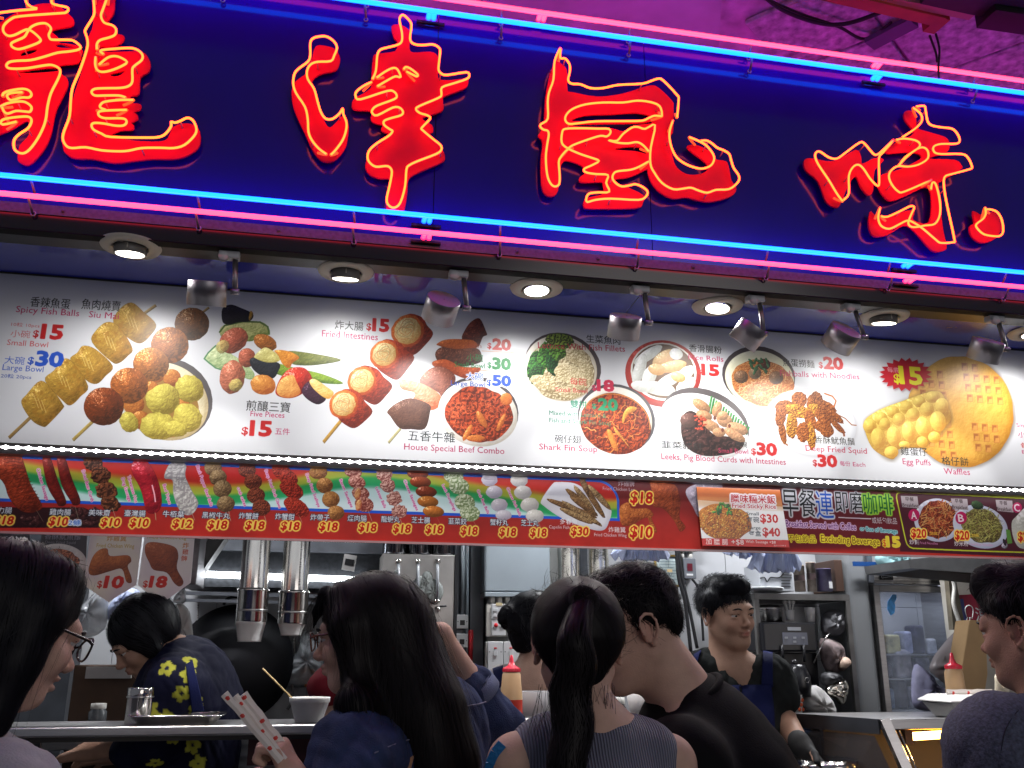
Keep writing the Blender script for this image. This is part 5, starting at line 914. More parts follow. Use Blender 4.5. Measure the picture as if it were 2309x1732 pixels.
# --- right hand wall: bags, certificate, breaker, cables
def bagbundle(x0, x1, y0, y1, Y, label, sd):
    g = random.Random(sd); n = 13; t = thing('bag_bundle', label, 'bags', tuple(at((x0+x1)/2, y0, Y)), 'bundles of pale blue carrier bags')
    for i in range(n):
        u = i/(n-1); xt = x0+(x1-x0)*(.25+.5*u); xb = x0+(x1-x0)*u; P = [at(xt-6,y0,Y), at(xt+6,y0,Y), at(xb+9+g.uniform(0,3),y1-8+g.uniform(-9,6)-14*abs(u-.5),Y), at(xb,y1+g.uniform(-4,5)-12*abs(u-.5),Y), at(xb-9,y1-6+g.uniform(-9,6)-14*abs(u-.5),Y)]
        off = Vector((0,g.uniform(-.03,.03),0)); P = [p+off for p in P]; P[1] += Vector((0,.012,0)); P[2] += Vector((0,.02,0)); P[4] += Vector((0,.012,0)); mb = MB(); m_ = (P[0]+P[3])/2+Vector((.004,-.012,0)); k_ = len(P)
        bk = [p+Vector((0,.006,0)) for p in P]; mb.add(P+[m_]+bk, [(0,5,1),(1,5,2),(2,5,3),(3,5,4),(4,5,0)]+[(6+a,6+b,6+c) for a,b,c in ((0,1,4),(1,2,4),(2,3,4))]+[(i,6+i,6+(i+1)%5,(i+1)%5) for i in range(5)], False)
        mb.build('folded_bag', bluebag, t)
bagbundle(1388,1505,1200,1268,.55,'pale blue carrier bags hanging above the bending man',1); bagbundle(1640,1725,1215,1258,.55,'short bundle of blue bags under the rice notice',2); bagbundle(1700,1800,1215,1292,.52,'longer bundle of blue bags right of the rice notice',3); bagbundle(1362,1400,1200,1232,.6,'small dark blue tied bag beside the second foil duct',5)
Yc = 1.22
q = [at(1482,1255,Yc),at(1534,1252,Yc),at(1533,1322,Yc),at(1481,1318,Yc)]
cf = thing('framed_certificate', 'gold framed certificate hung on the tiled wall over the worker\'s shoulder', 'picture frame', tuple(q[3]))
MB().box((q[3].x,Yc-.002,q[3].z), (q[1].x,Yc+.006,q[0].z)).build('paper', mat('pale_print', (.42,.50,.50), .3, noise=.1, nscale=90), cf)
gold = mat('gold_frame', (.55,.38,.12), .3, .8); fx0, fx1, fz0, fz1 = q[3].x, q[1].x, q[3].z, q[0].z
for a_, b_ in (((fx0-.008,fz0-.008),(fx1+.008,fz0)),((fx0-.008,fz1),(fx1+.008,fz1+.008)),((fx0-.008,fz0),(fx0,fz1)),((fx1,fz0),(fx1+.008,fz1))): MB().box((a_[0],Yc-.008,a_[1]), (b_[0],Yc+.004,b_[1])).build('frame_bar', gold, cf)
for i in range(7): MB().box((fx0+.015,Yc-.003,fz1-.02-i*.013), (fx1-.015-.01*(i%3),Yc-.0022,fz1-.023-i*.013)).build('print_line', mat('faded_ink', (.2,.26,.28), .5), cf)
MB().box((fx0+.05,Yc-.0032,fz0+.055), (fx0+.075,Yc-.0022,fz0+.068)).build('seal', mat('seal_yellow', (.8,.6,.3), .4), cf)
br = thing('breaker_box', 'grey breaker box with a small red display right of the certificate', 'electrical box', tuple(at(1556,1282,Yc)))
a_, b_ = at(1541,1258,Yc-.03), at(1571,1305,Yc-.03); MB().box((a_.x,Yc-.03,b_.z), (b_.x,Yc+.02,a_.z)).build('case', mat('breaker_grey', (.13,.14,.16), .4), br, bevel=.003)
c = at(1556,1278,Yc-.031); MB().box((c.x-.013,Yc-.032,c.z-.018), (c.x+.011,Yc-.0302,c.z+.014)).build('display', mat('dark_red_display', (.05,.004,.01), .3, emit=(.5,.01,.05), es=.12), br)
c = at(1556,1296,Yc-.031); MB().box((c.x-.016,Yc-.032,c.z-.004), (c.x+.014,Yc-.0302,c.z+.004)).build('label_strip', white, br)
a_, b_ = at(1530,1225,Yc), at(1567,1245,Yc); tag(MB().box((a_.x,Yc-.02,b_.z), (b_.x,Yc+.02,a_.z+.05)).build('junction_box', cream, bevel=.003), 'pale junction box just under the banner', 'electrical box')
tag(MB().tube([at(1537,1245,Yc), at(1537,1262,Yc)], .012, 8).tube([at(1556,1245,Yc), at(1556,1262,Yc)], .012, 8).build('conduit_pair', cream), 'two short pale conduits between junction and breaker box', 'conduit')
cabm = mat('black_cable', (.012,.012,.014), .45)
for pts_, r, lab in (([(1525,1225),(1530,1300),(1545,1360),(1558,1470)],.009,'thick black cable nearest the certificate'),([(1528,1225),(1538,1300),(1556,1380),(1572,1462)],.008,'black cable crossing down behind the bending man'),([(1560,1305),(1575,1330),(1583,1400),(1586,1445)],.006,'black cable curling down from the breaker box'),([(1523,1350),(1525,1390),(1513,1415),(1522,1410)],.003,'thin black cable end on the tiles')):
    tag(MB().tube(cr([at(x,y,Yc-.03) for x,y in pts_], False, 5), r, 8).build('cable', cabm), lab, 'cable')
tag(MB().tube(cr([at(x,y,Yc-.012) for x,y in ((1535,1325),(1530,1350),(1516,1372),(1512,1410))], False, 4), .009, 8).build('white_pipe', tilew), 'thin white pipe bending behind the cables', 'pipe')
# --- shelf unit at the right with coffee machine
Ys_ = .95
sf = thing('steel_shelf', 'dark steel shelf unit behind the smiling worker holding a coffee machine', 'shelf', tuple(at(1800,1600,Ys_)))
xa_, xb_ = at(1700,1400,Ys_).x, at(1915,1400,Ys_).x; zt_ = at(1800,1340,Ys_).z; zm_ = at(1800,1622,Ys_).z; zl_ = at(1800,1650,Ys_).z
frm = mat('shelf_steel', (.16,.155,.15), .45, .6, noise=.3, nscale=12)
MB().box((xa_,Ys_-.02,zt_-.025), (xb_,Ys_+.3,zt_)).build('top_board', frm, sf); MB().box((xa_,Ys_+.3,.5), (xb_,Ys_+.31,zt_+.35)).build('back_panel', mat('shelf_dark_back', (.03,.032,.036), .6), sf)
for X in (xa_, xb_-.02): MB().box((X,Ys_-.02,.3), (X+.02,Ys_+.0,zt_-.026)).build('post', frm, sf)
MB().box((xa_+.021,Ys_-.03,zm_-.02), (xb_-.021,Ys_+.3,zm_)).build('middle_board', mat('tray_black', (.02,.02,.022), .35), sf); MB().box((xa_+.021,Ys_-.03,zl_-.02), (xb_-.021,Ys_+.3,zl_)).build('lower_board', frm, sf)
tag(MB().lathe([(0,0),(.085,.002),(.09,.010),(.086,.012),(0,.006)], Matrix.Diagonal((1.1,1,1)), 28, at(1715,1332,Ys_+.0)).build('plate', white), 'pale flat plate edge on the shelf left of the printed carton', 'plate')
def boxat(name, label, cat, x0,y0,x1,y1,Y,d,m,bev=.003):
    a_, b_ = at(x0,y0,Y), at(x1,y1,Y); return tag(MB().box((a_.x,Y,b_.z), (b_.x,Y+d,a_.z)).build(name, m, bevel=bev), label, cat)
ct = boxat('printed_carton','white printed carton under the blue bags on the shelf','carton',1711,1272,1791,1334,Ys_+.02,.15,mat('carton_white', (.42,.44,.47), .6))
mbk = MB(); g = random.Random(2)
for i in range(7): a_ = at(1762,1284+i*6.5,Ys_+.018); mbk.box((a_.x,a_.y,a_.z),(a_.x+.05-.01*g.random(),a_.y+.0015,a_.z+.003))
mbk.build('print_lines', black, ct).matrix_parent_inverse = Matrix.Identity(4)
MB().tube(cr([at(x,y,Ys_+.018) for x,y in ((1714,1304),(1724,1302),(1730,1312),(1738,1302),(1758,1302),(1768,1290))], False, 4), .003, 5).build('printed_curve', black, ct).matrix_parent_inverse = Matrix.Identity(4)
for x_, w_, y0_, col, lab in ((1805,26,1275,(.30,.24,.20),'patterned can next to the printed carton on the shelf'),(1832,22,1268,(.34,.28,.24),'patterned can in the middle of the shelf top'),(1860,36,1283,(.06,.05,.12),'dark purple tin with a white barcode on the shelf top')):
    p = at(x_,1334,Ys_+.05); r = w_/2*3.8/F*1.0; h = at(x_,y0_,Ys_+.05).z-p.z; t = thing('storage_can', lab, 'can', tuple(p)); MB().lathe([(0,0),(r,0),(r,h*.96),(r*1.04,h*.965),(r*1.04,h),(0,h)], None, 26, p).build('body', mat('can_%d' % x_, col, .35, noise=.5, nscale=22), t)
    if x_ == 1860: MB().box((p.x+.004,p.y-r-.001,p.z+.012),(p.x+.02,p.y-r+.003,p.z+.04)).build('barcode', white, t)
    else: MB().lathe([(r*1.01,h*.4),(r*1.01,h*.62)], None, 26, p).build('paper_band', mat('dark_band', (.05,.03,.03), .5, noise=.6, nscale=50), t)
boxat('brown_box','dark brown box at the right end of the shelf top','box',1880,1262,1905,1334,Ys_+.04,.2,mat('dark_brown', (.06,.03,.02), .6))
p = at(1738,1410,Ys_+.05); r = 27*3.8/F*1.02; t = thing('stock_pot', 'shiny steel pot on top of the coffee machine', 'pot', tuple(p)); MB().lathe([(0,0),(r,0),(r,.065),(r*1.04,.068),(r*1.04,.074),(r*.97,.074)], None, 36, p).build('body', steel, t); MB().lathe([(r*1.03,.074),(r*.8,.084),(0,.088)], None, 36, p).build('lid', mat('dark_lid', (.03,.03,.03), .3), t)
p = at(1782,1400,Ys_+.04); t = thing('spoon_cup', 'white cup of plastic spoons beside the steel pot', 'cup', tuple(p)); MB().lathe([(0,0),(.016,0),(.021,.045),(.019,.045)], None, 18, p).build('cup', foam, t)
for i in range(7): a_ = 6.28*i/7; q_ = p+Vector((.018*math.cos(a_)*1.3,.015*math.sin(a_),.08)); MB().tube([p+Vector((.008*math.cos(a_),.008*math.sin(a_),.02)), q_], .0022, 5).sphere(q_, .0075, 5, (1,.35,1.3)).build('spoon', foam, t)
cmc = thing('coffee_machine', 'black coffee machine with a grey button panel on the shelf', 'coffee machine', tuple(at(1790,1600,Ys_)))
bkm = mat('machine_black', (.012,.012,.015), .3, noise=.15, nscale=10)
a_, b_ = at(1718,1403,Ys_-.05), at(1845,1470,Ys_-.05); MB().box((a_.x,Ys_-.05,b_.z), (b_.x,Ys_+.2,a_.z)).build('head', bkm, cmc, bevel=.008)
a_, b_ = at(1718,1471,Ys_+.05), at(1745,1610,Ys_+.05); MB().box((a_.x,Ys_+.05,b_.z-.0), (at(1845,1500,Ys_+.05).x,Ys_+.2,a_.z)).build('body', bkm, cmc, bevel=.006)
a_, b_ = at(1764,1426,Ys_-.052), at(1822,1454,Ys_-.052); MB().box((a_.x,Ys_-.053,b_.z), (b_.x,Ys_-.0505,a_.z)).build('button_panel', mat('panel_grey', (.13,.14,.18), .25), cmc)
for px_, py_ in ((1773,1438),(1792,1438),(1811,1438),(1792,1447)): c = at(px_,py_,Ys_-.0535); MB().box((c.x-.007,c.y-.001,c.z-.004),(c.x+.007,c.y,c.z+.004)).build('button', mat('button_grey', (.3,.32,.36), .3), cmc)
a_, b_ = at(1776,1414,Ys_-.052), at(1806,1422,Ys_-.052); MB().box((a_.x,Ys_-.053,b_.z), (b_.x,Ys_-.0505,a_.z)).build('badge', mat('badge_grey', (.4,.42,.46), .3), cmc)
for px_ in (1763,1812): MB().tube([at(px_,1455,Ys_-.06), at(px_+2,1478,Ys_-.06), at(px_+2,1492,Ys_-.05)], .006, 8).build('spout', bkm, cmc)
c = at(1800,1530,Ys_-.08); t = thing('thermos_jug', 'round black thermos jug with a small emblem under the machine', 'jug', tuple(c-Vector((0,0,.07))))
MB().lathe([(0,-.07),(.045,-.07),(.05,-.03),(.048,.01),(.036,.04),(.03,.055),(0,.058)], None, 28, c).build('body', bkm, t); MB().sphere(c+Vector((-.012,0,.062)), .014, 8).build('lid_knob', bkm, t)
MB().tube([c+Vector((.012+.010*math.cos(k/10*6.28),-.05,-.005+.010*math.sin(k/10*6.28))) for k in range(11)], .0012, 4).build('emblem', steel, t)
p = at(1797,1610,Ys_-.10); t = thing('paper_cup', 'white paper cup with red blossom print below the thermos', 'cup', tuple(p)); MB().lathe([(0,0),(.021,0),(.029,.072),(.030,.074),(.027,.073)], None, 28, p).build('cup', foam, t)
for i in range(7): a_ = -2.4+.28*i; z_ = .018+.018*(i%3); r = .0225+.007*z_/.072+.0008; MB().sphere(p+Vector((r*math.cos(a_),r*math.sin(a_),z_)), .0075, 6, (1,.3,1)).build('blossom_print', mat('orange_print', (.7,.12,.04), .5), t)
tag(MB().tube([at(1835,1495,Ys_-.06), at(1860,1440,Ys_-.04), at(1871,1428,Ys_-.04)], .0028, 6).build('ladle', steel), 'thin steel ladle handle leaning beside the machine', 'ladle')
bag('crumpled_towel','crumpled white towel hanging off the shelf beside the paper cup',[(1820,1555),(1840,1545),(1870,1570),(1885,1600),(1880,1632),(1868,1640),(1850,1612),(1818,1600),(1812,1575)],Ys_-.08,whitecloth,.04,'towel',11)
bag('rubbish_bag','bag of red and white scraps beside the coffee machine',[(1850,1440),(1895,1450),(1905,1480),(1900,1510),(1870,1520),(1852,1490)],Ys_+.0,mat('scrap_bag', (.17,.13,.13), .5, noise=.6, nscale=30),.04,'bag',12)
bag('foil_scrap','crumpled silver foil on the shelf right of the towel',[(1865,1545),(1905,1530),(1912,1560),(1900,1590),(1880,1575),(1862,1565)],Ys_-.05,foil,.03,'foil',13)
p = at(1898,1505,Ys_-.03); tag(MB().lathe([(0,0),(.016,0),(.02,.05),(0,.05)], Matrix.Rotation(math.radians(60), 3, 'X'), 20, p).build('cup_stack', mat('tan_cup', (.5,.36,.28), .5)), 'tan paper cup lying on its side in the scraps', 'cup')
for i, (ol, col, lab, Yo) in enumerate((([(1855,1385),(1885,1375),(1905,1390),(1903,1425),(1870,1435),(1850,1420)],(.12,.12,.13),'grey bag stuffed on the shelf above the scraps',.02),([(1850,1520),(1880,1515),(1900,1530),(1880,1548),(1855,1545)],(.05,.05,.055),'dark bag between the scraps and the silver foil',-.03),([(1715,1560),(1745,1552),(1765,1570),(1768,1605),(1740,1617),(1716,1612)],(.20,.17,.14),'tan rag left of the paper cup',-.08),([(1745,1640),(1790,1632),(1830,1645),(1822,1680),(1760,1684)],(.03,.06,.14),'blue crumpled bag under the shelf board',.0))):
    bag('stuffed_bag', lab, ol, Ys_+Yo, mat('stuffed_%d' % i, col, .45, noise=.5, nscale=22, bump=.5, bscale=30), .035, 'bag', 40+i)
for px_, lab in ((1858,'white paper cup stack left of the dark post on the shelf'),(1828,'short white cup stack on top of the coffee machine')):
    p = at(px_,1402 if px_ < 1850 else 1480,Ys_+.03); tag(MB().lathe([(0,0),(.017,0),(.022,.04),(.023,.042),(.022,.05),(.023,.052),(.022,.06),(0,.06)], None, 20, p).build('cup_stack', foam), lab, 'cups')
# --- pillar and fridge
Yf = 1.0
px0_, px1_ = at(1916,1400,Yf).x, at(1972,1400,Yf).x
tag(MB().box((px0_,Yf,0), (px1_,Yf+.3,2.6)).build('pillar', mat('pillar_grey', (.19,.20,.21), .3, noise=.12, nscale=3), bevel=.03, seg=5), 'smooth grey pillar between the shelf and the fridge', 'pillar')
tag(MB().box((px1_-.015,Yf-.02,at(1960,1315,Yf).z), (px1_+.008,Yf+.0,2.3)).build('dark_post', rail, bevel=.002), 'dark upright bar above the fridge corner', 'post')
tag(MB().box((at(1925,1270,Yf-.03).x,Yf-.030,at(1960,1277,Yf-.03).z), (at(2002,1270,Yf-.03).x,Yf-.0205,at(1960,1267,Yf-.03).z)).build('blue_tape', mat('blue_tape_film', (.01,.06,.22), .4)), 'strip of blue tape wrapped across the dark bar', 'tape')
fr_ = thing('fridge', 'tall glass door fridge full of wrapped food, with ribbed steel header', 'fridge', tuple(at(2080,1610,Yf)))
fx0, fx1 = px1_+.012, at(2150,1400,Yf).x+.05; fz1 = at(2050,1285,Yf).z; fz0 = at(2050,1300,Yf).z-.9; fst = mat('fridge_steel', (.30,.29,.29), .33, .9, noise=.15, nscale=10, stretch=(1,1,9))
MB().box((fx0,Yf+.04,.3), (fx0+.03,Yf+.5,fz1)).build('side_panel', fst, fr_); MB().box((fx1-.03,Yf+.04,.3), (fx1,Yf+.5,fz1)).build('side_panel', fst, fr_); MB().box((fx0,Yf+.5,.3), (fx1,Yf+.53,fz1)).build('back_panel', mat('fridge_inner', (.10,.12,.18), .4), fr_); MB().box((fx0,Yf+.03,fz1), (fx1,Yf+.53,fz1+.02)).build('roof', fst, fr_)
hz0 = at(2050,1318,Yf).z; zc0 = at(2050,1336,Yf).z
MB().box((fx0,Yf,hz0), (fx1,Yf+.04,fz1)).build('header', fst, fr_, bevel=.002)
n_r = 5
for i in range(n_r): z_ = hz0+(fz1-hz0)*(i+.5)/n_r; MB().box((fx0,Yf-.004,z_-.002), (fx1,Yf-.0005,z_+.002)).build('header_rib', steel, fr_)
a_, b_ = at(1983,1294,Yf-.006), at(2014,1308,Yf-.006); MB().box((a_.x,Yf-.008,b_.z), (b_.x,Yf-.0045,a_.z)).build('badge', black, fr_)
MB().tube(cr([Vector((a_.x+(b_.x-a_.x)*u, Yf-.0085, b_.z+(a_.z-b_.z)*v)) for u, v in ((.26,.62),(.18,.72),(.10,.5),(.18,.28),(.30,.38),(.5,.42),(.62,.5),(.8,.58),(.9,.5))], False, 4), .0009, 4).build('badge_scrawl', white, fr_)
dz1 = hz0-.004
for a_, b_, n_ in (((fx0,.3),(fx0+.028,dz1),'door_stile'),((fx1-.028,.3),(fx1,dz1),'door_stile'),((fx0+.0285,dz1-.03),(fx1-.0285,dz1),'door_rail'),((fx0+.0285,.3),(fx1-.0285,.34),'door_rail')): MB().box((a_[0],Yf,a_[1]), (b_[0],Yf+.03,b_[1])).build(n_, fst, fr_, bevel=.002)
MB().box((fx0+.0282,Yf+.012,.341), (fx1-.0282,Yf+.018,dz1-.0305)).build('glass_pane', mat('fridge_glass', (.62,.70,.85), .03, alpha=.16, spec=.9), fr_)
for k_, py_ in enumerate((1475,1530,1600,1660)): zz_ = at(2080,py_,Yf+.1).z; MB().box((fx0+.032,Yf+.08,zz_-.006), (fx1-.032,Yf+.49,zz_)).build('shelf', mat('wire_shelf', (.5,.55,.65), .3), fr_)
g = random.Random(9)
cols = [(.35,.38,.55),(.10,.10,.22),(.55,.30,.10),(.5,.5,.6),(.35,.12,.12),(.2,.3,.5),(.05,.05,.09),(.45,.42,.2),(.6,.62,.75)]
packn = ['pale blue','navy','orange','white grey','dark red','mid blue','black','yellow green','milky white']
shn = ['top','second','third','lowest']
for k_, py_ in enumerate((1475,1530,1600,1660)):
    z_ = at(2080,py_,Yf+.1).z+.0015; X = fx0+.05; i = 0
    while X < fx1-.09:
        w_, h_ = g.uniform(.04,.09), g.uniform(.06,.13); ci = g.randrange(9); t_ = MB().box((X,Yf+.13,z_), (X+w_,Yf+.22,z_+h_)).build('food_pack', mat('pack_%d' % ci, cols[ci], .35, noise=.5, nscale=25), bevel=.012, seg=3)
        tag(t_, '%s food pack, %s from the left on the %s fridge shelf' % (packn[ci], ORD[i], shn[k_]), 'food pack', 'food packs inside the fridge'); X += w_+g.uniform(.004,.02); i += 1
MB().prism([at(x,y,Yf+.006) for x,y in ((2002,1356),(2012,1341),(2021,1340),(2022,1350),(2017,1358),(2019,1366),(2017,1382),(2009,1388),(2001,1374))], (0,.002,0)).build('blue_sticker', mat('sticker_blue', (.05,.25,.55), .4, noise=.3, nscale=60), fr_)
ldf = D_.lights.new('fridge_fill_light', 'AREA'); ldf.shape = 'RECTANGLE'; ldf.size = .4; ldf.size_y = .04; ldf.energy = .7; ldf.color = (.75,.82,1); lo = D_.objects.new('lamp', ldf); C.objects.link(lo); lo.parent = fr_; lo.location = Vector(((fx0+fx1)/2,Yf+.10,fz1-.06))-Vector(fr_.location)  # hidden area lamp added to brighten the fridge interior
# --- side wall, awning, poster, paper bag at the right
tag(MB().prism([at(2136,1275,.85),at(2150,1280,.85),at(2178,1420,.85),at(2150,1420,.85)], (0,.03,0)).build('brown_batten', mat('dirty_batten', (.10,.085,.06), .6, noise=.5, nscale=16)), 'dirty brown batten slanting beside the fridge', 'batten')
x_ = at(2150,1400,.9).x; tag(MB().box((x_,.9,0), (4.2,.96,2.4)).build('cream_partition', mat('cream_wall', (.36,.34,.30), .6, noise=.15, nscale=8)), 'cream partition behind the red poster', 'wall')
tag(MB().tube(cr([at(x,y,.80) for x,y in ((2138,1285),(2152,1320),(2150,1360),(2162,1400),(2168,1430))], False, 4), .009, 8).build('white_cable', cream), 'thick white cable running down beside the fridge', 'cable')
aw = thing('steel_hood_shelf', 'dark wedge shaped steel shelf under the right end of the banner', 'shelf', tuple(at(2150,1270,.45)))
MB().prism([at(2048,1262,.4),at(2160,1251,.4),at(2700,1290,.4),at(2700,1330,.4),at(2053,1281,.4)], (0,.3,0)).build('panel', mat('awning_steel', (.20,.20,.20), .4, .6, noise=.3, nscale=7), aw); MB().prism([at(2052,1282,.42),at(2700,1332,.42),at(2700,1345,.42)], (0,.25,0)).build('underside', mat('rust_dark', (.05,.04,.03), .7, noise=.5, nscale=12), aw)
bag('teal_bucket','pale teal container standing above the fridge',[(1975,1250),(2045,1252),(2046,1275),(2030,1284),(1985,1280)],.95,mat('teal_plastic', (.22,.38,.40), .4),.05,'container',14)
po = thing('red_poster', 'red and blue drink poster with white character behind the right hand man', 'poster', tuple(at(2200,1430,.86)))
MB().prism([at(2162,1342,.86),at(2360,1328,.86),at(2380,1440,.86),at(2175,1432,.86)], (0,.004,0)).build('sheet', mat('poster_red', (.30,.01,.04), .35, noise=.3, nscale=4), po)
MB().prism([at(2160,1352,.856),at(2172,1350,.856),at(2186,1432,.856),at(2174,1434,.856)], (0,.003,0)).build('blue_band', mat('poster_blue', (.04,.05,.25), .4), po)
for P_ in ([(2180,1392),(2176,1372),(2186,1365),(2194,1374),(2192,1395)],[(2182,1392),(2178,1402)],[(2187,1392),(2186,1404)]): MB().tube(cr([at(x,y,.853) for x,y in P_], False, 3), .0018, 4).build('line_drawing', white, po)
V2, T2 = text_mesh('涼', .01); p_ = at(2200,1398,.853); s2 = 36*3.65/F; me = D_.meshes.new('poster_character'); me.from_pydata([(p_.x+x*s2, .852, p_.z+y*s2) for x, y in V2], [], [tuple(t) for t in T2]); me.materials.append(white); link('poster_character', me, po)
kraft = mat('kraft_paper', (.42,.27,.13), .7, noise=.12, nscale=8, bump=.3, bscale=10)
tag(MB().prism([at(2186,1398,.30),at(2222,1400,.30),at(2228,1520,.30),at(2215,1605,.30),at(2164,1600,.30),at(2170,1500,.30)], (0,.08,0)).build('paper_bag', kraft, bevel=.004), 'tall brown paper bag behind the squeeze bottle', 'paper bag')
bag('plastic_sheet','large cloudy plastic bag slanting between fridge and paper bag',[(2165,1415),(2175,1440),(2185,1520),(2175,1580),(2150,1560),(2105,1520),(2096,1500),(2120,1460)],.5,mat('grey_film', (.28,.25,.26), .3, noise=.2, nscale=8, bump=.3, bscale=8),.04,'bag',15)
bag('plastic_sack','white sack with faint red print at the foot of the fridge',[(2060,1500),(2085,1510),(2110,1540),(2130,1560),(2125,1600),(2070,1600),(2055,1570)],.65,mat('sack_white', (.30,.30,.45), .5, noise=.3, nscale=20, bump=.5, bscale=12),.05,'bag',16)
# ------------------------------------------------------------ people: distance fields turned into one continuous skin
class SDF:
    def __init__(s): s.p = []
    def ell(s, c, r, R=None, k=.02, sub=False):
        c = np.array(c, float); r = np.array(r, float); Rm = np.eye(3) if R is None else np.array(R); s.p.append(('e', c, r, Rm, k, sub, c-max(r)-.0, c+max(r)+.0)); return s
    def cap(s, a, b, ra, rb, k=.02, sub=False):
        a = np.array(a, float); b = np.array(b, float); m = max(ra, rb); s.p.append(('c', a, b, (ra, rb), k, sub, np.minimum(a, b)-m, np.maximum(a, b)+m)); return s
    def chain(s, pts, rs, k=.02):
        for a, b, ra, rb in zip(pts[:-1], pts[1:], rs[:-1], rs[1:]): s.cap(a, b, ra, rb, k)
        return s
    @staticmethod
    def d1(q, P):
        if q[0] == 'e':
            L = (P-q[1]) @ q[3]; a = np.linalg.norm(L/q[2], axis=-1); b = np.linalg.norm(L/q[2]**2, axis=-1)+1e-9; return a*(a-1)/b
        a, b = q[1], q[2]; ra, rb = q[3]; ab = b-a; t = np.clip(((P-a) @ ab)/max(1e-9, ab @ ab), 0, 1); return np.linalg.norm(P-a-t[..., None]*ab, axis=-1)-(ra+(rb-ra)*t)
    @staticmethod
    def comb(F, d, k, sub):
        if sub: d = -d; h = np.clip(.5-.5*(F-d)/k, 0, 1); return F*(1-h)+d*h+k*h*(1-h)
        h = np.clip(.5+.5*(F-d)/k, 0, 1); return F*(1-h)+d*h-k*h*(1-h)
    def at(s, P):
        F = np.full(P.shape[:-1], 9.)
        for q in s.p: F = s.comb(F, s.d1(q, P), q[4], q[5])
        return F
    def grad(s, P, e=.002):
        g = np.stack([s.at(P+np.eye(3)[i]*e)-s.at(P-np.eye(3)[i]*e) for i in range(3)], -1); return g/(np.linalg.norm(g, axis=-1, keepdims=True)+1e-9)
    def mesh(s, h, clip=None):
        lo = np.min([q[6] for q in s.p if not q[5]], 0)-3*h; hi = np.max([q[7] for q in s.p if not q[5]], 0)+3*h
        if clip is not None: lo = np.maximum(lo, clip[0]); hi = np.minimum(hi, clip[1])
        n = np.ceil((hi-lo)/h).astype(int)+1; F = np.full(n, .06, np.float32)
        ax = [lo[i]+np.arange(n[i])*h for i in range(3)]
        for q in s.p:
            m = max(.03, q[4]*1.2)+h; i0 = np.maximum(0, np.floor((q[6]-m-lo)/h).astype(int)); i1 = np.minimum(n, np.ceil((q[7]+m-lo)/h).astype(int)+1)
            if (i1 <= i0).any(): continue
            P = np.stack(np.meshgrid(*[ax[i][i0[i]:i1[i]] for i in range(3)], indexing='ij'), -1); sl = tuple(slice(a, b) for a, b in zip(i0, i1))
            F[sl] = s.comb(F[sl], s.d1(q, P), q[4], q[5])
        return nets(F, lo, h)
def nets(F, lo, h):
    S = F < 0; c = [S[i:S.shape[0]-1+i, j:S.shape[1]-1+j, k:S.shape[2]-1+k] for i in (0, 1) for j in (0, 1) for k in (0, 1)]
    tot = sum(x.astype(np.int8) for x in c); act = (tot > 0) & (tot < 8); I = np.argwhere(act); idx = np.full(act.shape, -1, np.int64); idx[act] = np.arange(len(I))
    cor = [(i, j, k) for i in (0, 1) for j in (0, 1) for k in (0, 1)]; val = {q: F[I[:, 0]+q[0], I[:, 1]+q[1], I[:, 2]+q[2]] for q in cor}
    acc = np.zeros((len(I), 3)); cnt = np.zeros(len(I))
    for a in cor:
        for b in cor:
            if sum(b[i]-a[i] for i in range(3)) == 1 and all(b[i] >= a[i] for i in range(3)):
                fa, fb = val[a], val[b]; m = (fa < 0) != (fb < 0); t = np.where(m, fa/np.where(m, fa-fb, 1), 0); p = np.array(a)+t[:, None]*(np.array(b)-np.array(a)); acc += p*m[:, None]; cnt += m
    V = lo+(I+acc/np.maximum(cnt, 1)[:, None])*h; Q = []
    for ax in range(3):
        o1, o2 = [(1, 2), (2, 0), (0, 1)][ax]; sh = [slice(None)]*3; A = [slice(None)]*3; Bq = [slice(None)]*3; A[ax] = slice(0, -1); Bq[ax] = slice(1, None)
        sa, sb = S[tuple(A)], S[tuple(Bq)]; E = np.argwhere(sa != sb); E = E[(E[:, o1] > 0) & (E[:, o2] > 0) & (E[:, o1] < S.shape[o1]-1) & (E[:, o2] < S.shape[o2]-1)]
        e1 = np.zeros(3, int); e1[o1] = 1; e2 = np.zeros(3, int); e2[o2] = 1
        q = [idx[tuple((E-d).T)] for d in (e1+e2, e2, e1*0, e1)]; q = np.stack(q, 1); fl = sa[tuple(E.T)]; q[~fl] = q[~fl][:, ::-1]; Q.append(q)
    return V, np.concatenate(Q)
def np_mesh(name, V, Q, m, parent=None, cols=None):
    me = D_.meshes.new(name); me.vertices.add(len(V)); me.vertices.foreach_set('co', V.astype(np.float32).ravel()); nl = Q.size; k = Q.shape[1]
    me.loops.add(nl); me.loops.foreach_set('vertex_index', Q.ravel().astype(np.int32)); me.polygons.add(len(Q)); me.polygons.foreach_set('loop_start', np.arange(0, nl, k, dtype=np.int32)); me.polygons.foreach_set('loop_total', np.full(len(Q), k, np.int32))
    me.polygons.foreach_set('use_smooth', np.ones(len(Q), bool)); me.update(calc_edges=True); me.validate()
    if cols is not None:
        ca = me.color_attributes.new('tint', 'FLOAT_COLOR', 'POINT'); c = np.ones((len(V), 4), np.float32); c[:, :3] = cols; ca.data.foreach_set('color', c.ravel())
    me.materials.append(m); return link(name, me, parent)
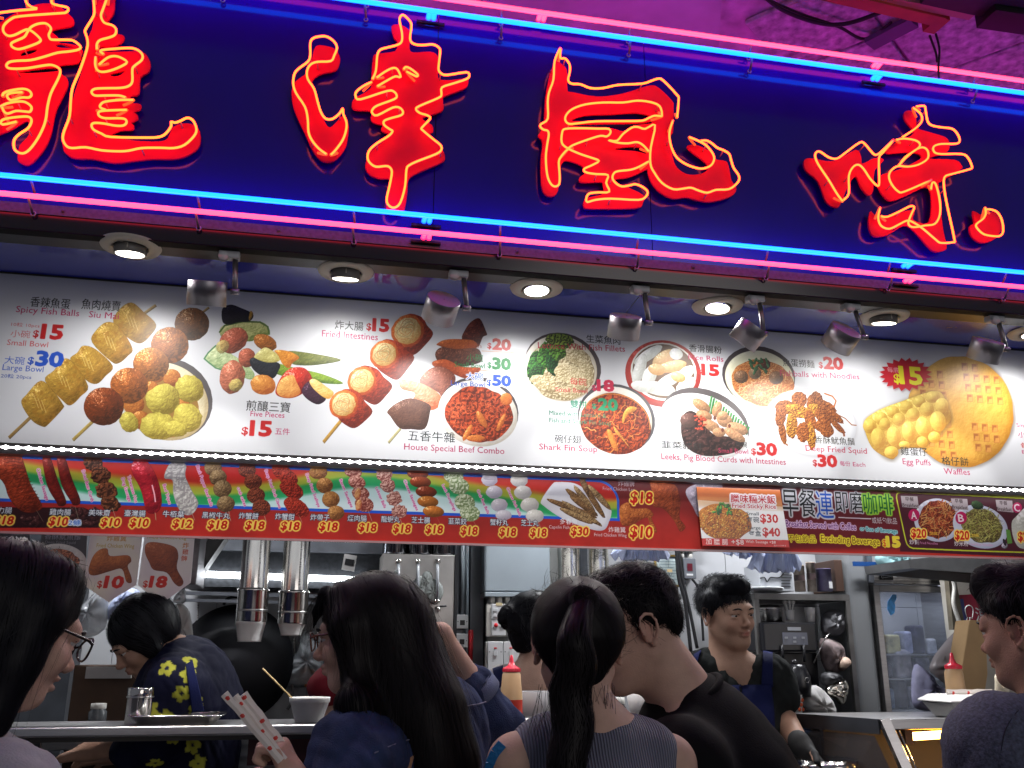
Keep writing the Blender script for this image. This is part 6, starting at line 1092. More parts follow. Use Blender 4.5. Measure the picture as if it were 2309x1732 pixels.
def tintmat(name, col, rough=.5, bump=.1, bscale=200, spec=.22, sheen=0, noise=0, sss=0):
    m = mat(name, col, rough, bump=bump, bscale=bscale, spec=spec); nt = m.node_tree; b = nt.nodes['Principled BSDF']; L = nt.links.new
    va = nt.nodes.new('ShaderNodeVertexColor'); va.layer_name = 'tint'; mx = nt.nodes.new('ShaderNodeMix'); mx.data_type = 'RGBA'; mx.blend_type = 'MULTIPLY'; mx.inputs[0].default_value = 1; mx.inputs[7].default_value = (*col, 1)
    src = va.outputs[0]
    if noise:
        tc = nt.nodes.new('ShaderNodeTexCoord'); n = nt.nodes.new('ShaderNodeTexNoise'); n.inputs['Scale'].default_value = 18; n.inputs['Detail'].default_value = 6; L(tc.outputs['Object'], n.inputs['Vector'])
        mr = nt.nodes.new('ShaderNodeMapRange'); mr.inputs[1].default_value = .3; mr.inputs[2].default_value = .7; mr.inputs[3].default_value = 1-noise; mr.inputs[4].default_value = 1+noise; L(n.outputs[0], mr.inputs[0])
        m2 = nt.nodes.new('ShaderNodeMix'); m2.data_type = 'RGBA'; m2.blend_type = 'MULTIPLY'; m2.inputs[0].default_value = 1; L(src, m2.inputs[6]); L(mr.outputs[0], m2.inputs[7]); src = m2.outputs[2]
    L(src, mx.inputs[6]); L(mx.outputs[2], b.inputs['Base Color']); b.inputs['Sheen Weight'].default_value = sheen; b.inputs['Subsurface Weight'].default_value = sss; b.inputs['Subsurface Scale'].default_value = .004; return m
skinA = tintmat('skin_fair', (.56,.36,.275), .50, .22, 300, noise=.13); skinB = tintmat('skin_tan', (.40,.24,.17), .52, .25, 300, noise=.16)
hairm = mat('black_hair', (.006,.006,.009), .48, spec=.18); hairb = mat('brown_black_hair', (.009,.007,.008), .48, spec=.18); hairsh = mat('hair_mass', (.005,.005,.007), .7, spec=.06)
eyew = mat('eye_white', (.55,.52,.50), .2); iris = mat('dark_iris', (.02,.012,.01), .1); lipm = None
def folds(V, N, amp, seed, sc=9.):
    g = np.random.default_rng(seed); o = np.zeros(len(V))
    for i in range(14):
        w = g.normal(size=3)*sc*(1+i*.22); w[2] *= .55; o += np.abs(np.sin(V @ w + g.random()*6 + 1.6*np.sin(V @ (w[[1, 2, 0]]*.6))))*(1/(1+i*.22))
    o = (o-o.mean())/o.std(); return V+N*(o*amp)[:, None]
class Head:
    def __init__(s, px, py, D, az, pitch, roll=0, sc=1.0):
        s.c = np.array(atD(px, py, D)); az += math.degrees(math.atan2(s.c[1]-CAM.y, s.c[0]-CAM.x))-90; s.az = math.radians(az); a = math.radians(az-90); s.R = np.array(Matrix.Rotation(a, 3, 'Z') @ Matrix.Rotation(math.radians(-pitch), 3, 'X') @ Matrix.Rotation(math.radians(roll), 3, 'Y')); s.s = sc
    def w(s, x, y, z): return s.c+s.R @ (np.array([x, y, z])*s.s)
    def skin(s, S, fem=False, mouth=0):
        w, R, q = s.w, s.R, s.s; e = lambda c, r, k=.02, sub=False, Rl=None: S.ell(w(*c), np.array(r)*q, R if Rl is None else R @ np.array(Rl), k*q, sub); cp = lambda a, b, ra, rb, k=.01: S.cap(w(*a), w(*b), ra*q, rb*q, k*q)
        e((0,-.018,.035), (.074,.093,.080)); e((0,.026,-.028), (.058 if fem else .061,.062,.082), .03); e((0,.056,-.086), (.024 if fem else .028,.026,.020), .025)
        for sx in (-1, 1):
            cp((sx*.054,-.006,-.045), (sx*.022,.056,-.088), .016, .013, .025); e((sx*.037,.060,-.026), (.024,.022,.022) if fem else (.020,.020,.020), .02); e((sx*.033,.0955,.004), (.0145,.013,.011), .009, True)
            e((sx*.032,.0735,.0105), (.0155,.0135,.0075), .004); e((sx*.032,.0745,-.004), (.0145,.0115,.005), .004)
            # ear
            Re = np.array(Matrix.Rotation(sx*math.radians(-18), 3, 'Z')); E = lambda y, z, x=0: w(*(np.array([sx*.0765, -.010, -.004]) + Re @ np.array([sx*(x+.003), y, z])))
            S.ell(E(0, 0, -.004), (.0045, .015, .026), R @ Re, .006)
            rim = [E(.012,-.002,.0), E(.015,.012,.002), E(.010,.026,.004), E(-.002,.031,.006), E(-.014,.026,.008), E(-.019,.012,.009), E(-.017,-.004,.008), E(-.009,-.018,.005), E(-.002,-.027,.002)]
            S.chain(rim, [.0028,.003,.0032,.0034,.0036,.0034,.0032,.0036,.0058], .0022); S.chain([E(-.004,.018,.003), E(-.010,.006,.005), E(-.006,-.010,.004)], [.002,.0028,.002], .003); S.cap(E(.011,-.006,.001), E(.009,-.002,.003), .0036, .003, .003)
        e((0,.070,.026), (.048,.022,.015), .02); S.cap(w(0,.084,.010), w(0,.101,-.024), .0065*q, .0085*q, .010*q); S.cap(w(0,.103,-.026), w(0,.1005,-.029), .0105*q, .0095*q, .006*q)
        for sx in (-1, 1): e((sx*.0115,.0925,-.031), (.0070,.0085,.0065), .005)
        e((0,.0865,-.0500), (.022,.0115,.0058), .006); e((0,.0855,-.0615-mouth), (.0195,.0110,.0066), .006)
        if mouth: e((0,.097,-.0555-mouth*.5), (.012,.012,mouth*.8+.001), .003, True)
        return S
    def tint(s, V):
        L = ((V-s.c) @ s.R)/s.s; c = np.ones((len(V), 3)); g = lambda x, y, z, r: np.exp(-(((L[:, 0]-x)/r[0])**2+((L[:, 1]-y)/r[1])**2+((L[:, 2]-z)/r[2])**2))[:, None]
        c = c*(1-g(0,.096,-.056,(.019,.012,.0085))*np.array([.10,.45,.38])); c = c*(1-g(0,.10,-.028,(.02,.02,.012))*np.array([0,.1,.1]))
        for sx in (-1, 1): c = c*(1-g(sx*.04,.075,-.025,(.025,.02,.02))*np.array([0,.08,.06])); c = c*(1-g(sx*.078,-.01,0,(.012,.03,.035))*np.array([0,.14,.12]))
        return c
    def eyes(s, t, lookdown=False, brows=hairm):
        for sx in (-1, 1):
            MB().sphere(s.w(sx*.032,.0725,.0045), .0125*s.s, 10).build('eye', eyew, t); MB().sphere(s.w(sx*.032,.0805,.0030 if not lookdown else .0005), .0058*s.s, 8).build('iris', iris, t)
            MB().tube(cr([s.w(sx*.0155,.0945,.0215), s.w(sx*.030,.0935,.0262), s.w(sx*.046,.0825,.0222)], False, 4), [.0016]*2+[.0028]*5+[.0016]*2, 6).build('eyebrow', brows, t)
            MB().tube(cr([s.w(sx*.0190,.0850,.0052), s.w(sx*.032,.0880,.0100), s.w(sx*.0460,.0785,.0070)], False, 4), .0011, 5).build('eyelash_line', brows, t)
    def glasses(s, t, m, col2=None):
        g = D_.objects.new('glasses', None); C.objects.link(g); g.parent = t; g.matrix_parent_inverse = Matrix.Translation(-t.location); g.location = s.w(0,.1,0)
        for sx in (-1, 1):
            P = [s.w(sx*(.034+.026*math.cos(a)*(1 if abs(math.cos(a)) < .8 else .98)), .1065-.006*abs(math.cos(a))*(1 if math.cos(a) > 0 else .3), .002+.0185*math.sin(a)*(1.05 if math.sin(a) > 0 else 1)) for a in np.linspace(0, 2*math.pi, 25)[:-1]]
            MB().tube(P, .0019, 6, closed=True).build('rim', m, g); mbk = MB(); mbk.add(P, [tuple(range(24))]); mbk.build('lens', mat('clear_lens', (.9,.95,1), .03, alpha=.10, spec=.9), g)
            MB().tube([s.w(sx*.0600,.1000,.009), s.w(sx*.0700,.088,.011), s.w(sx*.0790,.03,.012), s.w(sx*.0800,-.008,.012), s.w(sx*.079,-.028,-.004)], [.0026,.0026,.0022,.002,.0018], 6).build('temple_arm', m, g)
        MB().tube([s.w(-.009,.1065,.006), s.w(0,.1095,.009), s.w(.009,.1065,.006)], .0018, 6).build('bridge', m, g)
def hand(S, wrist, dirv, palmn, spread=.3, curl=.5, sc=1.0, left=False):
    d = np.array(dirv, float); d /= np.linalg.norm(d); n = np.array(palmn, float); n -= d*(n @ d); n /= np.linalg.norm(n); s_ = np.cross(d, n)*(1 if left else -1); w = np.array(wrist, float)
    S.cap(w, w+d*.03*sc, .024*sc, .026*sc, .02); 
    for u in (-.026, -.009, .009, .025): S.cap(w+d*.02*sc+s_*u*.5*sc, w+d*.085*sc+s_*u*sc, .017*sc, .0125*sc, .012)
    for u, L in ((-.027,.060), (-.009,.074), (.009,.080), (.026,.070)):
        p = w+d*.088*sc+s_*u*sc; a = 0; dd = d+s_*u*spread*8; dd /= np.linalg.norm(dd); r = .0088*sc
        for j, f in enumerate((.45,.31,.24)):
            a += curl*(.75 if j == 0 else 1.0); v = dd*math.cos(a)+n*math.sin(a); q = p+v*L*f*sc; S.cap(p, q, r, r*.92, .004); p = q; r *= .90
    p = w+d*.025*sc+s_*.022*sc; v = d*.62+s_*.62+n*.35; v /= np.linalg.norm(v); q = p+v*.042*sc; S.cap(p, q, .0135*sc, .0105*sc, .010); v2 = v*.6+d*.5+n*.5; v2 /= np.linalg.norm(v2); S.cap(q, q+v2*.030*sc, .0105*sc, .0085*sc, .004)
    return S
def ribbons(P, Wd, N):
    # P: (n strands, k points, 3); thin tapered ribbons lying in the hair surface
    n, k, _ = P.shape; T = np.gradient(P, axis=1); T /= np.linalg.norm(T, axis=-1, keepdims=True)+1e-9; B_ = np.cross(T, N); B_ /= np.linalg.norm(B_, axis=-1, keepdims=True)+1e-9
    tp = np.minimum(1, (1-np.linspace(0, 1, k))*5+.15)[None, :, None]; A_ = P-B_*Wd[:, None, None]*tp/2; Z_ = P+B_*Wd[:, None, None]*tp/2
    V = np.stack([A_, Z_], 2).reshape(-1, 3); b = (np.arange(n)*k*2)[:, None]+np.arange(k-1)[None]*2; Q = np.stack([b, b+1, b+3, b+2], -1).reshape(-1, 4); return V, Q
def grow(S, roots, flow, L, k=22, off=(.0005,.0065), width=(.0009,.0019), jit=.12, seed=1, free=None, tip=0.0):
    g = np.random.default_rng(seed); n = len(roots); P = np.array(roots, float); o = g.uniform(*off, n); Ls = L*g.uniform(.8, 1.1, n)*(1 if np.isscalar(L) else 1); J = g.normal(size=(n, 3))*jit; out = []; Ns = []
    for i in range(k):
        N = S.grad(P); d = S.at(P); P = P+N*np.clip(o*(1+tip*i/k)-d, -.02, .02)[:, None]; out.append(P.copy()); Ns.append(N)
        v = flow(P, i/k)+J; v = v-N*np.sum(v*N, -1, keepdims=True)*(.97 if free is None else free(i/k)); v /= np.linalg.norm(v, axis=-1, keepdims=True)+1e-9; P = P+v*(Ls/k)[:, None]
    return ribbons(np.stack(out, 1), g.uniform(*width, n), np.stack(Ns, 1))
def scalp(S, H, n, seed, zmin=-.02, ymax=.075, cond=None):
    g = np.random.default_rng(seed); out = []
    while len(out) < n:
        v = g.normal(size=(n*3, 3)); v /= np.linalg.norm(v, axis=-1, keepdims=True); L = np.array([0,-.018,.035])+v*np.array([.080,.100,.088])
        k = (L[:, 2] > zmin) & (L[:, 1] < ymax) & ((L[:, 1] < .02) | (L[:, 2] > .045))
        if cond is not None: k &= cond(L)
        out += list(L[k])
    L = np.array(out[:n]); P = H.c+(L*H.s) @ H.R.T
    for _ in range(3): P = P-S.grad(P)*S.at(P)[:, None]
    return P
def hair(name, shell, sets, m, t, h=.006, crin=0):
    V, Q = shell.mesh(h); 
    if crin: N = shell.grad(V); V = folds(V, N, crin, 5, 60)
    o = np_mesh(name, V, Q, hairsh, t)
    for (v, q) in sets: np_mesh('hair_strands', v, q, m, o)
    return o
def fly(S, H, flow, L, seed, n=170):
    return grow(S, scalp(S, H, n, seed+50, -.02, .085), flow, L, 12, (.002,.013), (.0004,.0008), .30, seed+51, lambda u: .8, 1.8)
def person(label, H, neckb, sh, hip, arms, clothes, skin, fem=False, mouth=0, vox=.0045, loc=None, neckr=.05, group=None):
    """H head; neckb neck base; sh (left, right) shoulder points; hip centre; arms list of dict(pts, rs, hand)"""
    t = thing('person', label, 'person', tuple(hip[:2])+(0,), group); S = SDF(); H.skin(S, fem, mouth)
    nb = np.array(neckb); S.cap(H.w(0,-.024,-.045), nb, neckr*H.s, neckr*1.06*H.s, .03); S.cap(nb, nb+(np.array(sh[0])-nb)*.55, .045, .04, .03); S.cap(nb, nb+(np.array(sh[1])-nb)*.55, .045, .04, .03)
    mid = (np.array(sh[0])+np.array(sh[1]))/2; S.cap(sh[0], sh[1], .046, .046, .04); S.cap(mid, mid+(np.array(hip)-mid)*.35, .085, .09, .05)
    for a in arms:
        S.chain(a['pts'], a['rs'], .015)
        if a.get('hand'): hand(S, a['pts'][-1], *a['hand'][:2], **(a['hand'][2] if len(a['hand']) > 2 else {}))
    V, Q = S.mesh(vox); np_mesh('body', V, Q, skin, t, H.tint(V)); return t, S
def legs(t, hip, m, w=.10, shoe=black, side=(1,0)):
    hip = np.array(hip, float); sd = np.array([side[0], side[1], 0.]); S = SDF(); S.ell(hip, (.165,.115,.12), k=.05)
    for s_ in (-1, 1): S.chain([hip+sd*s_*.08, np.array([*(hip[:2]+sd[:2]*s_*.10), .48]), np.array([*(hip[:2]+sd[:2]*s_*.11), .06])], [.10,.075,.06], .03)
    V, Q = S.mesh(.016); np_mesh('trousers', V, Q, m, t)
    for s_ in (-1, 1):
        f = hip[:2]+sd[:2]*s_*.11; mb = MB(); mb.sphere((f[0], f[1]+.05, .04), 1, 8, (.048,.13,.045)); mb.build('shoe', shoe, t)
def cloth(name, S, m, t, h=.008, amp=0, seed=1, sc=9., cols=None, cut=None):
    V, Q = S.mesh(h)
    if amp: V = folds(V, S.grad(V, .004), amp, seed, sc)
    return np_mesh(name, V, Q, m, t, cols(V) if cols else np.ones((len(V),3)))
# ------------------------------------------------------------ counter and what stands on it
YC = -.05
def zc_(py, Y=YC): return at(600, py, Y).z
zct = at(300,1638,YC).z; zcb = at(300,1662,YC).z
x0, x1 = -2.3, at(1640,1640,YC).x
ct_ = thing('counter', 'narrow stainless steel serving counter with a rounded front edge', 'counter', ((x0+x1)/2, YC, zct))
MB().box((x0,YC,zcb), (x1,YC+.24,zct)).build('top_slab', steel_h, ct_, bevel=.006, seg=3)
MB().box((x0,YC+.015,zcb-.012), (x1,YC+.225,zcb-.001)).build('under_frame', darktrim, ct_)
MB().box((at(560,1680,.1).x,.09,zcb-.09), (at(760,1680,.1).x,.11,zcb-.013)).build('red_brown_panel', mat('maroon_panel', (.06,.012,.014), .5), ct_)
MB().box((at(1040,1680,.1).x,.02,0), (x1,.04,zcb-.013)).build('blue_front_panel', mat('navy_panel', (.02,.025,.09), .5), ct_)
MB().box((x0,.16,0), (at(90,1680,.16).x,.18,zcb-.013)).build('left_front_panel', dgrey, ct_)
for X in (at(760,1700,.1).x, -1.4): MB().box((X,.08,0), (X+.04,.12,zcb-.013)).build('leg', steel, ct_)
def onC(px, Y): return Vector((at(px,1640,Y).x, Y, zct+.0005))
def lat(name, label, cat, px, Y, prof, m, n=36, grp=None): p = onC(px, Y); return tag(MB().lathe(prof, None, n, p).build(name, m), label, cat, grp)
r = .0335; t = thing('steel_canister', 'shiny steel canister with a ring near its top, left of the tray', 'canister', tuple(onC(309,.03)))
MB().lathe([(0,0),(r,0),(r*1.02,.004),(r*.98,.066),(r*1.04,.070),(r*1.04,.092),(r*1.0,.094),(0,.094)], None, 40, onC(309,.03)).build('body', chrome, t); MB().lathe([(r*1.045,.068),(r*1.07,.070),(r*1.045,.072)], None, 40, onC(309,.03)).build('ring', steel, t)
# tray
p = onC(400,.04); t = thing('steel_tray', 'shallow oblong steel tray with a rolled rim on the counter', 'tray', tuple(p)); mb = MB(); prof = [(.70,.001),(.80,.003),(.97,.024),(1.0,.026),(1.01,.023)]; N = 48; vs = []
for q, z in prof:
    for k in range(N): a = 2*math.pi*k/N; sx = (abs(math.cos(a))**.35)*math.copysign(1, math.cos(a)); sy = (abs(math.sin(a))**.35)*math.copysign(1, math.sin(a)); vs.append(p+Vector((sx*(.125*q+.0), sy*(.085*q+.0), z)))
mb.add(vs, [(i*N+k, i*N+(k+1) % N, (i+1)*N+(k+1) % N, (i+1)*N+k) for i in range(len(prof)-1) for k in range(N)], True); mb.f.append(tuple(range(N))); mb.sm.append(False); mb.build('dish', chrome, t)
def foam_bowl(p, R0=.0575, R1=.037, h=.066): return MB().lathe([(0,0),(R1,0),(R1*1.04,.003),(R0*.93,h*.78),(R0*.975,h*.80),(R0*.985,h*.96),(R0,h),(R0*.95,h),(R0*.90,h*.8),(R1*.95,.006),(0,.005)], None, 48, p)
p = onC(695,.035); fb = thing('foam_bowl', 'white foam bowl holding one bamboo stick on the counter', 'bowl', tuple(p)); foam_bowl(p).build('bowl', foam, fb)
a_ = at(592,1507,.02); tag(MB().tube([a_, p+Vector((-.035,.0,.050))], [.0022,.0026], 7).build('bamboo_stick', mat('bamboo', (.62,.45,.20), .5)), 'thin bamboo stick leaning out of the foam bowl', 'stick')
def squeeze(p, h, rb, label, fill):
    t = thing('squeeze_bottle', label, 'bottle', tuple(p), 'squeeze bottles with red caps'); tanm = mat('tan_plastic_bottle', (.50,.32,.17), .35, noise=.06, nscale=10); rc = mat('red_nozzle', (.70,.03,.06), .25, spec=.7)
    if fill: MB().lathe([(0,0),(rb*.96,0),(rb,.004),(rb*.985,.056)], None, 36, p).build('red_sauce_part', mat('red_sauce', (.42,.035,.02), .22, spec=.7), t); MB().lathe([(rb*.985,.0565),(rb*.80,h*.70),(rb*.66,h*.74)], None, 36, p).build('bottle_body', tanm, t)
    else: MB().lathe([(0,0),(rb*.96,0),(rb,.004),(rb*.84,h*.68),(rb*.66,h*.74)], None, 36, p).build('bottle_body', tanm, t)
    MB().lathe([(rb*.74,h*.735),(rb*.76,h*.74),(rb*.76,h*.79),(rb*.70,h*.80),(rb*.34,h*.835),(rb*.20,h*.90),(rb*.13,h*.985),(rb*.06,h),(0,h)], None, 36, p).build('nozzle_cap', rc, t)
    for k in range(20): a = k*math.pi/10; MB().box((-.0012,-.0012,0),(.0012,.0012,h*.05), Matrix.Translation(p+Vector((rb*.765*math.cos(a), rb*.765*math.sin(a), h*.74)))).build('grip_rib', rc, t) if k >= 10 else None
squeeze(onC(1153,.02), .182, .0335, 'squeeze bottle half full of red sauce in front of the bun haired worker', True)
bag('napkin_sheet', 'white crumpled plastic sheet lying along the counter under the sauce bottle', [(1120,1622),(1180,1619),(1245,1620),(1256,1634),(1200,1636),(1130,1637)], .0, mat('bright_film', (.75,.74,.72), .3, bump=.4, bscale=40), .03, 'sheet', 21)
p = Vector((at(1210,1600,.12).x,.12,zct+.0006)); tag(MB().lathe([(0,0),(.045,0),(.062,.075),(.060,.076),(.044,.004)], None, 36, p).build('clear_tub', mat('frosted_tub', (.50,.50,.52), .25, alpha=.75)), 'frosted clear tub behind the sauce bottle', 'tub')
p = onC(1448,.05); tag(MB().lathe([(0,0),(.034,0),(.048,.092),(.046,.092),(.033,.004)], None, 36, p).build('paper_bucket', foam), 'white paper bucket seen under the bending man\'s chin', 'bucket')
bag('crumpled_tissue','small crumpled tissue ball on the counter beside the ponytail woman',[(1393,1608),(1400,1600),(1408,1612),(1410,1626),(1396,1630),(1391,1620)],.0,whitecloth,.012,'tissue',22)
p = Vector((at(560,1700,.45).x,.45,at(560,1750,.45).z)); t = thing('white_bucket', 'ribbed white plastic bucket under the counter', 'bucket', tuple(p)); mb = MB(); pr_ = [(.095,-.25)]
for k in range(5): pr_ += [(.097+.001*k,.03*k-.06),(.101+.001*k,.03*k-.055),(.101+.001*k,.03*k-.047),(.098+.001*k,.03*k-.042)]
mb.lathe(pr_+[(.107,.10),(.109,.104),(.10,.10)], None, 40, p).build('pail', mat('pail_white', (.34,.35,.35), .4), t)
# display case
YD = -.02; cs = thing('heated_display', 'steel framed heated display case with a glowing warm tube', 'display case', tuple(at(2000,1732,YD)))
xa = at(1885,1630,YD+.3).x; P = lambda x, y, Y=YD: at(x, y, Y); zt0 = at(1990,1622,YD).z; zt1 = at(2030,1645,YD).z
MB().box((at(1988,1630,YD).x, YD, zt1), (3.2, YD+.03, zt0)).build('top_front_edge', steel_h, cs, bevel=.002)
A0, A1 = at(1988,1622,YD), at(1885,1618,YD+.42); zA = zt0
tp_ = [Vector((A0.x,YD+.031,zA-.004)), Vector((3.2,YD+.031,zA-.004)), Vector((3.2,YD+.42,zA-.004)), Vector((A0.x-.14,YD+.42,zA-.004))]; MB().prism(tp_, (0,0,-.004)).build('top_sheet', steel_h, cs)
sd_ = [Vector((A0.x-.001,YD+.01,zA)), Vector((A0.x-.142,YD+.42,zA)), Vector((A0.x-.142,YD+.42,zA-.045)), Vector((A0.x-.001,YD+.01,zA-.045))]; MB().prism(sd_, (-.008,-.003,0)).build('side_edge', dgrey, cs)
MB().bar(Vector((A0.x+.012,YD+.008,zA-.001)), Vector((A0.x+.11,YD-.10,.9)), .032, .02, (0,1,0)).build('corner_post', steel_h, cs)
MB().bar(Vector((A0.x-.142,YD+.42,zA-.05)), Vector((A0.x-.10,YD+.30,.9)), .03, .02, (0,1,0)).build('rear_post', dgrey, cs)
MB().prism([Vector((A0.x-.012,YD+.03,zA-.05)), Vector((A0.x-.135,YD+.41,zA-.05)), Vector((A0.x-.10,YD+.28,.9)), Vector((A0.x+.08,YD-.08,.9))], (-.003,0,0)).build('side_glass', mat('smoky_glass', (.10,.10,.11), .08, alpha=.6, spec=.8), cs)
for k_ in (0,1): MB().bar(Vector((A0.x+.045+.014*k_,YD+.004,zt1-.004)), Vector((A0.x+.135+.014*k_,YD-.10,.9)), .004, .004).build('glass_edge', mat('bright_edge', (.7,.72,.75), .1, 1), cs)
MB().box((A0.x+.02,YD+.40,.9), (3.2,YD+.42,zA-.01)).build('back_panel', mat('case_back', (.03,.02,.015), .6, noise=.4, nscale=9), cs)
ta, tb = at(2052,1661,YD+.12), at(2052,1661,YD+.12)+Vector((.8,0,.03)); MB().tube([ta, tb], .0125, 12).build('glow_tube', mat('warm_tube', (1,.8,.4), .4, emit=(1,.50,.11), es=24), cs)
MB().box((ta.x-.03,YD+.10,ta.z-.022), (ta.x-.003,YD+.15,ta.z+.022)).build('tube_socket', mat('socket_tan', (.30,.12,.04), .5), cs); MB().box((ta.x-.02,YD+.16,ta.z+.018), (3.1,YD+.20,ta.z+.03)).build('reflector', mat('brassy_reflector', (.7,.45,.15), .25, .9), cs)
ld = D_.lights.new('warm_light', 'AREA'); ld.shape = 'RECTANGLE'; ld.size = .7; ld.size_y = .03; ld.energy = 3.2; ld.color = (1,.62,.25); lo = D_.objects.new('lamp', ld); C.objects.link(lo); lo.parent = cs; lo.location = (ta+Vector((.38,-.02,-.02)))-Vector(cs.location)
MB().box((A0.x,YD-.05,.85), (3.2,YD+.42,zt0-.30)).build('heating_tray', dgrey, cs)
bz = zt0-.30
for i,(dx,dy,r_,lab) in enumerate(((.10,.10,.05,'small steel pan'),(.24,.12,.07,'dark frying pan'),(.42,.10,.075,'dark food tub at the far right'))):
    p = Vector((A0.x+dx,YD+dy,bz+.0015)); tag(MB().lathe([(0,.002),(r_*.85,0),(r_,.05),(r_*1.05,.052),(r_*.95,.048),(0,.03)], None, 30, p).build('food_pan', mat('greasy_pan', (.10,.06,.035), .25, .6, noise=.4, nscale=20)), lab+' inside the heated display case', 'pan')
p = at(1860,1725,.15); tag(MB().lathe([(0,0),(.10,0),(.105,.04),(.098,.035),(0,.01)], None, 36, p-Vector((0,0,.02))).build('steel_basin', chrome), 'bright steel basin rim low behind the counter beside the display case', 'basin')
tag(MB().box((at(1700,1732,.3).x,.12,0), (at(1885,1732,.3).x,.5,at(1860,1738,.2).z-.03)).build('prep_table', dgrey), 'dark preparation table between worker and display case', 'table')
# foam box, chopstick packets, bottle on the case
fbx = at(2172,1600,.08); zf = zt0-.0035; t = thing('foam_box', 'closed white foam takeaway box on the display case', 'takeaway box', (fbx.x,.08,zf)); 
def loft(rects, m, name, par):
    vs = []; 
    for (hx, hy, z) in rects: vs += [Vector((fbx.x+sx*hx, .09+sy*hy, zf+z)) for sx, sy in ((-1,-1),(1,-1),(1,1),(-1,1))]
    mb = MB(); mb.add(vs, [(0,3,2,1)]+[(i*4+k,i*4+(k+1)%4,(i+1)*4+(k+1)%4,(i+1)*4+k) for i in range(len(rects)-1) for k in range(4)]+[tuple(4*(len(rects)-1)+k for k in range(4))]); return mb.build(name, m, par, bevel=.004, seg=2)
loft([(.062,.055,0),(.092,.080,.048)], foam, 'base', t); loft([(.100,.088,.0485),(.100,.088,.054),(.074,.064,.072)], foam, 'lid', t)
paperm = mat('paper_sleeve', (.74,.69,.63), .6, noise=.06, nscale=20); redprint = mat('red_print', (.62,.05,.04), .5)
def packet(a, b, w, par=None, label=None, marks=(.12,.45,.82), grp='paper sleeved chopsticks'):
    a, b = Vector(a), Vector(b); t = thing('chopstick_packet', label, 'chopsticks', tuple((a+b)/2), grp); x, y, z, L = frame(a, b, (0,1,0)); n = 9; mb = MB(); vs = []
    for i in range(n+1):
        u = i/n; p = a+(b-a)*u; ww = w*(1.15 if i == 0 else 1+.07*math.sin(i*2.3)); o = x*.0006*math.sin(i*1.7)
        vs += [p+o+x*ww/2, p+o+y*w*.22, p+o-x*ww/2, p+o-y*w*.22]
    mb.add(vs, [(i*4+k,i*4+(k+1)%4,(i+1)*4+(k+1)%4,(i+1)*4+k) for i in range(n) for k in range(4)]+[(3,2,1,0),tuple(n*4+k for k in range(4))], False); mb.build('sleeve', paperm, t)
    for u in marks:
        c = a+(b-a)*u; s_ = -1 if (y.dot(Vector((0,-1,0))) < 0) else 1; MB().add([c+x*w*.34+y*s_*w*.12-z*L*.018, c+y*s_*w*.25-z*L*.024, c-x*w*.22+y*s_*w*.18-z*L*.012, c-x*w*.20+y*s_*w*.19+z*L*.022, c+y*s_*w*.25+z*L*.030, c+x*w*.30+y*s_*w*.14+z*L*.020], [(0,1,4,5),(1,2,3,4)]).build('red_mark', redprint, t)
    return t
packet(Vector((fbx.x-.075,.05,zf+.078)), Vector((fbx.x+.11,.07,zf+.078)), .020, label='chopsticks in a paper sleeve lying on the foam box')
squeeze(Vector((at(2186,1560,.13).x,.20,zf)), .205, .036, 'tan squeeze bottle with pink red cap beside the paper bag', False)
bag('paper_cone', 'cream paper sheet standing by the right hand man\'s chest', [(2245,1520),(2272,1535),(2276,1560),(2262,1580),(2246,1590),(2243,1550)], .0, mat('cream_paper', (.62,.56,.42), .6), .01, 'paper', 31)
# --- pentagon price signs at the left, each a printed card
def pent(name, label, q, Y, bgc, items, z=None):
    xs_ = [p[0] for p in q]; ys_ = [p[1] for p in q]; A_, B_ = at(min(xs_)-4, max(ys_)+4, Y), at(max(xs_)+4, min(ys_)-4, Y); c = Canvas(min(A_.x, at(min(xs_),min(ys_),Y).x)-.02, B_.x+.02, A_.z-.02, B_.z+.02, Y, 1300, bgc)
    global V; V = c; items(); m = c.material(name+'_print', .4); o = MB().prism([at(x, y, Y) for x, y in q], (0,.003,0)).build('price_sign', m); uvl = o.data.uv_layers.new()
    for lp in o.data.loops: v = o.data.vertices[lp.vertex_index].co; uvl.data[lp.index].uv = ((v.x-c.x0)/(c.x1-c.x0), (v.z-c.z0)/(c.z1-c.z0))
    tag(o, label, 'price sign', 'five sided price signs under the banner')
o7 = (0,1190,3.0604)
def s1():
    V.food(E_(o7,410,235,190,125,5), (214,200,196), (150,140,140), ns=14, amp=.08, puff=.1); V.food(E_(o7,390,230,160,85,5,.1), (186,104,70), (96,44,30), ns=7, amp=.4, lobes=12)
    tx(o7,'香酥魷魚鬚',305,555,80,44,(120,112,130),.004); tx(o7,'Deep Fried Squid',310,520,108,20,(120,110,120)); 
def s0(): tx(o7,'煎釀三寶',-10,190,100,40,(110,104,120),.004); tx(o7,'Five Pieces',5,170,132,20,(110,100,110))
def grd(c1, c2):
    h, w = V.a.shape[:2]; t_ = np.clip(vnoise(h, w, 90, 7)*1.6-.3, 0, 1)[..., None]; V.a[:] = (np.array(c1)*(1-t_)+np.array(c2)*t_)/255.
def s2():
    grd((214,188,200),(232,216,196)); tx(o7,'炸雞翼',735,870,92,40,(200,130,60),.004); tx(o7,'Fried Chicken Wing',665,925,135,28,(196,150,60)); V.food(zz([(640,200),(690,150),(740,145),(760,195),(880,190),(905,230),(880,265),(905,340),(905,380),(870,370),(840,285),(760,300),(650,330),(610,300)],*o7), (196,104,48), (110,46,20), ns=6, amp=.2, gloss=.3)
    tx(o7,'$',668,702,412,46,(206,44,30),.02); tx(o7,'10',712,845,412,78,(206,34,24),.04,shear=.1)
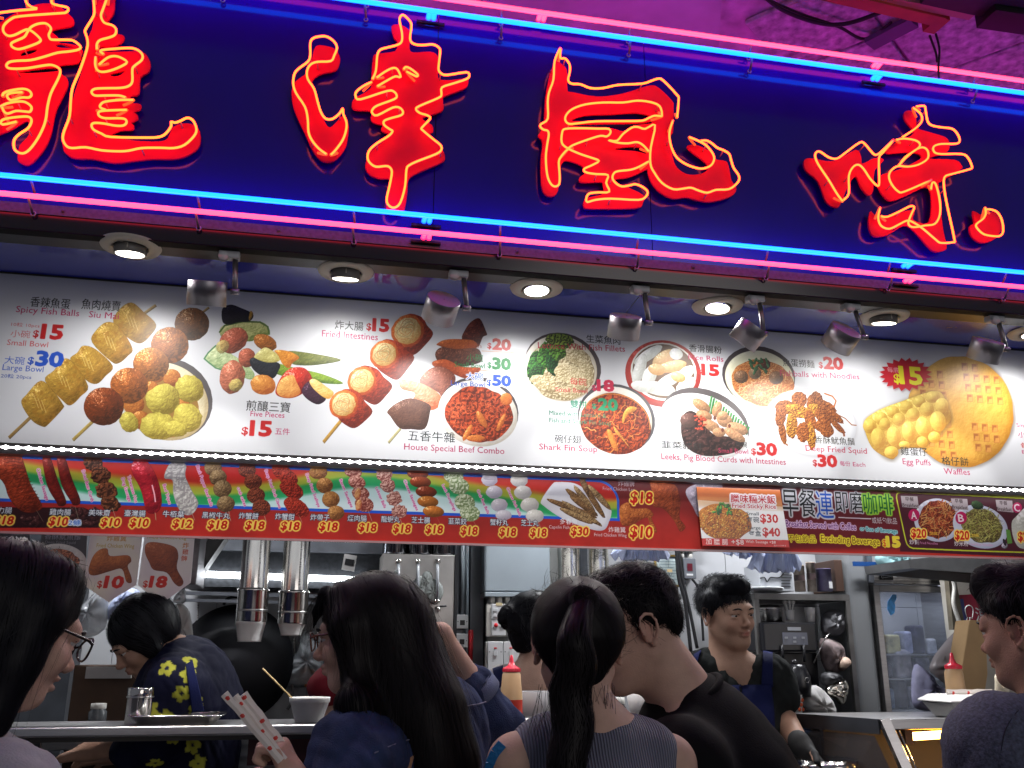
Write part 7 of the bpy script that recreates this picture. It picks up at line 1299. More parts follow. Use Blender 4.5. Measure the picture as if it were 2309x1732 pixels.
def s3():
    grd((222,200,208),(236,222,214)); tx(o7,'Fried Chicken Leg',1015,1285,75,26,(200,150,60)); tx(o7,'炸',1258,1300,140,38,(206,110,50),.006); tx(o7,'雞',1255,1297,185,38,(206,80,50),.006); tx(o7,'髀',1248,1290,230,38,(206,80,50),.006)
    V.food(zz([(1010,110),(1080,100),(1200,130),(1230,190),(1220,280),(1265,370),(1240,405),(1200,380),(1150,310),(1060,290),(1030,240),(1000,170)],*o7), (178,84,44), (104,40,22), ns=7, amp=.2, gloss=.3)
    tx(o7,'$',985,1018,408,44,(206,44,30),.02); tx(o7,'18',1025,1145,408,74,(206,34,24),.04,shear=.1)
pent('sign_five', 'dark five sided sign nearest the left edge, mostly behind black hair', zz([(-160,30),(205,36),(215,240),(90,330),(-160,200)],*o7), .30, (40,34,44), s0)
pent('sign_squid', 'dark five sided sign with a squid plate, second from the left', zz([(288,36),(600,40),(590,330),(490,420),(230,300),(275,150)],*o7), .29, (44,32,40), s1)
pent('sign_wing', 'five sided chicken wing sign with red $10', zz([(625,38),(985,40),(940,395),(745,512),(577,395)],*o7), .27, (220,200,200), s2)
pent('sign_leg', 'five sided chicken leg sign with red $18', zz([(1000,40),(1345,42),(1315,380),(1115,522),(950,398)],*o7), .27, (230,214,214), s3)
# --- ceiling over the sign
ZC = 3.78
cm = mat('stained_ceiling_tile', (.50,.46,.50), .75, noise=.55, nscale=26, bump=.6, bscale=40, detail=8); cplain = mat('plain_ceiling_panel', (.62,.56,.66), .7, noise=.16, nscale=5, bump=.3, bscale=20)
cl = tag(MB().box((-4,-1.2,ZC+.03), (8,5,ZC+.08)).build('ceiling', mat('ceiling_slab', (.62,.52,.60), .8, noise=.3, nscale=14)), kind='structure')
pl = [(-3.2,-1.1),(1.42,2.6)]
MB().prism([(-3.2,-1.1,ZC+.006),(.95,-1.1,ZC+.006),(1.75,.9,ZC+.006),(2.0,3.0,ZC+.006),(-3.2,3.0,ZC+.006)], (0,0,.012)).build('plaster_panel', cplain, cl)
MB().tube([(-2,.18,ZC-.002),(1.2,.18,ZC-.002)], .012, 8).build('faint_pipe', mat('pinkish_pipe', (.4,.22,.15), .5), cl)
src = None; a45 = math.radians(38); ts_ = .40; ca_, sa_ = math.cos(a45), math.sin(a45)
for i in range(-12, 22):
    for j in range(-12, 22):
        cx, cy = 3.0+(i*ca_-j*sa_)*ts_, .9+(i*sa_+j*ca_)*ts_
        if not (1.50 < cx < 5.6 and -.9 < cy < 3.2): continue
        if src is None: src = MB().box((-ts_/2+.007,-ts_/2+.007,0), (ts_/2-.007,ts_/2-.007,.022)).build('ceiling_tile', cm, cl, bevel=.004, seg=1); q_ = src
        else: q_ = src.copy(); C.objects.link(q_)
        q_.location = (cx, cy, ZC+random.uniform(0,.004)); q_.rotation_euler = (0,0,a45)
rb = mat('red_brown_beam', (.42,.09,.05), .55, noise=.2, nscale=8)
def atz(x, y, z=ZC-.05): return at_z(x, y, z)
t = thing('ceiling_beam', 'red painted steel beam under the stained ceiling, top right', 'beam', tuple(atz(2000,30)))
MB().bar(atz(1840,-28), atz(2120,38), .05, .05).build('long_beam', rb, t); MB().bar(atz(1840,-40), atz(2190,32), .03, .03).build('conduit', mat('pinkish_conduit', (.45,.25,.22), .5), t); MB().bar(atz(2128,32), atz(2092,64), .05, .04).build('stub', rb, t)
MB().bar(atz(2060,48,ZC-.03), atz(1960,100,ZC-.03), .07, .02).build('grey_bracket', mat('purple_grey_bracket', (.12,.10,.16), .5), t)
tag(MB().bar(atz(2220,22,ZC-.06), atz(2420,52,ZC-.06), .10, .08).build('lamp_housing', black), 'black lamp housing at the top right corner', 'lamp housing')
tag(MB().bar(atz(2100,-30,ZC-.05), atz(2300,14,ZC-.05), .12, .05).build('dark_duct', dgrey), 'dark duct along the top right edge of the picture', 'duct')
tag(MB().tube(cr([atz(x,y) for x,y in ((1720,-10),(1760,20),(1820,45),(1880,56),(1930,48),(1985,28))], False, 6), .008, 6).build('ceiling_cable', cabm), 'black cable sagging across the plaster and stained tiles', 'cable')
tag(MB().tube(cr([atz(x,y,ZC-.02) for x,y in ((1690,-20),(1800,30),(1890,60),(1950,88),(2010,50))], False, 6), .006, 6).build('ceiling_cable', cabm), 'thinner dark cable branching toward the grey bracket', 'cable')
for P_, lab in (([(2110,76),(2118,110),(2116,150),(2117,176)],'right arm of the black tie hanging over the top neon tubes'),([(2096,80),(2110,118),(2113,140)],'left arm of the black tie hanging over the top neon tubes')):
    tag(MB().tube(cr([at(x,y,YT-.012) for x,y in P_], False, 4), .004, 6).build('black_tie', cabm), lab, 'tie')
# ------------------------------------------------------------ the people
def A(px, py, D): return np.array(atD(px, py, D))
def vsub(a, b): return np.array(a)-np.array(b)
denim = tintmat('denim', (.026,.040,.100), .8, .5, 420, noise=.35); denimL = mat('denim_cuff', (.13,.16,.27), .8, bump=.5, bscale=400, noise=.2, nscale=40)
knitm = D_.materials.new('ribbed_knit'); knitm.use_nodes = True
def _knit():
    nt = knitm.node_tree; b = nt.nodes['Principled BSDF']; L = nt.links.new; b.inputs['Base Color'].default_value = (.125,.135,.19,1); b.inputs['Roughness'].default_value = .9; b.inputs['Sheen Weight'].default_value = .3
    tc = nt.nodes.new('ShaderNodeTexCoord'); w = nt.nodes.new('ShaderNodeTexWave'); w.bands_direction = 'X'; w.inputs['Scale'].default_value = 62; w.inputs['Distortion'].default_value = .6; w.inputs['Detail'].default_value = 1; w.inputs['Detail Scale'].default_value = .4; L(tc.outputs['Object'], w.inputs['Vector'])
    bp = nt.nodes.new('ShaderNodeBump'); bp.inputs['Strength'].default_value = .9; bp.inputs['Distance'].default_value = .003; L(w.outputs['Fac'], bp.inputs['Height']); L(bp.outputs[0], b.inputs['Normal'])
    r = nt.nodes.new('ShaderNodeValToRGB'); r.color_ramp.elements[0].color = (.085,.09,.13,1); r.color_ramp.elements[1].color = (.17,.18,.245,1); L(w.outputs['Fac'], r.inputs[0]); L(r.outputs[0], b.inputs['Base Color'])
_knit()
teem = mat('black_tee', (.005,.005,.006), .9, spec=.15, bump=.2, bscale=300, noise=.2, nscale=5); greytee = mat('charcoal_tee', (.018,.020,.020), .9, spec=.15, bump=.2, bscale=300)
apronm = mat('blue_apron', (.007,.011,.062), .85, spec=.2, bump=.2, bscale=200, noise=.15, nscale=6); jeans = mat('dark_trousers', (.02,.022,.03), .8)
greyhood = mat('pale_grey_hoodie', (.33,.33,.36), .9, bump=.35, bscale=260, noise=.10, nscale=30); navyhood = mat('heather_navy_hoodie', (.070,.078,.12), .9, noise=.42, nscale=150, bump=.4, bscale=260, detail=2)
flowerm = tintmat('flower_shirt', (1,1,1), .75, .15, 200); frameb = mat('dark_frames', (.014,.009,.010), .18, spec=.7); tortoise = mat('tortoise_frames', (.10,.035,.02), .18, spec=.7, noise=.8, nscale=90)
gravity = np.array([0,0,-1.])
# 1 --- woman at the left edge, pale hoodie
H1 = Head(36,1420,1.66,22,18,sc=1.0); c = H1.c; back = -np.array([math.cos(H1.az), math.sin(H1.az), 0]); side = np.array([math.sin(H1.az), -math.cos(H1.az), 0])
nb = c+back*.06+gravity*.205; shL, shR = nb+side*-.16+gravity*.05, nb+side*.17+gravity*.035; hip = np.array([*(nb[:2]), .92])
t1, S1 = person('woman with shoulder length hair and dark glasses in a pale grey hoodie', H1, nb, (shL, shR), hip, [], None, skinA, True, .004, .0038)
H1.eyes(t1, True); H1.glasses(t1, frameb)
hs = SDF(); R = H1.R; hs.ell(H1.w(0,-.030,.042), (.086,.104,.090), R, .03); hs.cap(H1.w(0,-.06,.01), c+back*.085+gravity*.155, .082, .070, .04)
for sx in (-1,1): hs.chain([H1.w(sx*.055,.015,.080), H1.w(sx*.076,-.004,.02), H1.w(sx*.076,-.008,-.05), H1.w(sx*.072,-.01,-.11)+gravity*.03], [.028,.026,.026,.022], .03)
hs.ell(H1.w(0,.115,-.03), (.052,.075,.085), R, .02, True)
def fl1(P, u): L = (P-H1.c) @ H1.R; d = np.array([0,-.25,-.95])*np.ones_like(L); d = d @ H1.R.T*.35+gravity*(.35+u); d += (H1.R @ np.array([1.,0,0]))*np.sign(L[:, :1])*.35*(1-u); return d
rt = scalp(hs, H1, 1500, 2, .05); hair('hair', hs, [grow(hs, rt, fl1, .30, 20, (.0005,.006), (.0009,.002), .07, 3), fly(hs, H1, fl1, .25, 3)], hairm, t1)
cs_ = SDF(); cs_.cap(shL, shR, .085, .085, .05); cs_.chain([nb+back*.015, (shL+shR)/2+gravity*.12, np.array([*nb[:2],1.0])], [.085,.15,.165], .06)
for s_, d_ in ((shL,-1),(shR,1)): cs_.chain([s_, s_+side*d_*.05+gravity*.27, s_+side*d_*.03+gravity*.50-back*.06], [.068,.058,.050], .03)
cs_.chain([nb+side*.09-back*.03+gravity*.01, nb+side*.11+back*.05+gravity*.0, nb+back*.11+gravity*-.005, nb-side*.11+back*.05, nb-side*.09-back*.03+gravity*.01], [.032,.038,.045,.038,.032], .02); cs_.ell(nb+back*.12+gravity*.07, (.10,.07,.08), None, .04)
cloth('hoodie', cs_, greyhood, t1, .008, .0045, 4); legs(t1, hip, jeans, side=(side[0],side[1]))
# 2 --- woman with long black hair and denim jacket, facing left
H2 = Head(824,1436,2.05,168,7,sc=1.0); c = H2.c; nb = A(868,1592,2.07); shN, shF = A(800,1712,1.93), A(985,1662,2.22); hip = np.array([*(nb[:2]+np.array([.05,.02])), .92])
elF, wrF = A(1118,1650,2.28), A(992,1432,2.20); hw = A(672,1775,1.86); elN = A(760,1890,1.80)
Sx = dict(pts=[shF, elF, elF+(wrF-elF)*.5, wrF], rs=[.045,.038,.037,.026], hand=((-.72,-.15,-.68),(-.6,.2,.5),dict(curl=.5,left=False)))
Nx = dict(pts=[shN, elN, elN+(hw-elN)*.5, hw], rs=[.045,.038,.034,.025], hand=((-.30,-.05,.55),(-.9,.35,-.3),dict(curl=1.35,sc=.9,spread=.05,left=True)))
t2, S2 = person('woman in glasses with very long black hair and a blue denim jacket, holding wrapped chopsticks', H2, nb, (shN, shF), hip, [Sx, Nx], None, skinA, True, 0, .0038)
H2.eyes(t2, True); H2.glasses(t2, tortoise)
hs = SDF(); R = H2.R; hs.ell(H2.w(0,-.024,.040), (.090,.106,.090), R, .03); hs.chain([H2.w(0,-.06,.0), A(905,1510,2.04), A(950,1610,2.00), A(985,1720,1.98), A(1010,1830,1.98)], [.084,.092,.085,.075,.065], .04)
hs.chain([H2.w(.055,.045,.088), H2.w(.083,.028,.04), H2.w(.085,.022,-.02), H2.w(.080,.016,-.08), A(800,1590,1.93), A(845,1680,1.92)], [.022,.020,.021,.026,.030,.028], .03); hs.chain([H2.w(-.05,.04,.085), H2.w(-.084,.02,.02), H2.w(-.08,.01,-.07)], [.022,.024,.024], .03)
hs.chain([H2.w(-.03,.070,.095), H2.w(-.012,.096,.062), H2.w(.004,.110,.030)], [.018,.009,.003], .012)
def fl2(P, u): L = (P-H2.c) @ H2.R; d = gravity*(.5+u)*np.ones_like(P)+np.array([.42,.0,0])*(1-u)*.9; d += (H2.R @ np.array([1.,0,0]))*np.sign(L[:, :1])*.45*max(0, 1-2.2*u); return d
rt = scalp(hs, H2, 2600, 5, .03); g = np.random.default_rng(3); free2 = lambda u: .97 if u < .9 else .6
sets = [fly(hs, H2, fl2, .40, 8, 260), grow(hs, rt, fl2, .52, 34, (.0003,.006), (.0009,.0021), .05, 8)]
# wispy fringe strands in front of the forehead
fr0 = np.array([H2.w(x, .072, .100) for x in g.uniform(-.045,.05,90)]); P_ = []
for p in fr0:
    q = [p]; v = H2.R @ np.array([g.normal()*.25, 1., -.1]); 
    for i in range(11): v = v*.82+(gravity*.55+H2.R @ np.array([g.normal()*.06,.03,0]))*.5; v /= np.linalg.norm(v); q.append(q[-1]+v*.0115)
    P_.append(q)
P_ = np.array(P_); sets.append(ribbons(P_, np.full(90,.0009), np.tile(H2.R @ np.array([0,1.,.3]), (90,12,1))))
hair('hair', hs, sets, hairb, t2)
cs_ = SDF(); cs_.cap(shN, shF, .092, .090, .05); cs_.chain([nb+gravity*.02, (shN+shF)/2+gravity*.13, np.array([*hip[:2],1.0])], [.085,.16,.17], .06); cs_.cap(A(1000,1640,2.12), A(960,1740,2.05), .10, .12, .06)
cs_.chain([shF, elF, elF+(wrF-elF)*.42], [.085,.066,.056], .03); cs_.chain([shN, elN, elN+(hw-elN)*.55], [.080,.065,.050], .03); cs_.chain([nb+np.array([-.07,-.05,-.01]), nb+np.array([.0,-.085,.005]), nb+np.array([.08,-.04,.01]), nb+np.array([.08,.05,.01])], [.022,.026,.028,.026], .015)
jk = cloth('denim_jacket', cs_, denim, t2, .0065, .0040, 9, 11.)
q0 = elF+(wrF-elF)*.36; q1 = elF+(wrF-elF)*.50; MBc = MB(); ax = (q1-q0)/np.linalg.norm(q1-q0); MBc.tube([q0, q0+ax*.004, (q0+q1)/2, q1-ax*.004, q1, q1-ax*.01], [.060,.064,.062,.060,.057,.046], 28, caps=False).build('rolled_cuff', denimL, t2)
def on(S, px, py, D, off=.001):
    o = np.array(CAM); d = A(px, py, 1.0)-o; d /= np.linalg.norm(d); t_ = D/ d[1] -.35
    for _ in range(60): t_ += max(-.02, min(.03, float(S.at((o+d*t_)[None])[0])*.8))
    P = o+d*t_; return P+S.grad(P[None])[0]*off
seam = mat('pale_stitching', (.16,.17,.26), .8)
for sm_ in ([(842,1700),(880,1682),(910,1672),(950,1662)],[(1020,1620),(1045,1598),(1075,1590),(1092,1585)],[(1012,1600),(1035,1640),(1030,1700)]):
    MB().tube(cr([on(cs_, x, y, 2.0, .004) for x, y in sm_], False, 5), .0016, 5).build('jacket_seam', seam, t2)
legs(t2, hip, jeans, side=(.2,1))
strapm = mat('tan_strap', (.34,.18,.10), .6); pa, pb = on(cs_, 940,1640,2.0,.006), on(cs_, 905,1745,2.0,.006)
tag(MB().bar(pa, pb, .018, .004, (0,1,0)).build('bag_strap', strapm), 'tan bag strap across the denim jacket back', 'strap')
for (a_, b_, w_), lb in zip((((506,1564,1.78),(634,1716,1.80),.0125),((531,1568,1.81),(643,1712,1.83),.0095),((547,1566,1.84),(653,1704,1.86),.017)), ('leftmost paper sleeved chopsticks in the woman\'s hand','middle paper sleeved chopsticks in the woman\'s hand, thinnest','rightmost paper sleeved chopsticks in the woman\'s hand, widest')): packet(A(*a_), A(*b_), w_, label=lb, marks=[(.06,.32,.80),(.12,.55),(.04,.42,.70)]['wide'.__len__()-4 if 'left' in lb else 1 if 'middle' in lb else 2])
# 3 --- woman with the ponytail, ribbed grey top
H3 = Head(1300,1460,1.72,97,10,sc=.95); c = H3.c; nb = A(1330,1632,1.68); shL, shR = A(1165,1722,1.68), A(1505,1722,1.68); hip = np.array([*nb[:2], .9])
t3, S3 = person('woman seen from behind with a black ponytail and a ribbed blue grey sleeveless top', H3, nb, (shL, shR), hip, [dict(pts=[shL, A(1095,1900,1.82), A(1150,2100,1.95), A(1250,2000,2.2)], rs=[.050,.040,.034,.026], hand=((.2,.9,.2),(0,0,-1))), dict(pts=[shR, A(1560,1900,1.82), A(1510,2100,1.95), A(1400,2000,2.2)], rs=[.050,.040,.034,.026], hand=((-.2,.9,.2),(0,0,-1)))], None, skinA, True, 0, .0042, neckr=.048)
H3.glasses(t3, frameb)
hs = SDF(); R = H3.R; hs.ell(H3.w(0,-.024,.036), (.083,.101,.086), R, .03); hs.cap(H3.w(0,-.05,.0), H3.w(0,-.045,-.045), .070, .045, .03); hs.ell(H3.w(0,-.105,.058), (.030,.028,.028), R, .02)
tie = H3.w(0,-.128,.062)
def fl3(P, u): d = tie-P; d /= np.linalg.norm(d, axis=-1, keepdims=True)+1e-9; return d
rt = scalp(hs, H3, 3400, 7, -.075, .09); dist = np.linalg.norm(rt-tie, axis=-1); pt = SDF(); PT = [tie, A(1296,1430,1.555), A(1300,1500,1.56), A(1286,1565,1.575), A(1294,1640,1.57), A(1280,1720,1.56), A(1292,1800,1.56)]; pt.chain(PT, [.008,.010,.011,.009,.008,.007,.004], .02)
PTv = [Vector(p) for p in PT]; cp = cr(PTv, False, 7); g = np.random.default_rng(4); st_ = []; nn = []
for i in range(900):
    a, r_ = g.random()*6.28, .6+.75*g.random(); tw = g.normal()*.7; q = []
    for k, p in enumerate(cp): u = k/(len(cp)-1); rad = (.013+.016*math.sin(min(1,u*1.6)*1.57)*(1-.45*u))*r_*1.15; an = a+tw*u+.5*math.sin(6*u+i*.7); q.append([p.x+rad*math.cos(an), p.y+rad*math.sin(an)*.8, p.z+.012*math.sin(an)*0])
    kk = int(len(cp)*g.uniform(.75,1)); q = q[:kk]+[q[kk-1]]*(len(cp)-kk); st_.append(q)
st_ = np.array(st_); Nn = st_-np.array([[p.x,p.y,p.z] for p in cp])[None]; Nn[..., 1] -= .01; Nn /= np.linalg.norm(Nn, axis=-1, keepdims=True)+1e-9
ho = hair('hair', hs, [grow(hs, rt, fl3, dist*1.0, 18, (.0003,.0035), (.0008,.0018), .035, 9), fly(hs, H3, fl3, .10, 9, 240)], hairb, t3)
V_, Q_ = pt.mesh(.006); po_ = np_mesh('ponytail', folds(V_, pt.grad(V_), .002, 3, 30), Q_, hairb, t3); np_mesh('hair_strands', *ribbons(st_, g.uniform(.0009,.0024,900), Nn), hairb, po_)
MB().tube([Vector(tie)+Vector((.024*math.cos(a), -.006+.010*math.sin(a*1), .022*math.sin(a))) for a in np.linspace(0,6.1,14)], .005, 8, closed=True).build('hair_tie', mat('dark_tie', (.012,.010,.012), .9), t3)
g = np.random.default_rng(14); P_ = []
for i in range(46):
    x = g.uniform(1215,1385); p = A(x, 1560+g.uniform(-20,10), 1.63); v = np.array([g.normal()*.15,-.05,-1.]); q = [p]
    for k in range(9): v += np.array([g.normal()*.08, g.normal()*.05, 0]); q.append(q[-1]+v/np.linalg.norm(v)*g.uniform(.006,.013))
    P_.append(q)
np_mesh('loose_hair', *ribbons(np.array(P_), np.full(46,.0007), np.tile([0,-1.,0], (46,10,1))), hairb, t3)
cs_ = SDF(); cs_.cap(A(1215,1712,1.68), A(1462,1712,1.68), .062, .062, .05); cs_.chain([nb+gravity*.035, (shL+shR)/2+gravity*.10, np.array([*nb[:2],1.02]), np.array([*nb[:2],.9])], [.070,.135,.135,.15], .05); cs_.cap(A(1236,1678,1.69), A(1430,1678,1.69), .040, .040, .04); cs_.ell(nb+gravity*.035, (.085,.075,.035), None, .03)
cloth('ribbed_top', cs_, knitm, t3, .007, .0012, 6); legs(t3, hip, jeans)
MB().tube([nb+gravity*.012+np.array([.062*math.cos(a), .056*math.sin(a), 0]) for a in np.linspace(0,2*math.pi,25)[:-1]], .008, 8, closed=True).build('collar', knitm, t3)
bs = tintmat('blue_strap_dummy', (.1,.3,.6)) if False else mat('metallic_blue_strap', (.02,.16,.40), .35, .3, bump=.5, bscale=120)
sk_ = SDF(); sk_.p = cs_.p+S3.p
pts = [on(sk_, x, y, 1.65, .004) for x, y in ((1135,1680),(1120,1698),(1110,1720),(1106,1745))]; tag(MB().bar(pts[0], pts[1], .016, .005, (0,1,0)).bar(pts[1], pts[2], .016, .005, (0,1,0)).bar(pts[2], pts[3], .016, .005, (0,1,0)).build('blue_strap', bs), 'shiny blue bag strap on the bare left shoulder', 'strap')
# 4 --- man bending over the counter, black tee
H4 = Head(1418,1418,1.92,196,20,-4,sc=1.08); c = H4.c; nb = A(1530,1560,1.92); shN, shF = A(1540,1735,1.76), A(1610,1665,2.12); hip = np.array([*(A(1650,1800,1.92)[:2]+np.array([.10,0])), .93])
t4, S4 = person('man with short black hair bending forward in a black tee with a white line print', H4, nb, (shN, shF), hip, [dict(pts=[shN, A(1500,1900,1.78), A(1400,1850,2.05)], rs=[.055,.045,.028], hand=((-.3,.9,0),(0,0,-1))), dict(pts=[shF, A(1560,1860,2.15), A(1450,1800,2.35)], rs=[.05,.042,.028], hand=((-.3,.9,0),(0,0,-1)))], None, skinA, False, 0, .004, neckr=.060)
H4.eyes(t4)
hs = SDF(); R = H4.R; hs.ell(H4.w(0,-.024,.044), (.081,.098,.083), R, .03); hs.ell(H4.w(0,-.070,.000), (.060,.042,.052), R, .02); hs.ell(H4.w(0,.03,.082), (.060,.055,.040), R, .02)
for sx in (-1,1): hs.ell(H4.w(sx*.050,-.030,.028), (.030,.045,.034), R, .02)
def fl4(P, u): L = (P-H4.c) @ H4.R; d = np.stack([L[:, 0]*6*.4, np.where(L[:, 2] > .06, .9, -.2), np.where(L[:, 2] > .07, -.1, -1.)], -1); return d @ H4.R.T
rt = scalp(hs, H4, 5200, 11, -.03, .09); hair('hair', hs, [grow(hs, rt, fl4, .026, 5, (.0003,.004), (.0007,.0013), .45, 12, lambda u: .85, 1.2), fly(hs, H4, fl4, .022, 12)], hairb, t4, .006, .001)
cs_ = SDF(); cs_.cap(shN, shF, .088, .088, .05); cs_.chain([A(1562,1612,1.92), A(1575,1690,1.93), A(1610,1790,1.92), np.array([*hip[:2],1.0])], [.075,.135,.16,.17], .06); cs_.chain([shN, A(1500,1850,1.78)], [.088,.078], .03); cs_.chain([shF, A(1570,1800,2.14)], [.085,.075], .03)
cs_.ell(H4.w(0,-.02,-.01), (.088,.108,.105), R, .03, True)
tee = cloth('black_tee', cs_, teem, t4, .0065, .0022, 12, 7.)
cc = A(1548,1578,1.92); ax = (A(1470,1470,1.92)-A(1565,1610,1.92)); ax /= np.linalg.norm(ax); x_, y_, z_, _ = frame((0,0,0), ax); MB().tube([Vector(cc)+x_*.082*math.cos(a)+y_*.082*math.sin(a) for a in np.linspace(0,2*math.pi,33)[:-1]], .008, 8, closed=True).build('collar', teem, t4)
MB().tube([on(cs_, x, y, 1.75, .002) for x, y in ((1455,1622),(1462,1642),(1469,1660),(1460,1672),(1455,1674))], .0022, 5).tube([on(cs_, x, y, 1.75, .002) for x, y in ((1439,1664),(1443,1656),(1444,1668))], .0016, 5).build('white_print', white, t4)
legs(t4, hip, jeans)
# 5 --- smiling worker, blue apron
H5 = Head(1640,1386,3.13,-50,6,4,sc=1.02); c = H5.c; nb = c+np.array([-.01,.03,-.195]); shL, shR = A(1590,1516,3.20), A(1738,1530,3.12); hip = np.array([*nb[:2], .95])
el5, wr5 = A(1765,1640,3.05), A(1806,1680,2.95)
t5, S5 = person('smiling young man with short black hair, charcoal tee and blue apron behind the counter', H5, nb, (shL, shR), hip, [dict(pts=[shL, A(1545,1640,3.2), A(1600,1700,3.0)], rs=[.055,.042,.028], hand=((.4,-.5,-.2),(0,0,-1))), dict(pts=[shR, A(1762,1615,3.1), wr5], rs=[.055,.045,.030], hand=((.25,-.4,-.6),(-1,0,0)))], None, skinB, False, 0, .0042, neckr=.050)
H5.eyes(t5)
hs = SDF(); R = H5.R; hs.ell(H5.w(0,-.026,.048), (.084,.102,.086), R, .03); hs.chain([H5.w(-.045,.045,.096), H5.w(0,.062,.100), H5.w(.045,.050,.094)], [.020,.022,.019], .03)
for sx in (-1,1): hs.cap(H5.w(sx*.068,-.005,.05), H5.w(sx*.072,-.01,.016), .022, .012, .02)
def fl5(P, u): L = (P-H5.c) @ H5.R; d = np.stack([L[:, 0]*4, np.where(L[:, 2] > .08, 1., -.2), np.where(L[:, 2] > .10, .3, -1.)], -1); return d @ H5.R.T
rt = scalp(hs, H5, 2600, 15, .01, .085); hair('hair', hs, [grow(hs, rt, fl5, .040, 6, (.0003,.006), (.001,.0018), .4, 16, lambda u: .75, 2.)], hairm, t5, .006, .001)
cs_ = SDF(); cs_.cap(shL, shR, .072, .072, .05); cs_.chain([nb+gravity*.06, (shL+shR)/2+gravity*.13, np.array([*nb[:2],1.05]), hip], [.07,.135,.135,.145], .06); cs_.cap(nb+gravity*.022, shL, .066, .072, .03); cs_.cap(nb+gravity*.022, shR, .066, .072, .03); cs_.cap(shL, A(1552,1590,3.2), .068, .066, .03); cs_.cap(shR, A(1760,1572,3.1), .068, .066, .03)
fw = np.array([math.cos(math.radians(-75)), math.sin(math.radians(-75)), 0]); vn = nb+fw*.115+gravity*.075; cs_.cap(nb+fw*.075+gravity*-.01, vn, .036, .006, .01, True)
cloth('charcoal_tee', cs_, greytee, t5, .0065, .003, 17, 11.)
def band(S, poly, D, th, name, m, t, par=None):
    # a strip of cloth lying on the surface: rays through a grid of photo points
    (a, b, c_, d) = poly; n, k = 14, 10; P = [[on(S, a[0]*(1-u)*(1-v)+b[0]*u*(1-v)+c_[0]*u*v+d[0]*(1-u)*v, a[1]*(1-u)*(1-v)+b[1]*u*(1-v)+c_[1]*u*v+d[1]*(1-u)*v, D, th) for u in np.linspace(0,1,n)] for v in np.linspace(0,1,k)]
    P = np.array(P).reshape(-1,3); C2 = P-S.grad(P)*th*.8; V = np.concatenate([P, C2]); N_ = n*k; Q = []
    for j in range(k-1):
        for i in range(n-1): q = (j*n+i, j*n+i+1, (j+1)*n+i+1, (j+1)*n+i); Q += [q, tuple(N_+z for z in reversed(q))]
    ed = [(j*n, (j+1)*n) for j in range(k-1)]+[((j+1)*n+n-1, j*n+n-1) for j in range(k-1)]+[(i+1, i) for i in range(n-1)]+[((k-1)*n+i, (k-1)*n+i+1) for i in range(n-1)]
    Q += [(a_, b_, N_+b_, N_+a_) for a_, b_ in ed]; return np_mesh(name, V, np.array(Q), m, t)
ap = band(cs_, ((1640,1548),(1738,1546),(1750,1790),(1600,1790)), 3.0, .010, 'apron', apronm, t5)
band(cs_, ((1722,1455),(1742,1460),(1742,1550),(1716,1550)), 3.0, .009, 'apron_strap', apronm, t5); band(cs_, ((1568,1478),(1582,1470),(1560,1530),(1550,1525)), 3.0, .009, 'apron_strap', apronm, t5); legs(t5, hip, jeans)
gl = SDF(); hand(gl, wr5, (.25,-.4,-.6), (-1,0,0), sc=1.12); gl.cap(wr5+np.array([-.005,.005,.012]), wr5, .034, .034, .02); V_, Q_ = gl.mesh(.0045); np_mesh('black_glove', V_, Q_, mat('black_glove_rubber', (.008,.008,.009), .75), t5)
# 6 --- cook with flower shirt
H6 = Head(326,1440,3.10,192,38,sc=.97); c = H6.c; nb = A(398,1478,3.10); shN, shF = A(398,1545,2.98), A(425,1505,3.28); hip = np.array([*(A(420,1700,3.15)[:2]), .93])
t6, S6 = person('cook with a black bob bending down in a navy shirt with yellow flowers', H6, nb, (shN, shF), hip, [dict(pts=[shN, A(350,1670,2.98), A(215,1690,3.05)], rs=[.052,.042,.028], hand=((-.8,0,-.2),(0,0,-1))), dict(pts=[shF, A(380,1680,3.3), A(260,1700,3.3)], rs=[.052,.042,.028], hand=((-.8,0,-.2),(0,0,-1)))], None, skinB, True, 0, .0048, neckr=.052)
H6.eyes(t6)
hs = SDF(); R = H6.R; hs.ell(H6.w(0,-.020,.040), (.092,.104,.092), R, .03); hs.ell(H6.w(0,-.045,-.01), (.080,.055,.055), R, .03)
for sx in (-1,1): hs.cap(H6.w(sx*.07,.02,.05), H6.w(sx*.075,.015,-.035), .030, .024, .03)
def fl6(P, u): L = (P-H6.c) @ H6.R; d = np.stack([L[:, 0]*8, -.3+0*L[:, 1], -1+0*L[:, 1]], -1); return d @ H6.R.T
rt = scalp(hs, H6, 900, 21, -.0, .085); hair('hair', hs, [grow(hs, rt, fl6, .12, 10, (.0003,.005), (.0012,.0024), .12, 22)], hairm, t6, .007)
cs_ = SDF(); cs_.cap(shN, shF, .085, .085, .05); cs_.chain([nb+np.array([.03,0,-.035]), A(418,1570,3.12), A(415,1680,3.14), hip], [.085,.150,.150,.155], .06); cs_.chain([shN, A(352,1660,2.98), A(300,1690,3.0)], [.082,.070,.062], .03)
FL = [on(cs_, x, y, 3.0, 0) for x, y in ((376,1506),(431,1490),(426,1521),(410,1565),(443,1590),(434,1680),(372,1620),(446,1722),(338,1600),(350,1720),(395,1660))]
def fcol(V):
    c = np.tile([.003,.004,.022], (len(V), 1))
    for i, f in enumerate(FL):
        d = V-f; r = np.linalg.norm(d, axis=1); a = np.arctan2(d[:, 2], d[:, 0]+d[:, 1]*.3)+i; m = r < .0255*(.62+.38*np.abs(np.cos(2.5*a))); c[m] = [.50,.50,.06]; c[r < .006] = [.02,.02,.05]
    return c
cloth('flower_shirt', cs_, flowerm, t6, .0045, .0025, 23, 10., fcol)
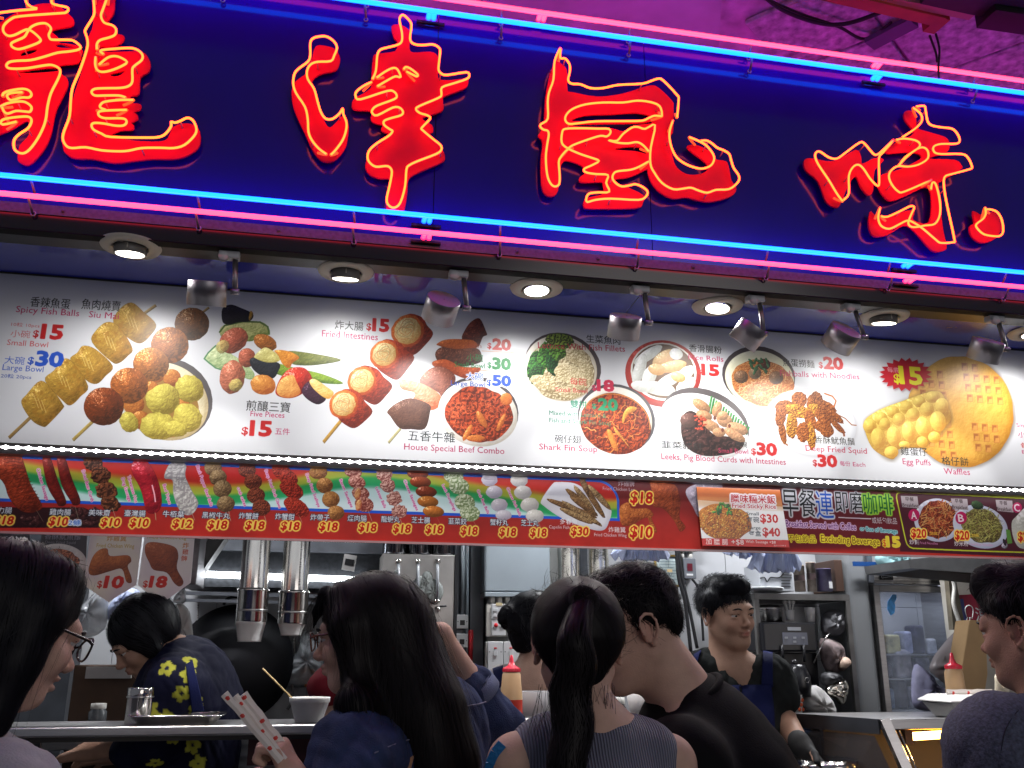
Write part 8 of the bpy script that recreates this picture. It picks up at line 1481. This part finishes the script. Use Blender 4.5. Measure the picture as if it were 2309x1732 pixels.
band(cs_, ((418,1500),(432,1492),(462,1620),(436,1640)), 3.0, .006, 'apron_strap', apronm, t6); legs(t6, hip, jeans)
MB().tube(cr([H6.w(.0,-.05,-.10)+np.array([0,-.06,.0]), nb+np.array([-.03,-.062,-.01]), nb+np.array([.02,-.055,.02])], False, 5), .0022, 5).build('red_cord', redp, t6)
# 7 --- worker with hair bun
H7 = Head(1222,1420,3.15,20,2,sc=.98); c = H7.c; nb = c+np.array([-.04,0,-.20]); shL, shR = A(1128,1552,3.15), A(1262,1552,3.15); hip = np.array([*nb[:2], .93])
t7, S7 = person('worker with a black hair bun and white top seen behind the sauce bottle', H7, nb, (shL, shR), hip, [dict(pts=[shL, A(1105,1660,3.1), A(1150,1720,2.95)], rs=[.045,.036,.026], hand=((.5,-.5,-.2),(0,0,-1)))], None, skinA, True, 0, .005, neckr=.046)
hs = SDF(); R = H7.R; hs.ell(H7.w(0,-.024,.042), (.086,.106,.086), R, .03); hs.ell(H7.w(.02,-.07,-.03), (.060,.045,.05), R, .03); hs.ell(A(1150,1392,3.12), (.042,.04,.042), None, .012); hs.ell(A(1160,1406,3.08), (.022,.02,.03), None, .012)
def fl7(P, u): d = A(1152,1392,3.12)-P; return d/(np.linalg.norm(d, axis=-1, keepdims=True)+1e-9)
rt = scalp(hs, H7, 700, 25, -.05, .09); hair('hair', hs, [grow(hs, rt, fl7, .13, 10, (.0003,.004), (.001,.002), .05, 26)], hairm, t7, .007, .002)
cs_ = SDF(); cs_.cap(shL, shR, .060, .060, .05); cs_.chain([nb+gravity*.055, (shL+shR)/2+gravity*.12, np.array([*nb[:2],1.05]), hip], [.06,.12,.12,.13], .05); cs_.cap(nb+gravity*.05, shL, .055, .060, .03); cs_.cap(nb+gravity*.05, shR, .055, .060, .03); cs_.cap(shL, A(1112,1640,3.12), .06, .05, .03); cs_.cap(shR, A(1275,1640,3.12), .06, .05, .03)
cloth('white_top', cs_, mat('white_top_cloth', (.42,.38,.37), .85, bump=.2, bscale=200), t7, .007, .003, 27, 12.); band(cs_, ((1112,1512),(1134,1505),(1132,1545),(1122,1560)), 3.0, .008, 'apron_strap', apronm, t7); legs(t7, hip, jeans)
MB().sphere(H7.w(.079,-.012,-.032), .0035, 6).build('ear_stud', chrome, t7)
# 8 --- man at the right edge, hoodie
H8 = Head(2326,1424,1.76,152,4,sc=1.03); c = H8.c; fw = np.array([math.cos(H8.az), math.sin(H8.az), 0]); nb = c-fw*.035+gravity*.195; shN, shF = A(2262,1700,1.64), A(2480,1690,1.95); hip = np.array([*(nb[:2]), .95])
t8, S8 = person('man at the right edge with faded black hair and a heather navy hoodie', H8, nb, (shN, shF), hip, [], None, skinB, False, 0, .004, neckr=.062)
H8.eyes(t8)
hs = SDF(); R = H8.R; hs.ell(H8.w(0,-.022,.056), (.084,.103,.084), R, .03); hs.chain([H8.w(.030,.050,.102), H8.w(.0,.066,.104), H8.w(-.030,.050,.102)], [.026,.028,.026], .05); hs.ell(H8.w(0,-.062,.005), (.068,.052,.055), R, .03)
for sx in (-1,1): hs.cap(H8.w(sx*.066,.010,.05), H8.w(sx*.071,.004,.022), .018, .008, .02)
def fl8(P, u): L = (P-H8.c) @ H8.R; d = np.stack([L[:, 0]*3, np.where(L[:, 2] > .08, 1., -.1), np.where(L[:, 2] > .10, .25, -1.)], -1); return d @ H8.R.T
rt = scalp(hs, H8, 3600, 31, -.045, .10); hair('hair', hs, [grow(hs, rt, fl8, .034, 6, (.0003,.005), (.0008,.0014), .35, 32, lambda u: .8, 1.6), fly(hs, H8, fl8, .03, 32)], hairm, t8, .006, .001)
cs_ = SDF(); cs_.cap(shN, shF, .105, .10, .06); cs_.chain([nb+gravity*.04, (shN+shF)/2+gravity*.14, np.array([*nb[:2],1.1]), hip], [.10,.17,.17,.17], .06); cs_.chain([shN, A(2250,1900,1.66), A(2240,2000,1.8)], [.095,.078,.06], .04)
cs_.chain([nb+fw*.10+gravity*.02, nb+fw*.05+np.array([-.09,-.06,-.01]), nb-fw*.06+np.array([-.03,-.10,-.005]), nb-fw*.12+gravity*.03, nb-fw*.03+np.array([.08,.06,0])], [.030,.036,.042,.045,.036], .02)
cloth('hoodie', cs_, navyhood, t8, .007, .0035, 33, 8.)
MB().tube(cr([on(cs_, x, y, 1.6, .0015) for x, y in ((2296,1602),(2270,1640),(2258,1690),(2256,1740))], False, 5), .0012, 5).build('shoulder_seam', mat('dark_seam', (.02,.02,.035), .9), t8); legs(t8, hip, jeans, side=(.5,.8))
# 9 --- person in red, mostly hidden behind the glasses woman
H9 = Head(822,1452,3.25,200,25,sc=1.0); nb = A(800,1530,3.3); shN, shF = A(772,1555,3.2), A(840,1560,3.4); hip = np.array([*nb[:2], .93]); t9, S9 = person('kitchen worker in a red shirt, mostly hidden behind the glasses woman', H9, nb, (shN, shF), hip, [dict(pts=[shN, A(742,1640,3.15), A(760,1730,3.05)], rs=[.05,.042,.028], hand=((-.2,-.6,-.2),(0,0,-1)))], None, skinB, False, 0, .006)
hs = SDF(); hs.ell(H9.w(0,-.024,.046), (.086,.104,.088), H9.R, .03); hair('hair', hs, [], hairm, t9, .009)
cs_ = SDF(); cs_.cap(shN, shF, .08, .08, .05); cs_.chain([nb+gravity*.05, (shN+shF)/2+gravity*.12, hip], [.08,.14,.14], .06); cs_.cap(shN, A(742,1548,3.17), .075, .062, .03); cloth('red_shirt', cs_, mat('red_shirt_cloth', (.22,.008,.02), .8), t9, .01, .003, 35); legs(t9, hip, jeans)
